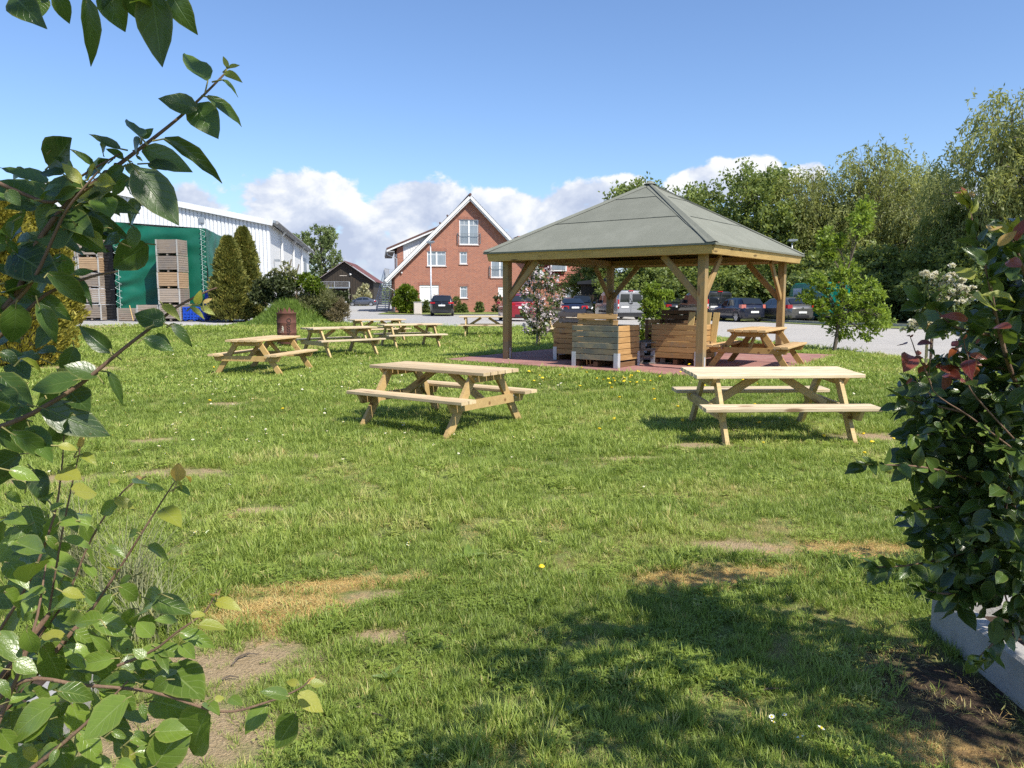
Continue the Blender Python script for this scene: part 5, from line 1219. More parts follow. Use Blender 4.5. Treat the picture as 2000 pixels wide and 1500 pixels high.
def barrel():
    p = atd(558, 580, 23.0); z = float(zg(p.x, p.y)); t = thing('fire_barrel', 'rusty steel fire barrel with cut-out lettering and flame-shaped rim', 'barrel', (p.x, p.y, z), 0)
    Rr, H = .283, 1.02
    MB().lathe([(Rr - .01, .10), (Rr, .12), (Rr, .42), (Rr + .008, .435), (Rr, .45), (Rr, .72), (Rr + .008, .735), (Rr, .75), (Rr, H - .02), (Rr + .014, H - .01), (Rr + .014, H + .012), (Rr - .02, H + .012), (Rr - .02, .2)], 32).build('drum', MT['rust'], t, True)
    for k in range(3): a = k * 2.1 + .3; MB().box((.22 * math.cos(a), .22 * math.sin(a), .06), (.06, .06, .13)).build('foot', MT['rust'], t)
    rs = random.Random(4); n = 11
    for k in range(n):
        a0 = k * 2 * math.pi / n; a1 = a0 + 2 * math.pi / n * .92; h = rs.uniform(.10, .19); m = MB(); r = Rr - .05
        f = lambda a, z_, rr=r: (rr * math.cos(a), rr * math.sin(a), z_)
        am = (a0 + a1) / 2 + rs.uniform(-.12, .12)
        m.add([f(a0, H - .02), f(a1, H - .02), f(a1 - .05, H + h * .5), f(am, H + h, r + rs.uniform(-.03, .03)), f(a0 + .05, H + h * .45)], [(0, 1, 2, 3, 4)]); m.build('flame_tooth', MT['rust2'], t)
    c = bpy.data.curves.new('lettering', 'FONT'); c.body = 'Obsthof'; c.size = .185; c.align_x = 'LEFT'; c.resolution_u = 3
    o = bpy.data.objects.new('lettering_src', c); COL.objects.link(o); dg = bpy.context.evaluated_depsgraph_get(); me = bpy.data.meshes.new_from_object(o.evaluated_get(dg)); bpy.data.objects.remove(o)
    a0 = math.atan2(-1, .30)
    for v in me.vertices:                                              # runs down the drum, bent round it
        u, w = v.co.x, v.co.y; a = a0 + w / Rr * 1.0; v.co = ((Rr + .010) * math.cos(a), (Rr + .010) * math.sin(a), H - .14 - u * 1.02)
    me.materials.append(MT['dark_void']); put('lettering', me, t)
    m = MB(); g = random.Random(8)
    for da, z_, s in ((-.42, .62, .022), (-.37, .585, .018), (-.46, .56, .02), (-.40, .52, .022), (-.33, .545, .014), (-.38, .47, .016), (-.62, .46, .014), (-.56, .50, .012)):
        a = a0 + da + .0; b = []
        for q in range(7): th = q * .898; aa = a + s * math.cos(th) / Rr; b.append(((Rr + .009) * math.cos(aa), (Rr + .009) * math.sin(aa), z_ + s * math.sin(th) * 1.2))
        m.add(b, [tuple(range(7))])
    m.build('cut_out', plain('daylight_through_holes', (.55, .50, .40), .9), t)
MT['rust2'] = plain('flame_rust', (.16, .065, .045), .85, 0, .35, 6)
barrel()

# ------------------------------------------------------------------ vehicles
def interp(pts, x):
    q = sorted(pts); return float(np.interp(x, [p[0] for p in q], [p[1] for p in q]))
def build_car(label, px, Y, ang, paint, L=4.2, W=1.75, low=None, roof=None, wheels=(.78, -.80), wr=.31, gh=None, rear='hatch', lights='corner', plate_z=.62, group='cars parked beyond the lawn', cat='car', name='parked_car', zbump=.30, flip=False, lamp=None, tum=.80, rw=None, badge=True, rails=False):
    """local +x is forwards; rear at -L/2. low: shoulder line (x,z); roof: roof line (x,z) from bonnet end to tail"""
    p = atd(px, 580, Y); z = float(zg(p.x, p.y)); t = thing(name, label, cat, (p.x, p.y, z - .02), R(90 + ang + (180 if flip else 0)), group)
    h = L / 2; N = 44; xs = np.linspace(-h, h, N)
    def hw(x):                                                        # plan shape, rounded at both ends
        e = max(0, (abs(x) - h + .65) / .65); return W / 2 * (1 - .16 * e ** 2.4 - .02 * (1 if x > 0 else 0) * e)
    V = []; F = []; ns = 9
    for x in xs:
        w = hw(x); zl = interp(low, x); e = max(0, (abs(x) - h + .28) / .28); zb = .20 + .10 * e ** 2; k = 1 - .06 * e
        half = [(0, zb), (w * .86, zb), (w * .97 * k, zb + .10), (w * k, zb + .28), (w * k, zl - .20), (w * .965 * k, zl - .05), (w * .90 * k, zl), (w * .5, zl + .025), (0, zl + .03)]
        V += [(x, -a, b) for a, b in half] + [(x, a, b) for a, b in half[-2:0:-1]]
    m = len(V) // N
    for i in range(N - 1):
        for j in range(m): F.append((i * m + j, i * m + (j + 1) % m, (i + 1) * m + (j + 1) % m, (i + 1) * m + j))
    mb = MB(); mb.add(V, F); mb.add([V[j] for j in range(m)], [tuple(range(m))]); mb.add([V[(N - 1) * m + j] for j in range(m)], [tuple(range(m))[::-1]])
    body = mb.build('body', paint, t, True)
    # cabin
    xa, xb = roof[0][0], roof[-1][0]; n2 = 30; cx = np.linspace(xa, xb, n2); V = []; F = []
    def sec(x):
        zl = interp(low, x) - .03; zr = interp(roof, x); w0 = hw(x) * .955; f = (zr - zl); w1 = w0 * (1 - (1 - tum) * min(1, max(0, f) / .55)); return zl, zr, w0, w1
    for x in cx:
        zl, zr, w0, w1 = sec(x); zr = max(zr, zl + .01); r = min(.10, (zr - zl) * .4)
        half = [(w0, zl), (w1 + .012, zr - r), (w1 - .035, zr - r * .35), (w1 - .13, zr), (0, zr + .025)]
        V += [(x, -a, b) for a, b in half] + [(x, a, b) for a, b in half[-2::-1]]
    m = 9
    for i in range(n2 - 1):
        for j in range(m - 1): F.append((i * m + j, i * m + j + 1, (i + 1) * m + j + 1, (i + 1) * m + j))
    mb = MB(); mb.add(V, F); mb.add(V[:m], [tuple(range(m))]); mb.add(V[-m:], [tuple(range(m))[::-1]]); mb.build('cabin', paint, t, True)
    G = MT['glass']
    def side_pt(x, f, s, off=.012):
        zl, zr, w0, w1 = sec(x); r = min(.10, (zr - zl) * .4); za, zb_ = zl + .05, zr - r; zz = za + (zb_ - za) * f; ww = w0 + (w1 + .012 - w0) * (zz - zl) / max(.01, (zb_ - zl)); return (x, s * (ww + off), zz)
    for s in (-1, 1):
        for (a, b, a2, b2) in gh:                                      # side windows: lower x from..to, upper x from..to
            m_ = MB(); m_.add([side_pt(a, .04, s), side_pt(b, .04, s), side_pt(b2, .96, s), side_pt(a2, .96, s)], [(0, 1, 2, 3)]); m_.build('side_window', G, t)
    def end_glass(x0, x1, nm, inset=.10):
        """glass across the cabin between roof-line stations x0 (lower) and x1 (upper)"""
        A = []
        for x in np.linspace(x0, x1, 5):
            zl, zr, w0, w1 = sec(x); A.append((x, w1 - inset, zr))
        d = 1 if x0 > x1 else -1; V = []
        for x, w, z_ in A: V += [(x + d * .03, -w, z_ + .035), (x + d * .036, 0, z_ + .055), (x + d * .03, w, z_ + .035)]
        m_ = MB(); m_.add(V, [(i * 3 + j, i * 3 + j + 1, (i + 1) * 3 + j + 1, (i + 1) * 3 + j) for i in range(4) for j in range(2)]); m_.build(nm, G, t, True)
    end_glass(roof[0][0] - .04, roof[1][0] + .05, 'windscreen')
    if rw: end_glass(*rw, 'rear_window', .09)
    # wheels
    for xw in wheels:
        for s in (-1, 1):
            wo = MB().lathe([(wr - .06, -.10), (wr - .015, -.10), (wr, -.06), (wr, .06), (wr - .015, .10), (wr - .06, .10)], 22).lathe([(0.0, -.06), (wr - .06, -.06)], 22).build('wheel', MT['rubber'], t, True)
            wo.matrix_local = Matrix.Translation((xw * h * .78 if abs(xw) < 1 else xw, s * (W / 2 - .11), wr)) @ Matrix.Rotation(R(90), 4, 'X')
            rm = MB().lathe([(wr - .06, -.075 * 1), (wr - .075, -.085), (.05, -.095), (0, -.10)], 20).lathe([(wr - .06, .075), (wr - .075, .085), (.05, .095), (0, .10)], 20)
            for q in range(5):
                a = q * 1.2566
                for sd in (-1, 1): rm.box((math.cos(a) * wr * .45, math.sin(a) * wr * .45, sd * .098), (wr * .62, .045, .012), Matrix.Rotation(a, 3, 'Z'))
            rm.build('rim', MT['alloy'], wo)
            ar = MB(); prof = []
            for q in range(13): a = math.pi * q / 12; prof.append((math.cos(a), math.sin(a)))
            yy = s * (W / 2 + .002); V = []
            for c_, s_ in prof: V += [(c_ * (wr + .06), 0, s_ * (wr + .06)), (c_ * (wr - .03), 0, s_ * (wr - .03))]
            ar.add(V, [(i * 2, i * 2 + 2, i * 2 + 3, i * 2 + 1) for i in range(12)]); ao = ar.build('wheel_arch', MT['black_pl'], t); ao.location = (xw * h * .78 if abs(xw) < 1 else xw, yy, wr)
    # ends: bumpers, lamps, plates
    zt = interp(low, -h + .15)
    def end_strip(xe, z0, z1, wf, nm, mat_, dep=.05):
        d = -1 if xe < 0 else 1; V = []; n = 9
        for q in range(n):
            f = q / (n - 1) * 2 - 1; y = f * wf; xx = xe + d * (dep - .22 * abs(f) ** 3.0)
            V += [(xx, y, z0), (xx + d * .01, y, (z0 + z1) / 2), (xx, y, z1)]
        m_ = MB(); m_.add(V, [(i * 3 + j, i * 3 + j + 1, (i + 1) * 3 + j + 1, (i + 1) * 3 + j) for i in range(n - 1) for j in range(2)]); return m_.build(nm, mat_, t, True)
    end_strip(-h, .26, .26 + zbump * .6, W / 2 - .06, 'bumper', MT['black_pl'], .03); end_strip(h, .22, .42, W / 2 - .08, 'bumper', MT['black_pl'], .03)
    for xe, d in ((-h, -1), (h, 1)):
        MB().box((xe + d * .045, 0, plate_z if d < 0 else .45), (.012, .52, .115)).build('number_plate', MT['plate'], t)
    for s in (-1, 1):
        for (y0, y1, z0, z1, mk) in (lamp or [(.52, .80, zt - .28, zt - .10, 'red_l')]):
            yc = (y0 + y1) / 2 * W / 1.75; m_ = MB(); yy0, yy1 = y0 * W / 1.75, y1 * W / 1.75; V = []
            f = lambda y: -h - .028 + .20 * (y / (W / 2)) ** 3 if abs(y) < W / 2 else -h + .17
            zoff = (lambda zz: .0) if rear == 'sedan' else (lambda zz: max(0, (zz - zt) * .22 if zz > zt else 0))
            for y, zz in ((yy0, z0), (yy1, z0), (yy1, z1), (yy0, z1)): V.append((f(y) - .018 + zoff(zz), s * y, zz))
            V += [(V[1][0] + .22, s * (W / 2 + .006), z0 + .02), (V[2][0] + .24, s * (W / 2 + .006 - (.02 if z1 > zt else 0)), z1)]
            m_.add(V, [(0, 1, 2, 3), (1, 4, 5, 2)]); m_.build('tail_light', MT[mk], t)
        m_ = MB(); zf = interp(low, h - .25); m_.add([(h + .0, s * .42, zf - .22), (h - .10, s * (W / 2 - .06), zf - .2), (h - .28, s * (W / 2 + .004), zf - .05), (h - .10, s * .46, zf - .04)], [(0, 1, 2, 3)]); m_.build('headlight', MT['clear_l'], t)
        xm = roof[0][0] - .35; zl = interp(low, xm); m_ = MB().prism([(xm - .08, zl + .02), (xm + .10, zl + .02), (xm + .06, zl + .15), (xm - .08, zl + .16)], 'y', s * (W / 2 + .0), s * (W / 2 + .20)); m_.build('wing_mirror', paint, t)
    if badge: MB().lathe([(.0, .012), (.05, .008), (.055, 0)], 12).build('badge', MT['chrome'], t).matrix_local = Matrix.Translation((-h - .035 + (.0), 0, zt - .14)) @ Matrix.Rotation(R(-90), 4, 'Y')
    if rear == 'hatch': m_ = MB().tube([(-h - .02, .0, zt + .10), (-h - .01, .25, zt + .13)], .012, 4); m_.build('rear_wiper', MT['black_pl'], t)
    if rails:
        for s in (-1, 1): MB().tube([(x, s * (sec(x)[3] - .06), sec(x)[1] + .05) for x in np.linspace(xa - 1.2, xb + .5, 7)], .022, 5).build('roof_rail', MT['chrome'], t)
    return t
PB = car_paint('black_car_paint', (.010, .010, .012)); PR = car_paint('red_car_paint', (.26, .010, .028), .3); PN = car_paint('navy_car_paint', (.010, .014, .035)); PG = car_paint('grey_car_paint', (.16, .155, .15), .6)
PD = car_paint('dark_grey_car_paint', (.045, .05, .055), .5); PS = car_paint('silver_van_paint', (.36, .36, .37), .5); PT = car_paint('green_van_paint', (.005, .20, .155), .1); PW = car_paint('blue_grey_car_paint', (.105, .115, .14), .5)
hatch = dict(low=[(-2.1, .78), (-1.9, .95), (0, .95), (1.0, .93), (1.7, .84), (2.1, .62)])
def scaled(pts, L, L0=4.2): return [(x * L / L0, z) for x, z in pts]
# black people carrier, straight from behind
build_car('black people carrier parked tail-on under the lamp post', 864, 62.5, 4, PB, 4.65, 1.86, low=scaled([(-2.1, .90), (-2.0, 1.06), (0, 1.02), (1.0, .99), (1.6, .90), (2.1, .62)], 4.65), roof=[(1.35, 1.0), (.55, 1.58), (-.6, 1.68), (-1.75, 1.62), (-2.02, 1.50), (-2.22, 1.06)],
          gh=[(-.1, .95, -.1, .55), (-1.15, -.2, -1.1, -.2), (-1.95, -1.25, -1.80, -1.2)], rw=(-2.19, -2.03), lamp=[(.50, .86, .98, 1.10, 'red_l')], plate_z=.84, wr=.33, rails=True)
build_car('red sport utility car half hidden by the pink blossom tree', 1009, 48.2, 9, PR, 4.5, 1.86, low=scaled([(-2.1, .92), (-2.0, 1.10), (0, 1.05), (1.0, 1.02), (1.6, .95), (2.1, .68)], 4.5), roof=[(1.25, 1.03), (.45, 1.60), (-.6, 1.70), (-1.6, 1.64), (-1.85, 1.55), (-2.15, 1.10)],
          gh=[(-.1, .9, -.1, .5), (-1.1, -.2, -1.05, -.2), (-1.8, -1.2, -1.6, -1.15)], rw=(-2.10, -1.87), lamp=[(.42, .86, .98, 1.12, 'red_l')], plate_z=.86, wr=.36, rails=True)
build_car('dark blue saloon with red lamps and a bright bumper strip', 1108, 55.0, 9, PN, 4.9, 1.86, low=scaled([(-2.1, .80), (-1.95, 1.00), (-1.3, 1.02), (0, .95), (1.0, .93), (1.7, .84), (2.1, .60)], 4.9), roof=[(1.35, .95), (.45, 1.38), (-.4, 1.46), (-1.0, 1.40), (-1.55, 1.20), (-2.0, 1.02)],
          gh=[(-.1, .95, -.1, .5), (-1.3, -.2, -1.0, -.2)], rw=(-1.92, -1.05), lamp=[(.42, .88, .72, .92, 'red_l')], plate_z=.80, rear='sedan', wr=.34)
build_car('dark car with its windscreen showing beside the silver van', 1137, 62.5, -6, PD, 4.3, 1.80, low=scaled([(-2.1, .85), (-1.95, 1.02), (0, 1.0), (1.0, .98), (1.65, .90), (2.1, .62)], 4.3), roof=[(1.35, 1.0), (.6, 1.56), (-.5, 1.66), (-1.6, 1.58), (-2.05, 1.02)],
          gh=[(-.1, 1.0, -.1, .6), (-1.2, -.2, -1.1, -.2)], rw=(-2.0, -1.65), flip=True, wr=.32)
build_car('black saloon between the green bush and the black van', 1304, 58.0, 10, PB, 4.5, 1.80, low=scaled([(-2.1, .80), (-1.95, 1.02), (-1.3, 1.03), (0, .95), (1.0, .93), (1.7, .84), (2.1, .60)], 4.5), roof=[(1.25, .95), (.4, 1.38), (-.4, 1.45), (-1.0, 1.40), (-1.5, 1.20), (-1.9, 1.02)],
          gh=[(-.1, .9, -.1, .45), (-1.2, -.2, -.95, -.2)], rw=(-1.82, -1.0), lamp=[(.55, .86, .78, .98, 'red_l')], plate_z=.82, rear='sedan', wr=.32)
build_car('navy blue hatchback parked between the black van and the grey hatchback', 1442, 47.5, 13, PN, 3.9, 1.68, low=scaled([(-2.1, .80), (-1.95, .98), (0, .92), (1.0, .90), (1.6, .84), (2.1, .60)], 3.9), roof=[(1.05, .92), (.35, 1.38), (-.4, 1.47), (-1.2, 1.43), (-1.45, 1.36), (-1.82, .97)],
          gh=[(-.02, .75, -.02, .38), (-.95, -.12, -.9, -.12), (-1.4, -1.05, -1.22, -1.0)], rw=(-1.76, -1.46), lamp=[(.58, .82, .82, 1.04, 'orange_l')], plate_z=.60, wr=.31)
build_car('grey hatchback partly hidden by the rear right pavilion post', 1529, 46.6, 12, PG, 4.25, 1.77, low=scaled([(-2.1, .80), (-1.95, 1.00), (0, .95), (1.0, .92), (1.6, .85), (2.1, .60)], 4.25), roof=[(1.2, .94), (.4, 1.40), (-.4, 1.50), (-1.35, 1.45), (-1.6, 1.36), (-2.0, 1.0)],
          gh=[(-.02, .85, -.02, .42), (-1.0, -.12, -.95, -.12), (-1.5, -1.1, -1.32, -1.05)], rw=(-1.94, -1.60), lamp=[(.62, .86, .82, 1.04, 'red_l')], plate_z=.60, wr=.31)
build_car('distant blue-grey saloon parked sideways in front of the barn', 707, 123, 94, PW, 4.75, 1.8, low=scaled([(-2.1, .80), (-1.95, .98), (-1.3, 1.0), (0, .92), (1.0, .90), (1.6, .84), (2.1, .60)], 4.75), roof=[(1.3, .92), (.45, 1.36), (-.3, 1.45), (-1.0, 1.38), (-1.95, 1.0)],
          gh=[(-.1, .95, -.1, .48), (-1.2, -.2, -.95, -.2)], rw=(-1.88, -1.05), rear='sedan', wr=.33)

def build_van(label, px, Y, ang, paint, L=4.8, W=1.9, H=1.95, rearwin=True, name='parked_van', two_tone=None, win=True, wr=.33, poster=False, zlamp=(.75, 1.35), panel=False, glass_z=(1.12, 1.62)):
    p = atd(px, 580, Y); z = float(zg(p.x, p.y)); t = thing(name, label, 'van', (p.x, p.y, z - .02), R(90 + ang), 'vans parked beyond the lawn'); h = L / 2
    top = [(-h, H - .16), (-h + .06, H - .05), (-h + .25, H), (h - 1.75, H - .02), (h - 1.35, H - .14), (h - .78, 1.22), (h - .25, 1.06), (h - .05, .90), (h, .62)]
    N = 50; xs = np.unique(np.concatenate([np.linspace(-h, h, N), [a for a, b in top]])); V = []; n = 0
    for x in xs:
        zt = interp(top, x); e = max(0, (abs(x) - h + .5) / .5) if x > 0 else max(0, (abs(x) - h + .10) / .10); w = W / 2 * (1 - (.17 if x > 0 else .05) * e ** 2.2); zb = .22 + (.12 * e if x > 0 else 0)
        q = min(1, max(0, (zt - 1.15) / .6)); wt = w * (1 - .10 * q)
        half = [(0, zb), (w * .9, zb), (w, zb + .12), (w * 1.0, min(1.0, zt - .16)), (w * .985 if zt > 1.2 else w * .97, min(1.12, zt - .08)), (wt, zt - .13), (wt - .06, zt - .035), (wt - .20, zt), (0, zt + .03)]
        V += [(x, -a, b) for a, b in half] + [(x, a, b) for a, b in half[-2:0:-1]]
    m = 16; n = len(xs); F = [(i * m + j, i * m + (j + 1) % m, (i + 1) * m + (j + 1) % m, (i + 1) * m + j) for i in range(n - 1) for j in range(m)]
    mb = MB(); mb.add(V, F); mb.add(V[:m], [tuple(range(m))]); mb.add(V[-m:], [tuple(range(m))[::-1]]); mb.build('body', paint, t, True)
    for s in (-1, 1):                                                  # rear doors with their windows, lamps, handles
        y0, y1 = .015, W / 2 - .13
        d = MB(); d.box((-h - .012, s * (y0 + y1) / 2, (H - .12 + .48) / 2), (.035, y1 - y0, H - .12 - .48)); do = d.build('rear_door', two_tone or paint, t)
        if rearwin:
            zc0, zc1 = H - .78, H - .25; MB().prism([(s * (y0 + .08), zc0), (s * (y1 - .06), zc0), (s * (y1 - .10), zc1), (s * (y0 + .08), zc1)], 'x', -h - .038, -h - .03).build('rear_window', MT['glass'], do)
            MB().tube([(-h - .05, s * .12 + .0, zc0 - .1), (-h - .05, s * .12 + .18, zc0 + .25)], .014, 4).build('wiper', MT['black_pl'], do)
        MB().box((-h - .034, s * (y0 + y1) / 2, .78), (.012, y1 - y0 - .12, .02)).box((-h - .034, s * (y0 + y1) / 2, .98), (.012, y1 - y0 - .12, .02)).build('door_pressing', two_tone or paint, do)
        MB().box((-h - .008, s * (W / 2 - .085), sum(zlamp) / 2), (.05, .10, zlamp[1] - zlamp[0])).build('tail_light', MT['red_l'], t)
        MB().box((-h - .012, s * (W / 2 - .082), zlamp[0] + .22), (.05, .09, .16)).build('reversing_light', MT['clear_l'], t)
        zf = 1.0; MB().add([(h - .02, s * .50, .62), (h - .16, s * (W / 2 - .08), .66), (h - .42, s * (W / 2 - .005), .90), (h - .10, s * .55, .86)], [(0, 1, 2, 3)]).build('headlight', MT['clear_l'], t)
        yy = lambda z_: W / 2 * (1 - .10 * min(1, max(0, (z_ - 1.0) / .75))) + .008
        def win_(a, b, a2, b2, nm='side_window'):
            za, zb = glass_z; MB().add([(a, s * yy(za), za), (b, s * yy(za), za), (b2, s * yy(zb), zb), (a2, s * yy(zb), zb)], [(0, 1, 2, 3)]).build(nm, MT['glass'], t)
        win_(h - 1.72, h - .95, h - 1.72, h - 1.33)
        if win: win_(-.35, h - 1.86, -.35, h - 1.86); win_(-h + .35, -.5, -h + .35, -.5)
        MB().prism([(h - 1.35, 1.08), (h - 1.15, 1.08), (h - 1.15, 1.34), (h - 1.35, 1.34)], 'y', s * (W / 2 + .02), s * (W / 2 + .22)).build('wing_mirror', MT['black_pl'], t)
        MB().box((-.2, s * (W / 2 + .006), .52), (L - 1.9, .02, .14)).build('side_trim', MT['black_pl'], t)
        for xw in (-h + .95, h - .92):
            wo = MB().lathe([(wr - .06, -.10), (wr - .015, -.10), (wr, -.06), (wr, .06), (wr - .015, .10), (wr - .06, .10)], 22).lathe([(0.0, -.06), (wr - .06, -.06)], 22).build('wheel', MT['rubber'], t, True)
            wo.matrix_local = Matrix.Translation((xw, s * (W / 2 - .11), wr)) @ Matrix.Rotation(R(90), 4, 'X'); MB().lathe([(wr - .06, -.075), (.05, -.095), (0, -.10)], 16).lathe([(wr - .06, .075), (.05, .095), (0, .10)], 16).build('rim', MT['alloy'], wo)
    MB().box((-h - .05, 0, .36), (.14, W - .12, .22)).build('bumper', two_tone or MT['black_pl'], t); MB().box((h - .03, 0, .36), (.14, W - .3, .22)).build('bumper', MT['black_pl'], t)
    MB().box((-h - .04, -.42 if panel else .42, .86), (.012, .52, .115)).build('number_plate', MT['plate'], t); MB().box((-h - .01, 0, H - .03), (.05, .34, .06)).build('brake_light', MT['red_l'], t)
    MB().box((-h - .045, 0, 1.10 - .02), (.02, .18, .07)).build('door_handle', MT['black_pl'], t)
    V = [(h - .80, -.74, 1.26), (h - .80, .74, 1.26), (h - 1.32, .64, H - .18), (h - 1.32, -.64, H - .18)]; MB().add([(a + .03, b, c + .03) for a, b, c in V], [(0, 1, 2, 3)]).build('windscreen', MT['glass'], t)
    if poster:
        yy = W / 2 * .95 + .02; pw_ = MB().box((.3, yy + .02, 1.62), (1.0, .02, .85)).build('poster', MT['white'], t); pic = bpy.data.materials.new('printed_landscape'); pic.use_nodes = True; q = NT(pic.node_tree); b = q.n['Principled BSDF']
        zz = q.sep(q.new('ShaderNodeTexCoord').outputs['Generated'])[2]; nn = q.noise(q.new('ShaderNodeTexCoord').outputs['Object'], 7, 4); q.put(b.inputs['Base Color'], q.ramp(q.math('ADD', zz, q.math('MULTIPLY', q.math('SUBTRACT', nn, .5), .35)), ((.1, (.30, .20, .15)), (.35, (.18, .13, .10)), (.5, (.20, .24, .14)), (.62, (.45, .48, .52)), (.9, (.55, .58, .64)))))
        MB().box((.3, yy + .034, 1.60), (.86, .006, .66)).build('print', pic, pw_)
    return t
build_van('silver van seen from behind with two glazed rear doors', 1207, 53.6, 13, PS, 4.8, 1.92, 1.96)
build_van('black van behind the front pavilion post', 1374, 52.0, 13, PB, 4.6, 1.88, 1.88, two_tone=PD)
build_van('tall green panel van with a poster on its side', 1589, 50.0, 9, PT, 5.2, 2.0, 2.42, rearwin=False, win=False, poster=True, panel=True, glass_z=(1.35, 1.85), zlamp=(.72, 1.15))
# ------------------------------------------------------------------ trees, hedges, shrubs
def unit(v): return v / np.maximum(1e-9, np.linalg.norm(v, axis=-1, keepdims=True))
def leaf_cloud(P, A, ls, ws, rng, fold=.0):
    """diamond leaves at P along A (n,3): lengths ls, half widths ws"""
    n = len(P); r = rng.normal(size=(n, 3)); B = unit(np.cross(A, r)); C = np.cross(A, B); ls = np.asarray(ls).reshape(-1, 1); ws = np.asarray(ws).reshape(-1, 1)
    V = np.stack([P, P + A * ls * .45 + B * ws + C * ws * fold, P + A * ls, P + A * ls * .45 - B * ws + C * ws * fold], 1)
    return V
def cloud_mesh(name, V, mat, rng, rnd=None):
    n = len(V); F = np.arange(4 * n).reshape(n, 4)
    return fast_mesh(name, V.reshape(-1, 3), F, [mat], False, None, {'rnd': rng.uniform(size=n) if rnd is None else rnd})
def limb(mb, a, b, r0, r1, rng, bend=.12, seg=5, n=5):
    a, b = np.array(a, float), np.array(b, float); L = np.linalg.norm(b - a); pts = []; o1 = rng.normal(size=3) * bend * L; 
    for k in range(seg + 1):
        t = k / seg; pts.append(a + (b - a) * t + o1 * math.sin(math.pi * t) * .5 + np.array((0, 0, .10 * L * math.sin(math.pi * t))))
    mb.tube(pts, [r0 + (r1 - r0) * k / seg for k in range(seg + 1)], n, cap=False); return pts
def skeleton(lobes, trunk_r, rng, fork=.25, H=None, base=(0, 0, 0), lean=.05, twigs=2):
    """trunk and limbs reaching every lobe centre"""
    mb = MB(); L = np.array([l[:3] for l in lobes]); top = L[:, 2].max(); H = H or top; tx, ty = L[:, 0].mean(), L[:, 1].mean(); tp = []
    for k in range(9):
        t = k / 8; tp.append(np.array((base[0] + tx * t * t * .8 + lean * H * .15 * math.sin(t * 3), base[1] + ty * t * t * .8, base[2] - .15 + (H * .86 + .15) * t)))
    mb.tube(tp, [trunk_r * (1.25 if k == 0 else 1 - .88 * k / 8) for k in range(9)], 8, cap=False)
    for l in lobes:
        c = np.array(l[:3]); hz = max(fork * H, min(c[2] * .72, H * .8)); k = min(8, max(1, hz / (H * .86) * 8)); i = int(k); f = k - i
        s = tp[i] * (1 - f) + tp[min(8, i + 1)] * f; r0 = max(.02, trunk_r * (1 - .85 * k / 8) * .55); p = limb(mb, s, c, r0, r0 * .25, rng)
        for q in range(twigs):
            e = c + rng.normal(size=3) * l[3] * .6; limb(mb, p[3], e, r0 * .35, r0 * .12, rng, .2, 3, 4)
    return mb
def envelope_lobes(rng, H, R, zlo, n, r, shape='round', flat=1.0):
    out = []
    for k in range(n * 30):
        if len(out) >= n: break
        z = zlo + (H - zlo) * rng.uniform(.02, 1) ** .85; t = (z - zlo) / (H - zlo)
        rad = R * (math.sqrt(max(0, 1 - (2 * t - .9) ** 2 / 1.25)) if shape == 'round' else (1 - t) ** .6 * .95 + .08)
        a = rng.uniform(0, 6.283); q = rad * rng.uniform(.35, .95); p = (q * math.cos(a), q * math.sin(a) * flat, z - r * .5 * t)
        if all((p[0] - o[0]) ** 2 + (p[1] - o[1]) ** 2 + (p[2] - o[2]) ** 2 > (r * .8) ** 2 for o in out): out.append((*p, r * rng.uniform(.75, 1.25)))
    return out
def tree_meshes(kind, seed, H, R, zlo, nl, lr, per, mat, leaf=(.26, .05), trunk_r=.3):
    rng = np.random.default_rng(seed); lobes = envelope_lobes(rng, H * .93, R * .86, zlo, nl, lr); V = []; rn = []
    for c in lobes:
        if kind == 'willow':
            ns = per // 14; st = unit(rng.normal(size=(ns, 3)) + np.array((0, 0, .35))); s0 = np.array(c[:3]) + st * c[3] * rng.uniform(.25, .95, (ns, 1)); d = unit(st * np.array((1, 1, .6)) + rng.normal(size=(ns, 3)) * .35)
            Ls = rng.uniform(.7, 1.9, (ns, 1)) * c[3] * .75; base = rng.uniform(size=(ns, 1))
            for q in range(14):
                t = (q + rng.uniform(0, 1, (ns, 1))) / 14; P = s0 + d * Ls * t * .55 + np.array((0, 0, -1.0)) * Ls * (t ** 1.7) * .75 + rng.normal(size=(ns, 3)) * .05
                A = unit(d * .5 * (1 - t) + np.array((0, 0, -1.0)) * (.25 + t) + rng.normal(size=(ns, 3)) * .55); V.append(leaf_cloud(P, A, leaf[0] * rng.uniform(.6, 1.3, ns), leaf[1] * rng.uniform(.7, 1.3, ns), rng)); rn.append(np.clip(base[:, 0] * .6 + rng.uniform(size=ns) * .4, 0, 1))
        else:
            # leaves gather on twig ends: small sprays inside the lobe
            nsub = max(4, per // 26); u = unit(rng.normal(size=(nsub, 3)) * np.array((1, 1, .8))); cc = np.array(c[:3]) + u * c[3] * (rng.uniform(.35, 1.05, (nsub, 1))); br = rng.uniform(size=nsub)
            for q in range(26):
                P = cc + rng.normal(size=(nsub, 3)) * c[3] * .15; A = unit(u * .7 + rng.normal(size=(nsub, 3)) * .8 + np.array((0, 0, .1))); V.append(leaf_cloud(P, A, leaf[0] * rng.uniform(.6, 1.35, nsub), leaf[1] * rng.uniform(.7, 1.3, nsub), rng)); rn.append(np.clip(br * .55 + rng.uniform(size=nsub) * .45, 0, 1))
    V = np.concatenate(V); cm = cloud_mesh('crown', V, mat, rng, np.concatenate(rn)); tm = skeleton(lobes, trunk_r, rng, .18, H).mesh('trunk', MT['bark_light'] if kind == 'willow' else MT['bark'], True); return cm, tm
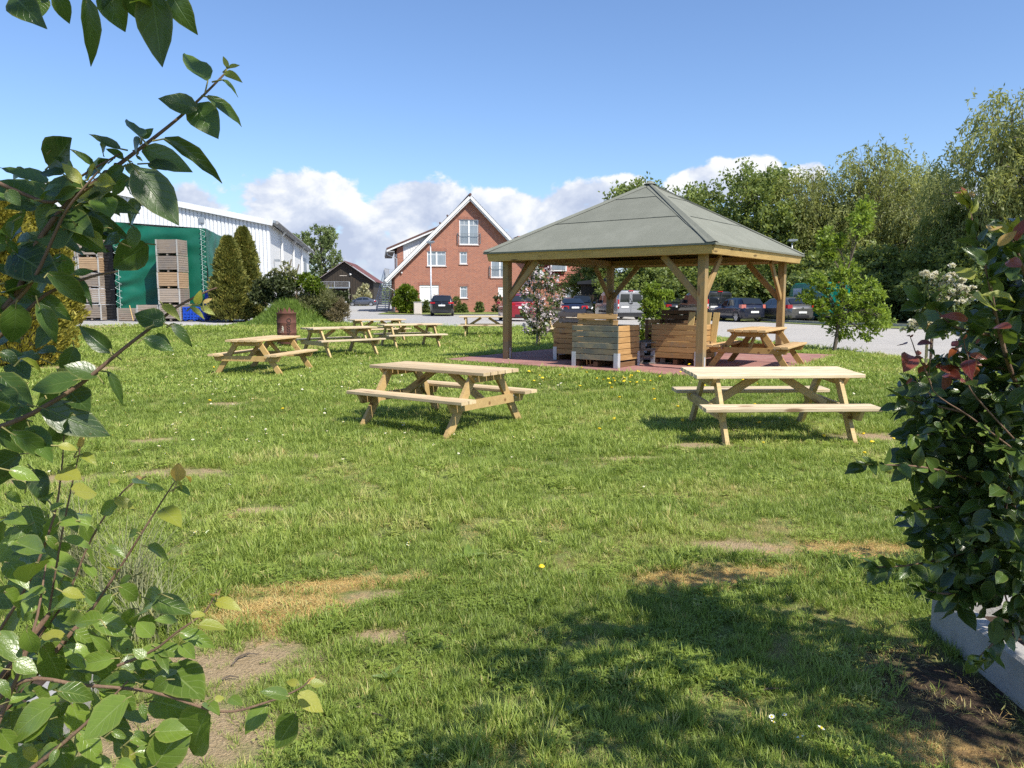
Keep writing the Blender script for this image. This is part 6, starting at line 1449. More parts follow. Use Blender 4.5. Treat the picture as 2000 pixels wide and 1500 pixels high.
def place_tree(pair, name, label, p, sc, rz, group, cat='tree', mat=None):
    t = thing(name, label, cat, p, rz, group); t.scale = sc; c = put('crown', pair[0], t); put('trunk', pair[1], t)
    return t
WIL = [tree_meshes('willow', 31 + k, 12.0, 5.2, 1.2, 46, 1.45, 560, MT['f_willow'] if k != 2 else MT['f_willow_p'], (.30, .042), .30) for k in range(3)]
WOO = [tree_meshes('wood', 51 + k, 11.0, 5.0, .9, 46, 1.35, 560, MT['f_wood'], (.26, .085), .26) for k in range(2)]
UND = [tree_meshes('wood', 61 + k, 4.2, 3.2, .15, 26, .95, 520, MT['f_wood'], (.22, .075), .07) for k in range(2)]
def top_of(pair):
    n = len(pair[0].vertices); co = np.empty(n * 3, np.float32); pair[0].vertices.foreach_get('co', co); return float(np.quantile(co[2::3], .9985))
def tree_at(pair, H0, px, top, Y, w, name, label, group, rz):
    b = atd(px, 580, Y); z = float(zg(b.x, b.y)); H = atd(px, top, Y).z - z; s = H / top_of(pair); return place_tree(pair, name, label, (b.x, b.y, z), (s * w, s * w, s), rz, group)
G1 = 'trees along the far side of the car park'
tree_at(WOO[0], 11, 1155, 505, 70, 1.2, 'broadleaf_tree', 'low dark tree behind the black shed', G1, .3)
tree_at(WOO[1], 11, 1255, 352, 67, 1.0, 'broadleaf_tree', 'dark rounded tree rising behind the pavilion roof tip', G1, 1.2)
tree_at(WOO[0], 11, 1360, 362, 65, 1.0, 'broadleaf_tree', 'dark tree just right of the pavilion roof tip', G1, 2.2)
tree_at(WOO[1], 11, 1472, 326, 62, 1.0, 'broadleaf_tree', 'full green tree above the right slope of the pavilion roof', G1, 3.3)
tree_at(WIL[0], 12, 1575, 330, 60, 0.95, 'willow_tree', 'olive willow between the full green tree and the tall willow', G1, .2)
tree_at(WIL[1], 12, 1700, 284, 57, 0.92, 'willow_tree', 'tall willow with an open top standing behind the young oak', G1, 1.9)
tree_at(WIL[2], 12, 1815, 342, 54, 0.92, 'willow_tree', 'pale lower willow in the dip between two tall willows', G1, 4.0)
tree_at(WIL[1], 12, 1945, 178, 45, 0.82, 'willow_tree', 'tallest willow at the right edge of the car park', G1, 5.2)
tree_at(WIL[0], 12, 2085, 120, 42, .78, 'willow_tree', 'tall willow reaching in from outside the right edge', G1, 2.9)
tree_at(WOO[1], 11, 1640, 395, 59, 1.05, 'broadleaf_tree', 'dense lower tree between the two tall willows on the left', G1, 5.0)
tree_at(WOO[0], 11, 1870, 400, 47, .95, 'broadleaf_tree', 'dense dark tree at the foot of the tallest willow', G1, .9)
for k, (px, top, Y, w) in enumerate(((1240, 520, 63, 1.2), (1330, 505, 61, 1.2), (1420, 500, 58.5, 1.2), (1500, 495, 57, 1.2), (1585, 485, 55, 1.2), (1670, 480, 53, 1.2), (1745, 480, 50, 1.1), (1815, 480, 47, 1.1), (1885, 470, 44, 1.1), (1960, 470, 41, 1.1), (2050, 455, 39, 1.1))):
    tree_at(UND[k % 2], 4.2, px, top, Y, w, 'understorey_bush', ['dark bush behind the black shed', 'dark bush between the silver van and the black saloon', 'dark bush behind the black van', 'dark bush above the navy hatchback', 'dark bush above the grey hatchback', 'dark bush behind the green panel van', 'dark bush right behind the young oak', 'dark bush between the young oak and the white rose', 'dark bush behind the white standard rose', 'dark bush behind the dark shrub at the right edge', 'dark bush beyond the right edge'][k], 'undergrowth bushes below the trees', k * 1.3)
for k, (x, y, H) in enumerate(((34, 30, 13), (38, 18, 12), (44, 40, 14), (30, 60, 13), (40, 75, 14))):
    place_tree(WIL[k % 3], 'willow_tree', 'willow outside the right of the view, number %s in the belt' % ('one', 'two', 'three', 'four', 'five')[k], (x, y, .15), (H / 12 * .8,) * 2 + (H / 12,), k, G1)
ASH = tree_meshes('ash', 77, 14.0, 7.4, 3.4, 44, 1.05, 210, MT['f_ash'], (.42, .13), .38)
tree_at(ASH, 14, 628, 440, 140, .82, 'ash_tree', 'big airy ash tree behind the hall and the timber barn', 'trees behind the hall', .4)
tree_at(WOO[0], 11, 655, 545, 145, 1.5, 'broadleaf_tree', 'low green trees at the left corner of the timber barn', 'trees behind the hall', 2.0)
def far_wood():
    rng = np.random.default_rng(5); n = 16000; x = rng.uniform(-260, 330, n); hh = 9 * (.55 + .45 * np.sin(x * .05) * np.sin(x * .021 + 1)); y = 330 + rng.uniform(0, 14, n) + 20 * np.sin(x * .013); z = rng.uniform(0, 1, n) ** .8 * hh; P = np.stack([x, y, z], 1)
    o = put('distant_wood', cloud_mesh('distant_wood', leaf_cloud(P, unit(rng.normal(size=(n, 3))), np.full(n, 2.2), np.full(n, .9), rng), MT['f_wood'], rng)); o['kind'] = 'stuff'
far_wood()

def thuja_mesh(seed, H, R, mat, n=16000, twin=None, ls=.12, ws=.022):
    rng = np.random.default_rng(seed); P = []; A = []
    for (cx, h, r, m) in ([(0, H, R, n)] + ([twin] if twin else [])):
        t = rng.uniform(0, 1, m) ** .8; a = rng.uniform(0, 6.283, m); prof = np.minimum(1, (1 - t) ** .60 * 1.02 + .015) * np.minimum(1, .72 + t * 2.4)
        lump = 1 + .30 * (vnoise(a * 1.6 + 40, t * h * 1.9, 1.0, seed) - .5) + .42 * (vnoise(a * 4.2 + 90, t * h * 4.5, 1.0, seed + 1) - .5) + .22 * (vnoise(a * 9 + 50, t * h * 10, 1.0, seed + 2) - .5); rad = r * prof * lump * (1 - .34 * rng.uniform(0, 1, m) ** 2)
        p = np.stack([cx + rad * np.cos(a), rad * np.sin(a), .06 + t * h * .99], 1); P.append(p); A.append(unit(np.stack([np.cos(a) * .75, np.sin(a) * .75, np.full(m, .75)], 1) + rng.normal(size=(m, 3)) * .32))
    P = np.concatenate(P); A = np.concatenate(A); k = len(P); return cloud_mesh('foliage', leaf_cloud(P, A, ls * rng.uniform(.6, 1.5, k), ws * rng.uniform(.7, 1.4, k), rng), mat, rng)
def thuja(px, top, Y, R, label, mat, seed, n, ls, ws, twin=None, group='thujas'):
    b = atd(px, 580, Y); z = float(zg(b.x, b.y)); H = atd(px, top, Y).z - z; t = thing('thuja', label, 'conifer', (b.x, b.y, z), 0, group)
    put('foliage', thuja_mesh(seed, H, R, MT[mat], n, twin, ls, ws), t); MB().tube([(0, 0, -.1), (0, 0, H * .5), (0, 0, H * .92)], [R * .10, R * .06, .01], 7).build('trunk', MT['bark'], t)
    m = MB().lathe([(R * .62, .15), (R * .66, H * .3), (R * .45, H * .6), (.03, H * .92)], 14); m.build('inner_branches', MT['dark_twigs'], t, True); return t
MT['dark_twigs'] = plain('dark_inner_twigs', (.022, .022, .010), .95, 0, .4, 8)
thuja(449, 466, 37.6, .98, 'left one of the two pointed thujas beside the blue boxes', 'f_thuja', 3, 26000, .17, .032)
thuja(479, 448, 38.6, .98, 'taller right one of the two pointed thujas', 'f_thuja', 4, 24000, .17, .032)
thuja(88, 385, 30.5, 1.40, 'far yellow-green thuja beside the crate stacks, with a bare leader', 'f_thuja_y', 5, 28000, .16, .030)
thuja(8, 372, 17.2, 1.28, 'near broad yellow-green thuja behind the plum leaves', 'f_thuja_y', 6, 42000, .105, .019)

def shrub(name, label, cat, base, lobes, mat, ls, ws, per, group=None, stems=True, up=.25, seed=1, stem_mat='twig', sr=.02, parent=None):
    """leafy shrub: lobes are (x, y, z, r) relative to base"""
    rng = np.random.default_rng(seed); t = parent or thing(name, label, cat, base, 0, group); V = []; rn = []
    for c in lobes:
        ns = max(3, per // 12); u = unit(rng.normal(size=(ns, 3))); cc = np.array(c[:3]) + u * c[3] * rng.uniform(.45, 1.0, (ns, 1)); br = rng.uniform(size=ns)
        for q in range(12):
            P = cc + rng.normal(size=(ns, 3)) * c[3] * .13; A = unit(u * .8 + rng.normal(size=(ns, 3)) * .65 + np.array((0, 0, up))); V.append(leaf_cloud(P, A, ls * rng.uniform(.6, 1.35, ns), ws * rng.uniform(.7, 1.3, ns), rng, .25)); rn.append(np.clip(br * .5 + rng.uniform(size=ns) * .5, 0, 1))
    V = np.concatenate(V); V[:, :, 2] = np.maximum(V[:, :, 2], .01); put('foliage', cloud_mesh('foliage', V, MT[mat], rng, np.concatenate(rn)), t)
    if stems:
        m = MB()
        for c in lobes: limb(m, (c[0] * .15, c[1] * .15, -.05), c[:3], sr, sr * .3, rng, .12, 4, 5)
        m.build('stems', MT[stem_mat], t, True)
    return t
def px_lobes(base, Y, L, dy=.6, seed=2):
    r = random.Random(seed); out = []
    for px, py, rp in L: p = atd(px, py, Y); k = Y / FPX; out.append((p.x - base[0], r.uniform(-dy, dy) * rp * k, p.z - base[2], rp * k))
    return out
def base_at(px, Y): b = atd(px, 580, Y); return (b.x, b.y, float(zg(b.x, b.y)))

# grassy mound with mixed shrubs left of the road
def mound():
    c = atd(588, 580, 36.5); X, Y_ = np.meshgrid(np.linspace(-3.4, 3.4, 36), np.linspace(-4.0, 5.0, 40), indexing='ij'); f = lambda x, y: 0.62 * np.exp(-((x + .35) / 1.35) ** 2 - ((y - .3) / 2.2) ** 2)
    Z = zg(X + c.x, Y_ + c.y) + f(X, Y_) - .06; grid_sheet('grass_mound', X + c.x, Y_ + c.y, Z, MT['lawn'])
    rng = np.random.default_rng(9); n = 26000; x = rng.normal(-.55, .8, n); y = rng.normal(-.8, 1.5, n); keep = (np.abs(x) < 3.0) & (np.abs(y) < 3.6); x, y = x[keep], y[keep]; n = len(x)
    P = np.stack([x + c.x, y + c.y, zg(x + c.x, y + c.y) + f(x, y) - .05], 1); A = unit(np.stack([rng.normal(0, .3, n) - .1, rng.normal(0, .3, n), np.ones(n)], 1)); h = rng.uniform(.12, 1.0, n) ** 1.5 * (.55 + .9 * vnoise(x + 20, y + 20, 1.1, 4)) * np.exp(-((x + .5) / 1.4) ** 2 - (y / 2.6) ** 2)
    o = put('tall_grass', cloud_mesh('tall_grass', leaf_cloud(P, A, np.maximum(.1, h), np.full(n, .022), rng), MT['f_meadow'], rng)); o['kind'] = 'stuff'
    B = (c.x, c.y, float(zg(c.x, c.y)))
    shrub('dark_hedge', 'dark green clipped hedge on the mound next to the thujas', 'hedge', B, px_lobes(B, 37.6, ((522, 562, 16), (540, 556, 17), (558, 556, 16), (575, 562, 15), (530, 580, 15), (550, 582, 16), (572, 585, 16), (515, 580, 12))), 'f_hedge', .13, .045, 700, None, True, .3, 3)
    shrub('laurel_bush', 'bright yellow-green bush at the top of the mound', 'bush', B, px_lobes(B, 38.5, ((600, 552, 14), (617, 550, 13), (632, 556, 14), (645, 566, 12), (585, 552, 12))), 'f_laurel', .13, .04, 620, None, True, .4, 4)
    shrub('heath_shrub', 'olive green feathery shrub spreading down the right of the mound', 'shrub', B, px_lobes(B, 35.8, ((592, 578, 20), (612, 573, 20), (632, 584, 20), (605, 600, 24), (628, 610, 22), (585, 600, 18), (615, 622, 18))), 'f_heath', .20, .018, 900, None, True, .8, 5)
    shrub('heath_shrub', 'bronze feathery shrub at the right end of the mound by the road', 'shrub', B, px_lobes(B, 35.0, ((640, 600, 17), (652, 614, 14), (638, 618, 15), (655, 602, 10))), 'f_heath_r', .20, .018, 950, None, True, .8, 6)
    t = shrub('straggly_climber', 'half bare climber tied to leaning stakes on the mound', 'climber', B, px_lobes(B, 37.8, ((556, 530, 10), (570, 522, 9), (583, 530, 10), (590, 540, 8), (562, 540, 8), (548, 536, 6))), 'f_heath', .12, .035, 130, None, True, .2, 7)
    for a, b in (((562, 548), (569, 506)), ((576, 546), (584, 516)), ((558, 545), (556, 520))):
        p, q = atd(*a, 37.8), atd(*b, 37.8); m = MB().tube([p - Vector(B), q - Vector(B)], .035, 5); m.build('stake', MT['bark_light'], t)
mound()
b = base_at(792, 68.0); shrub('round_bush', 'clipped round yellow-green bush at the left corner of the brick house', 'bush', b, px_lobes(b, 68.0, ((780, 575, 11), (795, 570, 13), (806, 578, 11), (778, 590, 12), (795, 590, 14), (808, 592, 11), (785, 600, 10), (802, 602, 9), (790, 565, 9))), 'f_laurel', .17, .06, 1050, None, True, .3, 11)
for k, (px, w, h, lab) in enumerate(((832, 10, 14, 'small green bush left of the black people carrier'), (893, 13, 18, 'leafy green bush right of the black people carrier'), (936, 9, 12, 'small round bush alone against the brick wall'), (972, 12, 22, 'dark bush under the ground floor shutter near the pavilion post'), (905, 9, 9, 'low green bush beside the leafy one'))):
    b = base_at(px, 70.0); k_ = 70.0 / FPX; r = w * k_ * .62; shrub('wall_bush', lab, 'bush', b, [(-r * .6, 0, r, r), (r * .6, 0, r, r), (0, 0, h * 2 * k_ * .62, r)], 'f_shrub' if k != 3 else 'f_hedge', .16, .05, 330, 'bushes along the house wall', True, .3, 20 + k)
b = base_at(709, 126); shrub('variegated_bush', 'cream and green bush behind the distant blue-grey saloon', 'bush', b, px_lobes(b, 126, ((705, 572, 9), (715, 580, 10), (700, 586, 9), (710, 590, 11), (712, 562, 6))), 'f_varieg', .35, .12, 380, None, True, .3, 31)
b = base_at(668, 118); shrub('potted_shrub', 'dark leafy shrub in front of the barn opening', 'shrub', b, px_lobes(b, 118, ((665, 585, 9), (672, 575, 8), (660, 578, 8), (678, 588, 6))), 'f_hedge', .35, .12, 330, None, True, .3, 32)
tag(MB().prism([(-.5, 0), (.5, 0), (.65, .75), (-.65, .75)], 'y', -.5, .5).build('planter_tub', MT['white']), 'white planter tub at the end of the bronze shrub', 'planter').location = base_at(667, 112)

# young trees on the lawn edge
def young_tree(name, label, px, Y, lobes, mat, ls, ws, per, trunk_r, H_px, cat='tree', stakes=False, seed=1, bark='bark', extra=None):
    b = base_at(px, Y); L = px_lobes(b, Y, lobes, .8, seed); t = shrub(name, label, cat, b, L, mat, ls, ws, per, None, False, .15, seed)
    rng = np.random.default_rng(seed); m = MB(); H = atd(px, H_px, Y).z - b[2]; topx = L[0][0]; tp = [np.array((topx * (k / 7) ** 1.5 + .03 * math.sin(k * 1.3), 0, -.1 + (H * .97 + .1) * k / 7)) for k in range(8)]; m.tube(tp, [trunk_r * (1.2 if k == 0 else 1 - .88 * k / 7) for k in range(8)], 8, cap=False)
    for c in L:
        hz = max(.28 * H, c[2] - .35 * H * .5 - .1); k = min(7, max(0, hz / H * 7)); i = int(k); s = tp[i] * (1 - k + i) + tp[min(7, i + 1)] * (k - i); r = max(.008, trunk_r * (1 - .85 * k / 7) * .5); p = limb(m, s, c[:3], r, r * .3, rng, .1, 4, 5)
        for q in range(3): limb(m, p[2], np.array(c[:3]) + rng.normal(size=3) * c[3] * .6, r * .4, r * .12, rng, .15, 3, 4)
    m.build('trunk', MT[bark], t, True); return t, L, b
young_tree('young_oak', 'young oak with bright green tufts at the gravel edge', 1633, 19.4, ((1690, 408, 19), (1676, 420, 20), (1668, 445, 23), (1690, 440, 17), (1618, 462, 17), (1610, 480, 14), (1640, 470, 12), (1622, 500, 9), (1655, 525, 22), (1640, 540, 19), (1668, 535, 16), (1598, 552, 17), (1580, 580, 14), (1612, 560, 14), (1650, 575, 20), (1690, 566, 20), (1715, 575, 14),
   (1650, 600, 27), (1682, 605, 27), (1625, 615, 20), (1705, 618, 22), (1732, 628, 16), (1600, 600, 12), (1665, 635, 25), (1640, 645, 20), (1690, 648, 19), (1610, 590, 12), (1672, 590, 20)), 'f_oak', .10, .026, 300, .050, 396, seed=41)
t, L, b = young_tree('blossom_tree', 'slender young tree covered in pale pink blossom left of the crates', 1047, 21.8, ((1058, 530, 18), (1040, 545, 17), (1076, 548, 16), (1026, 566, 12), (1055, 565, 22), (1086, 572, 14), (1038, 590, 18), (1066, 595, 18), (1028, 606, 12), (1050, 618, 20), (1076, 620, 14), (1036, 640, 13), (1060, 644, 14), (1090, 590, 9)), 'f_lilac', .085, .024, 170, .035, 526, stakes=True, seed=43, bark='bark_light')
def blossoms():
    rng = np.random.default_rng(3); V = []
    for c in L:
        ns = 11; u = unit(rng.normal(size=(ns, 3)) + np.array((0, 0, .2))); cc = np.array(c[:3]) + u * c[3] * rng.uniform(.6, 1.15, (ns, 1))
        for q in range(9): P = cc + rng.normal(size=(ns, 3)) * np.array((.028, .028, .045)); V.append(leaf_cloud(P, unit(rng.normal(size=(ns, 3))), rng.uniform(.05, .085, ns), rng.uniform(.02, .034, ns), rng))
    o = put('blossom', cloud_mesh('blossom', np.concatenate(V), MT['f_blossom'], rng), t)
    MB().tube([(.10, .02, -.1), (.10, .02, 1.25)], .022, 6).build('stake', MT['pine_leg'], t)
blossoms()
young_tree('leafy_shrub', 'leafy bright green shrub behind the pavilion between silver van and black saloon', 1266, 21.3, ((1272, 562, 14), (1268, 578, 17), (1290, 580, 15), (1306, 576, 9), (1262, 600, 16), (1284, 605, 18), (1268, 625, 18), (1285, 632, 14), (1262, 650, 17), (1250, 668, 18), (1232, 655, 13), (1275, 668, 14), (1240, 684, 16), (1262, 686, 15)), 'f_oak', .085, .026, 300, .03, 560, 'shrub', seed=45)
def standard_rose():
    b = base_at(1823, 9.5); Y = 9.5; t = shrub('standard_rose', 'standard rose with clusters of white flowers on a staked stem', 'rose', b, px_lobes(b, Y, ((1845, 570, 40), (1822, 560, 30), (1868, 585, 30), (1822, 600, 26), (1855, 610, 32), (1880, 600, 22), (1800, 590, 16), (1790, 635, 12), (1850, 645, 20), (1870, 640, 18)), .7, 4), 'f_rose_l', .060, .020, 130, None, False, .1, 51)
    m = MB(); m.tube([(0, 0, -.1), (.01, 0, .6), (.0, 0, 1.25), (.06, .0, 1.5), (.10, 0, 1.72)], [.017, .012, .011, .007, .003], 6)
    r = random.Random(2); P = ((1784, 588), (1826, 536), (1855, 536), (1838, 552), (1859, 556), (1850, 577), (1876, 569), (1828, 584), (1861, 590), (1776, 632), (1792, 629), (1823, 634), (1890, 580), (1842, 570), (1868, 572), (1808, 538))
    for px, py in P: p = atd(px, py, Y + r.uniform(-.12, .05)) - Vector(b); m.tube([(0, 0, 1.15 if py > 600 else 1.28), (p.x * .5, p.y * .5, 1.25 + (p.z - 1.25) * .6), tuple(p)], [.006, .004, .002], 5)
    m.build('stem', MT['twig'], t, True); MB().tube([(-.035, .01, -.1), (-.04, .01, 1.3)], .02, 6).build('stake', MT['pine_leg'], t); MB().tube([(.03, .02, -.1), (.03, .02, 1.1)], .016, 6).build('stake', MT['bark'], t)
    rng = np.random.default_rng(6)
    for px, py in P:
        p = np.array(atd(px, py, Y + r.uniform(-.12, .05)) - Vector(b)); V = []
        for q in range(r.choice((6, 7, 8))):
            c = p + rng.normal(size=3) * np.array((.048, .035, .040)) + np.array((0, -.08, 0))
            for ring, (k, tilt, ls) in enumerate(((6, .15, .052), (5, .6, .044), (4, 1.1, .030))):
                a = np.arange(k) * 2 * math.pi / k + rng.uniform(0, 6); A = unit(np.stack([np.cos(a) * math.cos(tilt), np.sin(a) * math.cos(tilt) - .25, np.full(k, math.sin(tilt))], 1)); V.append(leaf_cloud(np.repeat(c[None], k, 0), A, np.full(k, ls), np.full(k, ls * .72), rng, .2))
        put('rose_cluster', cloud_mesh('rose_cluster', np.concatenate(V), MT['f_rose_w'], rng), t)
standard_rose()
# ------------------------------------------------------------------ near foliage: leaves one by one
def leaf_mesh(name, mat, seed, width=.52, curl=.25, fold=.22, tip=.16):
    r = random.Random(seed); nu, vs = 7, (-1, -.5, 0, .5, 1); V = []; F = []; U = []; tw = r.uniform(-.35, .35)
    for i in range(nu):
        u = i / (nu - 1); w = width / 2 * (math.sin(math.pi * min(1, u * .97 + .03) ** .82) ** .85) * (1 - .25 * u) * 1.12
        if i == nu - 1: w = .004
        if u > .8: w *= 1 - (u - .8) * tip * 3
        for v in vs:
            wob = .018 * math.sin(u * 17 + v * 3 + seed) * abs(v)
            z = fold * abs(v) * w * 1.1 - curl * u * u * .6 + wob + tw * v * w * u; V.append((u - curl * .18 * u * u, v * w, z))
    for i in range(nu - 1):
        for j in range(4):
            a = i * 5 + j; F.append((a, a + 5, a + 6, a + 1)); uu = (i / (nu - 1), (i + 1) / (nu - 1))
            U += [(uu[0], j / 4), (uu[1], j / 4), (uu[1], (j + 1) / 4), (uu[0], (j + 1) / 4)]
    return V, F, U
LEAF = {}
for key in ('leaf', 'leaf_shaded', 'leaf_young_lit', 'leaf_tip', 'leaf_dark', 'leaf_red'):
    LEAF[key] = []
    for k, (w, c, f) in enumerate(((.54, .30, .30), (.62, .12, .15), (.46, .55, .40), (.57, -.22, .35), (.50, .75, .12))):
        V, F, U = leaf_mesh('leaf', MT[key], k * 7 + 1, w * (.85 if key in ('leaf_red', 'leaf_tip') else 1) * (1.12 if key == 'leaf_dark' else 1), c, f); LEAF[key].append(fast_mesh('leaf', V, F, [MT[key]], True, U))
def leaf_matrix(p, d, n, s, wf=1.0):
    x = Vector(d).normalized(); z = Vector(n); z = z - x * z.dot(x)
    if z.length < 1e-4: z = x.orthogonal()
    z.normalize(); y = z.cross(x); M = Matrix((x * s, y * s * wf, z * s)).transposed().to_4x4(); M.translation = p; return M
def leaf_obj(parent, p, d, n, s, key, rng, wf=1.0):
    return put('leaf', LEAF[key][rng.randrange(5)], parent, mat=leaf_matrix(Vector(p), d, n, s, wf))
SUNV = Vector(sun_dir)
def near_leaf(parent, base, o, a, b, Y, key, rng, wf=1.0, facing=None, dz=.35, stalks=None):
    """leaf from photo pixel a to b, about Y metres ahead; the tip may lie nearer or farther"""
    p = atd(a[0], a[1], Y); q = atd(b[0], b[1], Y * (1 + rng.uniform(-.03, .03))); L = (q - p).length
    q = q + Vector((0, 1, 0)) * L * rng.uniform(-dz, dz); d = q - p; view = (Vector((0, 0, CAMH)) - p).normalized()
    n = facing or (Vector((0, 0, 1)) * rng.uniform(.15, .8) + view * rng.uniform(.5, 1.2) + Vector((rng.uniform(-.4, .4), 0, rng.uniform(-.1, .3))))
    if stalks is not None: stalks.tube([p - d.normalized() * L * .16 + Vector((rng.uniform(-.01, .01), 0, rng.uniform(-.012, .004))) - o, p - o, p + d * .1 - o], [.0011, .0010, .0006], 4, cap=False)
    return leaf_obj(parent, p - o, d, n, d.length * 1.06, key, rng, wf)
def branch(mb, pts, o, r0, r1, rng):
    """smooth twig through photo pixels (px, py, Y)"""
    P = [atd(*p) - o for p in pts]; Q = []
    for i in range(len(P) - 1):
        p0, p1, p2, p3 = P[max(0, i - 1)], P[i], P[i + 1], P[min(len(P) - 1, i + 2)]
        for k in range(4):
            t = k / 4; Q.append(.5 * ((2 * p1) + (p2 - p0) * t + (2 * p0 - 5 * p1 + 4 * p2 - p3) * t * t + (3 * p1 - p0 - 3 * p2 + p3) * t ** 3))
    Q.append(P[-1]); mb.tube(Q, [r0 + (r1 - r0) * k / (len(Q) - 1) for k in range(len(Q))], 6, cap=False); return Q

def plum_tree():
    rng = random.Random(17); o = Vector((-1.15, .62, 0.0)); t = thing('plum_tree', 'plum tree whose dark leafy branches reach in from the upper left', 'tree', o)
    B = MB()
    tr = [Vector((0, 0, -.1)), Vector((-.02, .03, .9)), Vector((.03, .10, 1.6)), Vector((.12, .02, 2.3)), Vector((.35, -.1, 2.75))]; B.tube(tr, [.045, .038, .03, .022, .014], 8)
    up = branch(B, [(-160, 640, 1.02), (10, 600, 1.0), (70, 480, 1.0), (130, 400, 1.0), (200, 345, 1.0), (250, 308, 1.02), (330, 246, 1.03), (385, 198, 1.04), (441, 142, 1.05)], o, .0046, .0012, rng)
    branch(B, [(10, 610, 1.0), (66, 545, .98), (122, 425, .97), (160, 372, .96), (192, 335, .96)], o, .0028, .001, rng)
    br2 = branch(B, [(-150, 880, .98), (20, 826, .98), (90, 792, .98), (160, 748, .99), (240, 682, 1.0), (300, 636, 1.01), (345, 600, 1.02), (398, 572, 1.03), (424, 562, 1.03)], o, .0038, .0011, rng)
    branch(B, [(-60, 700, 1.0), (20, 640, 1.0), (90, 575, 1.0), (180, 540, 1.0), (230, 530, 1.0)], o, .0034, .0012, rng)
    branch(B, [(-60, 330, 1.0), (30, 372, 1.0), (105, 395, 1.0), (150, 350, 1.0), (235, 300, 1.0)], o, .003, .0012, rng)
    branch(B, [(-80, -60, .95), (60, -30, .95), (160, -25, .95), (280, -20, .95), (345, -30, .96)], o, .006, .003, rng)
    for a in ((-160, 640, 1.02), (-150, 880, .98), (-60, 700, 1.0), (-60, 330, 1.0)): e = atd(*a) - o; B.tube([tr[1] + (tr[2] - tr[1]) * .6, (tr[2] + e) / 2 + Vector((0, 0, -.05)), e], [.010, .007, .0046], 6)
    e = atd(-80, -60, .95) - o; B.tube([tr[3], (tr[3] + e) / 2 + Vector((0, 0, .08)), e], [.014, .010, .006], 6)
    St = MB()
    def L1(lst, f, depth, key='leaf_shaded'):
        for it in lst:
            x0, y0, x1, y1 = it[:4]; k = it[4] if len(it) > 4 else key; wf = it[5] if len(it) > 5 else 1.0
            near_leaf(t, None, o, f(x0, y0), f(x1, y1), depth * rng.uniform(.965, 1.035), k, rng, wf, stalks=St)
    Y_, T_ = 'leaf_young_lit', 'leaf_tip'
    f1 = lambda x, y: (x * .35, y * .35)
    L1([(1160, 450, 1015, 320, 'leaf_shaded', .8), (1270, 380, 1240, 308, Y_, .7), (1275, 380, 1355, 362, Y_, .5), (1255, 405, 1322, 428, Y_, .7), (1240, 445, 1330, 522, 'leaf_shaded', .8), (1155, 540, 1405, 665, 'leaf_shaded', .55), (1092, 585, 1212, 752, 'leaf_shaded', 1.25), (1100, 605, 908, 565, 'leaf_shaded', 1.15),
        (915, 775, 1247, 952, 'leaf_shaded', .5), (795, 830, 1040, 940, 'leaf_shaded', .8), (830, 912, 978, 932, 'leaf_shaded', .7), (785, 765, 710, 700, 'leaf_shaded', .9), (780, 770, 690, 838, 'leaf_shaded', 1.5), (790, 770, 842, 712, 'leaf_shaded', .9), (670, 830, 508, 765, 'leaf_shaded', .7), (600, 790, 558, 880, 'leaf_shaded', 1.1), (690, 885, 612, 828, 'leaf_shaded', .8), (630, 890, 522, 898, 'leaf_shaded', .8),
        (272, 930, 412, 783, 'leaf_shaded', 1.2), (520, 920, 393, 822, 'leaf_shaded', .7), (290, 832, 228, 808), (405, 935, 345, 862, 'leaf_shaded', 1.2), (268, 1022, 22, 972, 'leaf_shaded', .55), (452, 1022, 325, 903, Y_, .8), (490, 1005, 562, 938, Y_, .8), (540, 1012, 682, 1052, Y_, .55), (548, 1000, 782, 992, 'leaf_shaded', 1.0), (755, 945, 950, 1228, 'leaf_shaded', .95),
        (438, 1112, 612, 1070, 'leaf_young_lit', .95), (440, 1122, 602, 1186, 'leaf_young_lit', .75), (352, 970, 232, 958, 'leaf_shaded', 1.1), (160, 1115, 8, 1008, 'leaf_shaded', 1.5), (300, 1135, 240, 1292, 'leaf_shaded', 1.3), (350, 1172, 262, 1160, Y_, .9), (358, 1190, 528, 1302, 'leaf_shaded', 1.15), (378, 1275, 542, 1405, 'leaf_shaded', .9), (478, 1288, 567, 1362, Y_, 1.0), (238, 1112, 312, 1000, 'leaf_shaded', 1.0),
        (430, 1050, 318, 1105, 'leaf_shaded', .8), (560, 1110, 612, 1182, 'leaf_shaded', 1.3), (70, 1400, 292, 1482, 'leaf_shaded', 1.2), (60, 1320, -20, 1280, 'leaf_shaded', 1.2), (700, 1010, 610, 1085, 'leaf_shaded', .9), (560, 950, 470, 930, 'leaf_shaded', 1.3), (690, 930, 570, 1000, 'leaf_shaded', 1.0), (330, 1010, 230, 1120, 'leaf_shaded', .9), (120, 1180, 60, 1330, 'leaf_shaded', 1.2), (200, 1150, 60, 1180, 'leaf_shaded', .8), (40, 1060, 130, 1150, 'leaf_shaded', 1.2), (640, 910, 700, 960, 'leaf_shaded', .9), (760, 870, 800, 900, 'leaf_shaded', .8)], f1, 1.0)
    L1([(75, -20, 187, 66, 'leaf_shaded', 1.1), (215, -40, 232, 78, 'leaf_shaded', 1.5), (318, -40, 415, 150, 'leaf_shaded', 1.25), (475, -20, 515, 337, 'leaf_shaded', .55), (570, -50, 690, 157, 'leaf_shaded', 1.3), (712, -40, 760, 133, 'leaf_shaded', 1.1), (845, -60, 865, 305, 'leaf_shaded', .95), (955, -40, 1072, 166, 'leaf_shaded', 1.1), (640, -40, 560, 40, 'leaf_shaded', 1.2), (800, -30, 740, 60, 'leaf_shaded', 1.1), (280, -30, 225, 20, 'leaf_shaded', 1.3)], f1, .95)
    f8 = lambda x, y: (x * .4333, 250 + y * .4333)
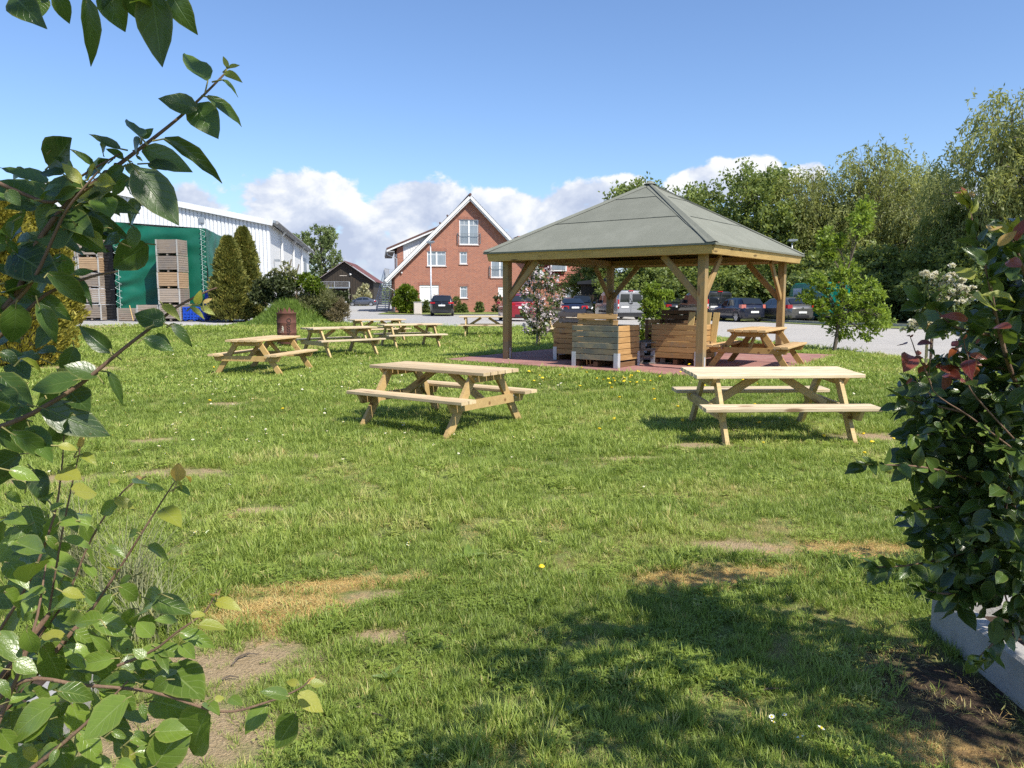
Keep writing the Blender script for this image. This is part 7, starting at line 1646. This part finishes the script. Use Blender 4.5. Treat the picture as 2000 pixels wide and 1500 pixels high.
    L1([(58, 565, 232, 622, 'leaf_shaded', 1.25), (-20, 630, 66, 655, 'leaf_shaded', 1.1), (215, 655, 407, 795, 'leaf_shaded', .8), (150, 760, 322, 850, 'leaf_shaded', 1.0), (70, 795, 28, 1010, 'leaf_shaded', 1.15), (170, 790, 258, 968, 'leaf_shaded', .8), (330, 672, 442, 722, 'leaf_shaded', .4), (332, 657, 416, 640, 'leaf_shaded', .7), (740, 882, 628, 832, 'leaf_shaded', 1.1), (690, 888, 745, 870, 'leaf_shaded', 1.3), (735, 797, 812, 826, Y_, .7), (648, 948, 752, 1012, 'leaf_shaded', .9), (690, 940, 772, 965, 'leaf_shaded', 1.0), (775, 882, 868, 975, 'leaf_shaded', .7), (500, 1010, 385, 890, 'leaf_shaded', .85), (500, 1012, 532, 985, Y_, .7),
        (885, 795, 908, 735, Y_, .9), (860, 808, 928, 855, Y_, .7), (915, 788, 953, 768, T_, .9), (905, 805, 962, 842, Y_, .6), (440, 1115, 310, 1065, 'leaf_shaded', 1.15), (300, 1175, 425, 1275, 'leaf_shaded', 1.2), (340, 1122, 268, 1098, Y_, .6), (350, 1135, 175, 1165, 'leaf_shaded', .8), (488, 1100, 596, 1242, 'leaf_shaded', .55), (190, 1262, 448, 1395, 'leaf_shaded', .8), (-10, 1110, 148, 1255, 'leaf_shaded', 1.0), (50, 1375, 235, 1500, 'leaf_shaded', .8), (95, 1040, 212, 1087, Y_, .5), (-10, 1360, 110, 1470, 'leaf_shaded', 1.1), (0, 1290, 70, 1310, 'leaf_shaded', 1.2), (130, 1345, 245, 1500, 'leaf_shaded', .8), (0, 1010, 80, 1060, 'leaf_shaded', 1.2), (20, 700, 130, 780, 'leaf_shaded', 1.2), (130, 700, 40, 760, 'leaf_shaded', 1.2), (30, 520, 120, 560, 'leaf_shaded', 1.2), (-20, 470, 60, 520, 'leaf_shaded', 1.4), (60, 420, 10, 500, 'leaf_shaded', 1.2), (110, 830, 40, 880, 'leaf_shaded', 1.3), (-20, 760, 40, 850, 'leaf_shaded', 1.4), (0, 1180, 60, 1240, 'leaf_shaded', 1.2), (330, 1290, 270, 1330, 'leaf_shaded', .9), (210, 1220, 160, 1245, 'leaf_shaded', .9)], f8, .99)
    for (x0, x1, y0, y1, nn, dep) in ((-20, 290, 320, 480, 24, 1.06), (-30, 160, 470, 700, 14, 1.08), (-30, 110, 690, 930, 14, 1.05), (40, 250, 340, 440, 10, 1.0)):
        for q in range(nn):
            px, py = rng.uniform(x0, x1), rng.uniform(y0, y1); a = rng.uniform(-.3, 3.6); ln = rng.uniform(45, 85); near_leaf(t, None, o, (px, py), (px + ln * math.cos(a), py + ln * math.sin(a) * .8), dep * rng.uniform(.97, 1.12), 'leaf_shaded', rng, rng.uniform(.85, 1.25), stalks=St)
    St.build('leaf_stalks', MT['twig_green'], t, kind='stuff')
    B.build('branches', MT['twig'], t, True)
    # the crown overhead, above the frame
    r2 = np.random.default_rng(8); V = []; N = []
    for c in ((.90, -.22, 2.8, .30), (1.25, -.20, 2.85, .30), (1.55, -.27, 2.8, .28), (.6, -.12, 2.75, .30), (1.05, -.45, 2.95, .3), (.2, -.1, 2.5, .35)):
        for q in range(105):
            u = r2.normal(size=3); u /= np.linalg.norm(u); p = Vector(np.array(c[:3]) + u * c[3] * r2.uniform(.2, 1.0)); M = leaf_matrix(p, Vector(r2.normal(size=3)) + Vector((0, 0, -.5)), (r2.normal() * .5, r2.normal() * .5, 1), r2.uniform(.055, .08)); N.append(M)
    crown_mesh(t, N, 'leaf_s', 'leaf_canopy', r2)
    for c in ((.90, -.22, 2.8), (.2, -.1, 2.5), (1.25, -.2, 2.85), (1.5, -.27, 2.8)): m = MB(); m.tube([tr[3], (tr[4] + Vector(c)) / 2, Vector(c)], [.012, .008, .003], 5); m.build('bough', MT['twig'], t)
def crown_mesh(parent, mats, key, name, rng):
    V0, F0, U0 = leaf_mesh('x', None, 3, .58, .2, .22); V0 = np.array(V0); F0 = np.array(F0); U0 = np.array(U0); m = len(mats); A = np.array([np.array(M) for M in mats])
    V = np.einsum('mij,kj->mki', A[:, :3, :3], V0) + A[:, None, :3, 3]; F = (F0[None] + (np.arange(m) * len(V0))[:, None, None]).reshape(-1, 4)
    o = put(name, fast_mesh(name, V.reshape(-1, 3), F, [MT[key]], True, np.tile(U0, (m, 1)), {'rnd': np.repeat(rng.uniform(size=m), len(F0))}), parent); o['kind'] = 'stuff'; return o
plum_tree()

def plum_bush():
    rng = random.Random(29); o = Vector((-1.5, 1.35, 0)); t = thing('plum_bush', 'lower plum bush with glossy light green leaves at the bottom left', 'bush', o); B = MB(); St = MB()
    for pts, r0 in (([(-60, 1420, 1.0), (45, 1330, 1.0), (160, 1338, 1.0), (300, 1352, 1.0), (430, 1390, 1.0), (520, 1372, 1.0), (585, 1345, 1.0), (606, 1326, 1.0)], .0055), ([(230, 1300, 1.0), (300, 1270, 1.0), (345, 1235, 1.0), (400, 1195, 1.01), (425, 1150, 1.01)], .0035), ([(0, 1230, 1.05), (60, 1130, 1.05), (105, 1010, 1.05), (120, 920, 1.05), (125, 850, 1.05)], .004),
                    ([(95, 1200, 1.08), (118, 1060, 1.08), (140, 950, 1.08), (158, 870, 1.08)], .003), ([(130, 1170, 1.1), (180, 1050, 1.1), (240, 960, 1.1), (285, 930, 1.1)], .003), ([(180, 1190, 1.05), (240, 1100, 1.05), (290, 1020, 1.05), (345, 935, 1.05)], .0035), ([(-40, 1500, .98), (60, 1250, 1.0), (90, 1100, 1.05)], .006), ([(40, 1520, .98), (160, 1420, .98), (250, 1330, 1.0)], .006)):
        branch(B, pts, o, r0 * .62, .0009, rng)
    for a in ((-60, 1420, 1.0), (-40, 1500, .98), (0, 1230, 1.05), (40, 1520, .98), (95, 1200, 1.08), (130, 1170, 1.1), (180, 1190, 1.05)): e = atd(*a) - o; B.tube([(0, 0, -.05), (e.x * .3, e.y * .2, e.z * .45), tuple(e)], [.010, .007, .0034], 6)
    f4 = lambda x, y: (x * .4666, 800 + y * .4666); Y_, T_ = 'leaf_young_lit', 'leaf_tip'
    Ls = [(100, 90, 225, 190), (245, 152, 315, 156, Y_), (340, 186, 412, 212, Y_), (332, 160, 346, 104, T_), (245, 262, 327, 288, Y_), (40, 255, 172, 287), (300, 238, 347, 225), (455, 300, 503, 292, Y_), (572, 300, 602, 258, T_), (560, 310, 602, 332), (608, 326, 684, 337), (742, 302, 748, 238, T_), (768, 277, 812, 268, T_), (733, 302, 787, 332, Y_), (745, 322, 800, 348), (680, 415, 762, 467, Y_), (478, 372, 556, 402, Y_), (492, 395, 428, 426), (578, 515, 498, 522), (618, 575, 718, 637), (482, 672, 502, 640, Y_), (300, 340, 392, 356, Y_), (338, 435, 382, 442), (252, 470, 312, 482), (318, 466, 377, 487), (28, 450, 112, 462), (268, 540, 387, 562), (362, 600, 403, 642),
          (443, 570, 542, 602), (552, 700, 470, 760, 'leaf', 1.2), (498, 740, 613, 818), (238, 672, 328, 702), (68, 555, 213, 602), (262, 762, 373, 772, Y_), (422, 880, 303, 880, 'leaf', 1.1), (388, 882, 533, 952), (440, 862, 537, 912), (183, 940, 257, 977, Y_), (110, 920, 177, 1033), (180, 988, 262, 1138, 'leaf', 1.1), (-5, 930, 112, 1042), (308, 930, 422, 1022), (660, 1010, 702, 1078), (668, 1000, 772, 1022, 'leaf', 1.1), (758, 985, 828, 1033), (572, 1142, 372, 1132, 'leaf', .95), (568, 1080, 683, 1122), (700, 1080, 868, 1168), (635, 1222, 832, 1205, 'leaf', 1.15), (872, 1258, 778, 1445, 'leaf', 1.2), (860, 1222, 922, 1252), (897, 1212, 942, 1203, Y_), (960, 1205, 1015, 1230), (1118, 1240, 1015, 1325, 'leaf', 1.25), (1240, 1278, 1180, 1388, 'leaf', 1.5), (1207, 1202, 1092, 1178), (1250, 1190, 1358, 1252, Y_), (1252, 1152, 1198, 1130, Y_), (1283, 1147, 1322, 1112, T_), (1297, 1142, 1358, 1150, Y_),
          (752, 935, 908, 987), (832, 902, 943, 922, Y_), (742, 882, 648, 880), (798, 862, 872, 836, Y_), (903, 802, 988, 817, Y_), (903, 782, 910, 728, T_), (242, 1180, 398, 1212, 'leaf', 1.1), (238, 1228, 3, 1332, 'leaf', 1.0), (532, 1208, 372, 1348, 'leaf', 1.05), (-5, 1340, 62, 1412), (300, 1232, 362, 1343), (330, 1350, 432, 1482, 'leaf', 1.0), (588, 1232, 602, 1312), (518, 1410, 582, 1482, Y_), (468, 1347, 522, 1387), (618, 1382, 692, 1370), (650, 1490, 772, 1320, 'leaf', 1.1), (98, 1420, 182, 1462, Y_), (-5, 1130, 62, 1192), (58, 1052, 152, 1102), (558, 1350, 622, 1372), (150, 1120, 60, 1150), (90, 1190, 180, 1170), (30, 640, 120, 690), (150, 640, 90, 720), (190, 760, 90, 800), (20, 760, 90, 850), (140, 850, 60, 900), (230, 830, 300, 800), (350, 760, 420, 800), (400, 700, 340, 660), (20, 350, 90, 390), (110, 330, 50, 300), (200, 380, 150, 330), (210, 420, 270, 380), (130, 480, 60, 520), (190, 530, 250, 600), (420, 480, 380, 540), (40, 1220, 110, 1200), (200, 1300, 130, 1380), (240, 1420, 200, 1500), (420, 1440, 350, 1500), (490, 1480, 560, 1500), (20, 1450, 80, 1500), (700, 1130, 640, 1170), (610, 1040, 560, 1000), (520, 1020, 600, 1060), (450, 1010, 400, 960), (640, 950, 580, 910), (360, 1080, 300, 1040), (270, 1030, 330, 1000)]
    for it in Ls:
        k = it[4] if len(it) > 4 else 'leaf'; wf = it[5] if len(it) > 5 else rng.uniform(.8, 1.1); near_leaf(t, None, o, f4(*it[:2]), f4(*it[2:4]), rng.uniform(.94, 1.08), k, rng, wf, stalks=St)
    for q in range(58):
        px, py = rng.uniform(-20, 360), rng.uniform(1130, 1500); a = rng.uniform(-.5, 3.3); ln = rng.uniform(50, 95); near_leaf(t, None, o, (px, py), (px + ln * math.cos(a), py + ln * math.sin(a) * .7), rng.uniform(1.0, 1.16), 'leaf', rng, rng.uniform(.8, 1.15), stalks=St)
    for q in range(112):                                               # leaves deeper in the bush
        px, py = rng.uniform(-60, 330) * rng.uniform(.3, 1), rng.uniform(985, 1510)
        if px > 60 + (py - 985) * .7: px *= .5
        a = rng.uniform(0, 6.28); ln = rng.uniform(38, 78); near_leaf(t, None, o, (px, py), (px + ln * math.cos(a), py + ln * abs(math.sin(a)) * .8), rng.uniform(1.12, 1.5), 'leaf', rng, rng.uniform(.8, 1.15), stalks=St)
    B.build('branches', MT['twig'], t, True); St.build('leaf_stalks', MT['twig_green'], t, kind='stuff')
plum_bush()

def dark_shrub():
    rng = random.Random(41); o = Vector((2.72, 3.15, .1)); t = thing('dark_leaved_shrub', 'big dark green shrub in the concrete planter at the right edge', 'shrub', o); B = MB(); N = []
    stems = [[(2090, 1160, 3.0), (1990, 1000, 2.9), (1900, 940, 2.75), (1800, 912, 2.6), (1690, 908, 2.5)], [(2080, 1100, 3.0), (1980, 1050, 2.9), (1880, 1080, 2.75), (1790, 1102, 2.65), (1708, 1108, 2.6)], [(2080, 900, 2.9), (1990, 760, 2.7), (1950, 640, 2.6), (1930, 540, 2.5), (1908, 470, 2.5), (1890, 392, 2.5)], [(2090, 1150, 3.0), (2010, 1170, 2.8), (1960, 1235, 2.7), (1905, 1290, 2.65)],
             [(2050, 840, 2.9), (1950, 820, 2.8), (1860, 800, 2.75), (1770, 780, 2.7)], [(2060, 700, 2.8), (1960, 660, 2.7), (1870, 640, 2.6), (1815, 590, 2.6)], [(2080, 760, 2.8), (2020, 600, 2.6), (1990, 500, 2.5), (1960, 440, 2.5)], [(2070, 1000, 2.9), (1960, 960, 2.8), (1860, 985, 2.75), (1770, 1000, 2.7)], [(2060, 1120, 2.9), (1950, 1140, 2.8), (1860, 1160, 2.7), (1800, 1150, 2.65)], [(2060, 880, 2.8), (1960, 880, 2.8), (1870, 850, 2.75), (1790, 850, 2.7)], [(2040, 720, 2.8), (1960, 720, 2.75), (1880, 700, 2.7), (1830, 700, 2.65)]]
    near = 0
    def lf(p, d, s, key='leaf_dark', own=False):
        nonlocal near
        n = Vector((rng.uniform(-.6, .6), rng.uniform(-.9, .2), rng.uniform(.2, 1)))
        if own and near < 290: leaf_obj(t, p, d, n, s, key, rng, rng.uniform(.85, 1.1)); near += 1
        else: N.append(leaf_matrix(p, d, n, s))
    for k, st in enumerate(stems):
        Q = branch(B, st, o, .010, .0018, rng)
        for i in range(3, len(Q)):
            for rep in range(2 if i < len(Q) - 2 else 3):
                tg = (Q[i] - Q[i - 1]).normalized(); sd = Vector((rng.uniform(-1, 1), rng.uniform(-1, .4), rng.uniform(-.7, .8))); d = tg * .7 + sd * .9; s = rng.uniform(.068, .105) * (1 - .3 * (i / len(Q)) ** 3)
                young = k in (2, 6) and i > len(Q) - 4; lf(Q[i] + (Q[i] - Q[i - 1]) * rng.uniform(-.5, .5), d, s * (.8 if young else 1), 'leaf_young_lit' if young and rng.random() < .7 else 'leaf_dark', True)
    e = [Q for Q in (atd(1890, 385, 2.5) - o,)][0]
    for q in range(4): leaf_obj(t, e, (rng.uniform(-1, 1), rng.uniform(-.5, .5), rng.uniform(.2, 1)), (0, -1, .5), .05, 'leaf_tip' if q % 2 else 'leaf_red', rng)
    for (x0, y0, x1, y1) in ((1765, 560, 1800, 600), (1802, 590, 1765, 610), (1850, 605, 1800, 618), (1790, 612, 1825, 640), (1835, 602, 1872, 615), (1840, 640, 1815, 665)): near_leaf(t, None, o, (x0, y0), (x1, y1), 2.6, 'leaf_dark', rng)
    for (x0, y0, x1, y1, k) in ((1950, 480, 1985, 448, 'leaf_tip'), (1935, 452, 1960, 430, 'leaf_tip'), (1965, 455, 1942, 425, 'leaf_young_lit'), (1985, 470, 2005, 420, 'leaf_red'), (1900, 545, 1870, 520, 'leaf_young_lit'), (1940, 600, 1905, 575, 'leaf_young_lit'), (1995, 520, 1960, 500, 'leaf_red'), (1925, 515, 1900, 480, 'leaf_dark'), (1890, 625, 1850, 606, 'leaf_red'), (1980, 590, 1940, 560, 'leaf_young_lit'), (1975, 640, 1930, 625, 'leaf_red')): near_leaf(t, None, o, (x0, y0), (x1, y1), 2.3, k, rng, 1.0)
    # body of the shrub
    lob = [(1975, 560, 55, 2.9), (1945, 640, 48, 2.85), (1985, 660, 80, 2.8), (1885, 765, 66, 2.9), (1950, 760, 95, 2.75), (1835, 840, 68, 2.9), (1920, 860, 95, 2.75), (2000, 880, 95, 2.7), (1860, 950, 75, 2.85), (1950, 980, 95, 2.7), (1850, 1040, 66, 2.85), (1930, 1075, 90, 2.7), (2010, 1080, 95, 2.7), (1870, 1130, 60, 2.8), (1960, 1160, 70, 2.7), (2040, 560, 90, 2.8), (2080, 800, 130, 2.9), (2100, 1000, 130, 2.9), (1990, 480, 45, 2.75), (1800, 780, 40, 2.85), (1795, 900, 38, 2.8)]
    for (px, py, rp, Y) in lob:
        c = atd(px, py, Y) - o; r = rp * Y / FPX
        for q in range(int(26 + rp * .62)):
            u = Vector((rng.gauss(0, 1), rng.gauss(0, 1.2), rng.gauss(0, 1))).normalized(); p = c + u * r * rng.uniform(.35, 1.02); lf(p, u * .7 + Vector((rng.uniform(-1, 1), rng.uniform(-1, 1), rng.uniform(-.9, .6))), rng.uniform(.062, .105), 'leaf_dark', u.y < -.25 and rng.random() < .55)
    for a in ((.3, .4, 1.0, .45), (.5, .2, .6, .4), (.2, .5, .5, .4), (.75, .4, 1.2, .5), (.6, .7, .9, .5), (.4, .3, 1.5, .4)):
        for q in range(80): u = Vector((rng.gauss(0, 1), rng.gauss(0, 1), rng.gauss(0, 1))).normalized(); lf(Vector(a[:3]) + u * a[3] * rng.uniform(.3, 1), u + Vector((rng.uniform(-1, 1), rng.uniform(-1, 1), rng.uniform(-.9, .6))), rng.uniform(.06, .09))
    for st in stems: e = atd(*st[0]) - o; B.tube([(.12, .1, -.1), (e.x * .6 + .05, e.y * .5 + .05, e.z * .5), tuple(e)], [.018, .014, .010], 6)
    B.build('branches', MT['twig'], t, True); crown_mesh(t, N, 'leaf_dark_s', 'leaf_canopy', np.random.default_rng(4))
dark_shrub()

def red_rose():
    rng = random.Random(5); o = Vector((1.5, 2.6, 0)); t = thing('red_leaved_rose', 'rose shoots with dark red young leaves rising in front of the dark shrub', 'rose', o); B = MB(); f = lambda x, y: (1660 + x * .2133, 430 + y * .2133); Y = 2.62
    for st in ([(1500, 2100), (1100, 1800), (760, 1560), (735, 1260)], [(740, 1500), (680, 1350), (610, 1230), (575, 1130), (545, 1050)], [(1500, 2000), (1180, 1650), (1080, 1500), (1035, 1330), (1000, 1220), (975, 1090)], [(1080, 1500), (1090, 1300), (1050, 1150), (1045, 1050)], [(740, 1600), (640, 1500), (560, 1470)]):
        branch(B, [(*f(*p), Y) for p in st], o, .0035, .0012, rng)
    e = atd(*f(1500, 2100), Y) - o; B.tube([(.85, .75, 0), (e.x * .7 + .25, e.y + .3, e.z * .5), tuple(e)], .004, 5)
    Ls = [(525, 1130, 458, 1162), (620, 1130, 720, 1112), (562, 1240, 492, 1338), (600, 1215, 648, 1212), (590, 1252, 685, 1266), (618, 1292, 722, 1312), (545, 1062, 508, 1052), (555, 1070, 578, 1046), (985, 1150, 922, 1108), (980, 1182, 1045, 1162), (962, 1190, 928, 1224), (1100, 1235, 1245, 1252), (1082, 1282, 1048, 1342), (1100, 1292, 1205, 1322), (782, 1322, 915, 1268), (790, 1345, 935, 1378), (572, 1450, 492, 1502), (1040, 1090, 1046, 1040), (1000, 1200, 940, 1180), (1090, 1240, 1130, 1180), (975, 1095, 1000, 1070), (640, 1260, 600, 1320), (700, 1330, 640, 1360), (1050, 1350, 980, 1370), (1120, 1330, 1190, 1380), (880, 1400, 960, 1420), (900, 1430, 860, 1500), (1000, 1450, 1070, 1500), (1310, 830, 1280, 780), (1330, 800, 1370, 850), (1190, 1090, 1150, 1130), (1200, 1100, 1240, 1070)]
    for it in Ls: near_leaf(t, None, o, f(*it[:2]), f(*it[2:4]), Y * rng.uniform(.97, 1.03), 'leaf_red', rng, 1.1)
    for it in ((740, 1420, 640, 1440), (740, 1460, 820, 1500), (720, 1520, 620, 1560), (745, 1560, 860, 1600), (730, 1640, 640, 1690), (750, 1700, 850, 1720), (600, 1480, 540, 1540), (1060, 1480, 1150, 1540), (1000, 1560, 900, 1600), (760, 1800, 680, 1850), (770, 1850, 860, 1900)): near_leaf(t, None, o, f(*it[:2]), f(*it[2:4]), Y * rng.uniform(.97, 1.03), 'leaf_dark', rng, .9)
    B.build('stems', MT['twig'], t, True)
red_rose()

# concrete rings the shrubs grow in
for (x, y, w, d, rz, lab) in ((2.70, 2.93, 1.34, 1.26, -2, 'low grey concrete planter box around the foot of the dark shrub'), (-2.22, 2.35, 1.2, 1.2, 6, 'pale concrete planter box under the plum bush at the bottom left')):
    t = thing('concrete_planter', lab, 'planter', (x, y, float(zg(x, y))), R(rz), 'concrete planter boxes'); wl = []
    for (cx, cy, sx_, sy_) in ((0, -d / 2 + .05, w, .1), (0, d / 2 - .05, w, .1), (-w / 2 + .05, 0, .1, d - .2), (w / 2 - .05, 0, .1, d - .2)):
        b = .012; m = MB(); V = []
        for z_, q in ((-.1, 0), (.20 - b, 0), (.20, b)): V += [(cx + a * (sx_ / 2 - (q if sx_ > .2 or True else 0)), cy + c * (sy_ / 2 - q), z_) for a, c in ((-1, -1), (1, -1), (1, 1), (-1, 1))]
        m.add(V, [(k * 4 + q, k * 4 + (q + 1) % 4, k * 4 + 4 + (q + 1) % 4, k * 4 + 4 + q) for k in range(2) for q in range(4)] + [(8, 9, 10, 11)]); m.build('planter_wall', MT['concrete'], t)
    MB().box((0, 0, .05), (w - .2, d - .2, .16)).build('soil', MT['mulch'], t)
# tree to the right of the camera whose shade falls on the grass
def shade_tree():
    r = np.random.default_rng(12); o = Vector((2.75, 1.15, 0)); t = thing('shade_tree', 'plum tree just outside the right edge, casting the shade on the lawn', 'tree', o); N = []; L = ((1.22, 1.05, 2.4, .42), (1.55, 1.72, 2.42, .38), (1.95, 1.35, 2.6, .5), (2.25, 2.62, 2.15, .36), (2.4, 2.15, 2.5, .45), (1.6, .6, 2.5, .45), (2.4, 1.0, 2.8, .6), (2.0, .2, 2.7, .5), (2.75, 2.75, 2.5, .5), (.85, .55, 2.5, .36), (1.1, .2, 2.7, .4), (1.85, 2.05, 2.45, .3), (2.95, 1.55, 2.25, .5), (3.2, 1.2, 2.5, .5), (2.65, 1.35, 2.2, .4), (1.75, 1.35, 2.2, .36))
    for c in L:
        for q in range(150):
            u = r.normal(size=3); u /= np.linalg.norm(u); N.append(leaf_matrix(Vector(np.array(c[:3]) + u * c[3] * r.uniform(.1, 1.0)) - o, Vector(r.normal(size=3)) + Vector((0, 0, -.4)), (r.normal() * .5, r.normal() * .5, 1), r.uniform(.065, .09)))
    crown_mesh(t, N, 'leaf_s', 'leaf_canopy', r); skeleton([(c[0] - o.x, c[1] - o.y, c[2], c[3]) for c in L], .06, r, .3, 3.0).build('trunk', MT['bark'], t, True)
shade_tree()
# seedy grass clump, broad-leaved weeds, twigs on the ground
def clump(label, x, y, n, h, spread, mat, seed):
    r = np.random.default_rng(seed); t = thing('grass_clump', label, 'grass clump', (x, y, float(zg(x, y)))); V = []; F = []
    for k in range(n):
        a = r.uniform(0, 6.283); b = np.array((r.normal(0, .06), r.normal(0, .06), 0)); hh = h * r.uniform(.5, 1.1); ln = spread * r.uniform(.2, 1.1); w = .0045 * r.uniform(.6, 1.3); pv = np.array((-math.sin(a), math.cos(a), 0)) * w; b0 = len(V)
        for q in range(6): s = q / 5; p = b + np.array((math.cos(a) * ln * s * s, math.sin(a) * ln * s * s, hh * (s - .30 * s * s * ln / spread))); ww = (1 - s) * .9 + .12; V += [p - pv * ww, p + pv * ww]
        F += [(b0 + 2 * q, b0 + 2 * q + 1, b0 + 2 * q + 3, b0 + 2 * q + 2) for q in range(5)]
    o = put('blades', fast_mesh('blades', V, F, [MT[mat]], True, None, {'rnd': np.repeat(r.uniform(size=n), 5)}), t); o['kind'] = 'stuff'
clump('clump of grey-green grass stalks beside the plum bush', -2.05, 3.95, 130, .52, .46, 'f_dry', 1); clump('smaller clump of grass stalks in front of the tall one', -1.75, 3.45, 110, .42, .36, 'f_dry', 2)
clump('clump of grass stalks at the left edge behind the plum leaves', -2.55, 4.25, 150, .62, .4, 'f_dry', 3)
for k, (px, py, s, n, lab) in enumerate(((915, 1098, .15, 9, 'broad-leaved weed rosette in the middle of the lawn'), (760, 1338, .09, 7, 'small pale weed rosette near the straw patch'), (1125, 1405, .09, 8, 'weed rosette in the shade at the bottom of the lawn'), (395, 1055, .07, 6, 'small weed rosette left of the middle of the lawn'))):
    g = ray(px, py); q = -CAMH / g.z; rr = random.Random(k); p = Vector((g.x * q, g.y * q, 0)); p.z = float(zg(p.x, p.y)) + .02; t = thing('weed_rosette', lab, 'weed', p, 0, 'weed rosettes in the grass')
    for i in range(n): a = i * 6.283 / n + rr.uniform(-.3, .3); leaf_obj(t, (0, 0, .0), (math.cos(a), math.sin(a), rr.uniform(.25, .7)), (0, 0, 1), s * rr.uniform(.7, 1.1), 'leaf', rr, .55)
for k, (px, py, a, L) in enumerate(((470, 1295, 70, .12), (483, 1290, 20, .10), (740, 1415, -35, .16), (690, 1400, 40, .08), (450, 1335, 10, .07), (1500, 1360, 15, .2), (1640, 1330, 40, .14))):
    g = ray(px, py); q = -CAMH / g.z; x, y = g.x * q, g.y * q; m = MB().tube([(-L / 2, 0, .0), (0, .006, .012), (L / 2, 0, .004)], [.004, .0035, .002], 5); o = m.build('twig', MT['bark']); o.location = (x, y, float(zg(x, y)) + .02); o.rotation_euler = (0, 0, R(a))
    tag(o, ('thin dark twig on the bare soil, upright one', 'thin twig crossing the upright one on the bare soil', 'dark stick lying across the lawn near the bottom', 'short twig left of the dark stick', 'tiny twig at the edge of the bare soil', 'twig on the mulch in the shade', 'twig on the mulch next to the concrete planter')[k], 'twig', 'twigs on the ground')
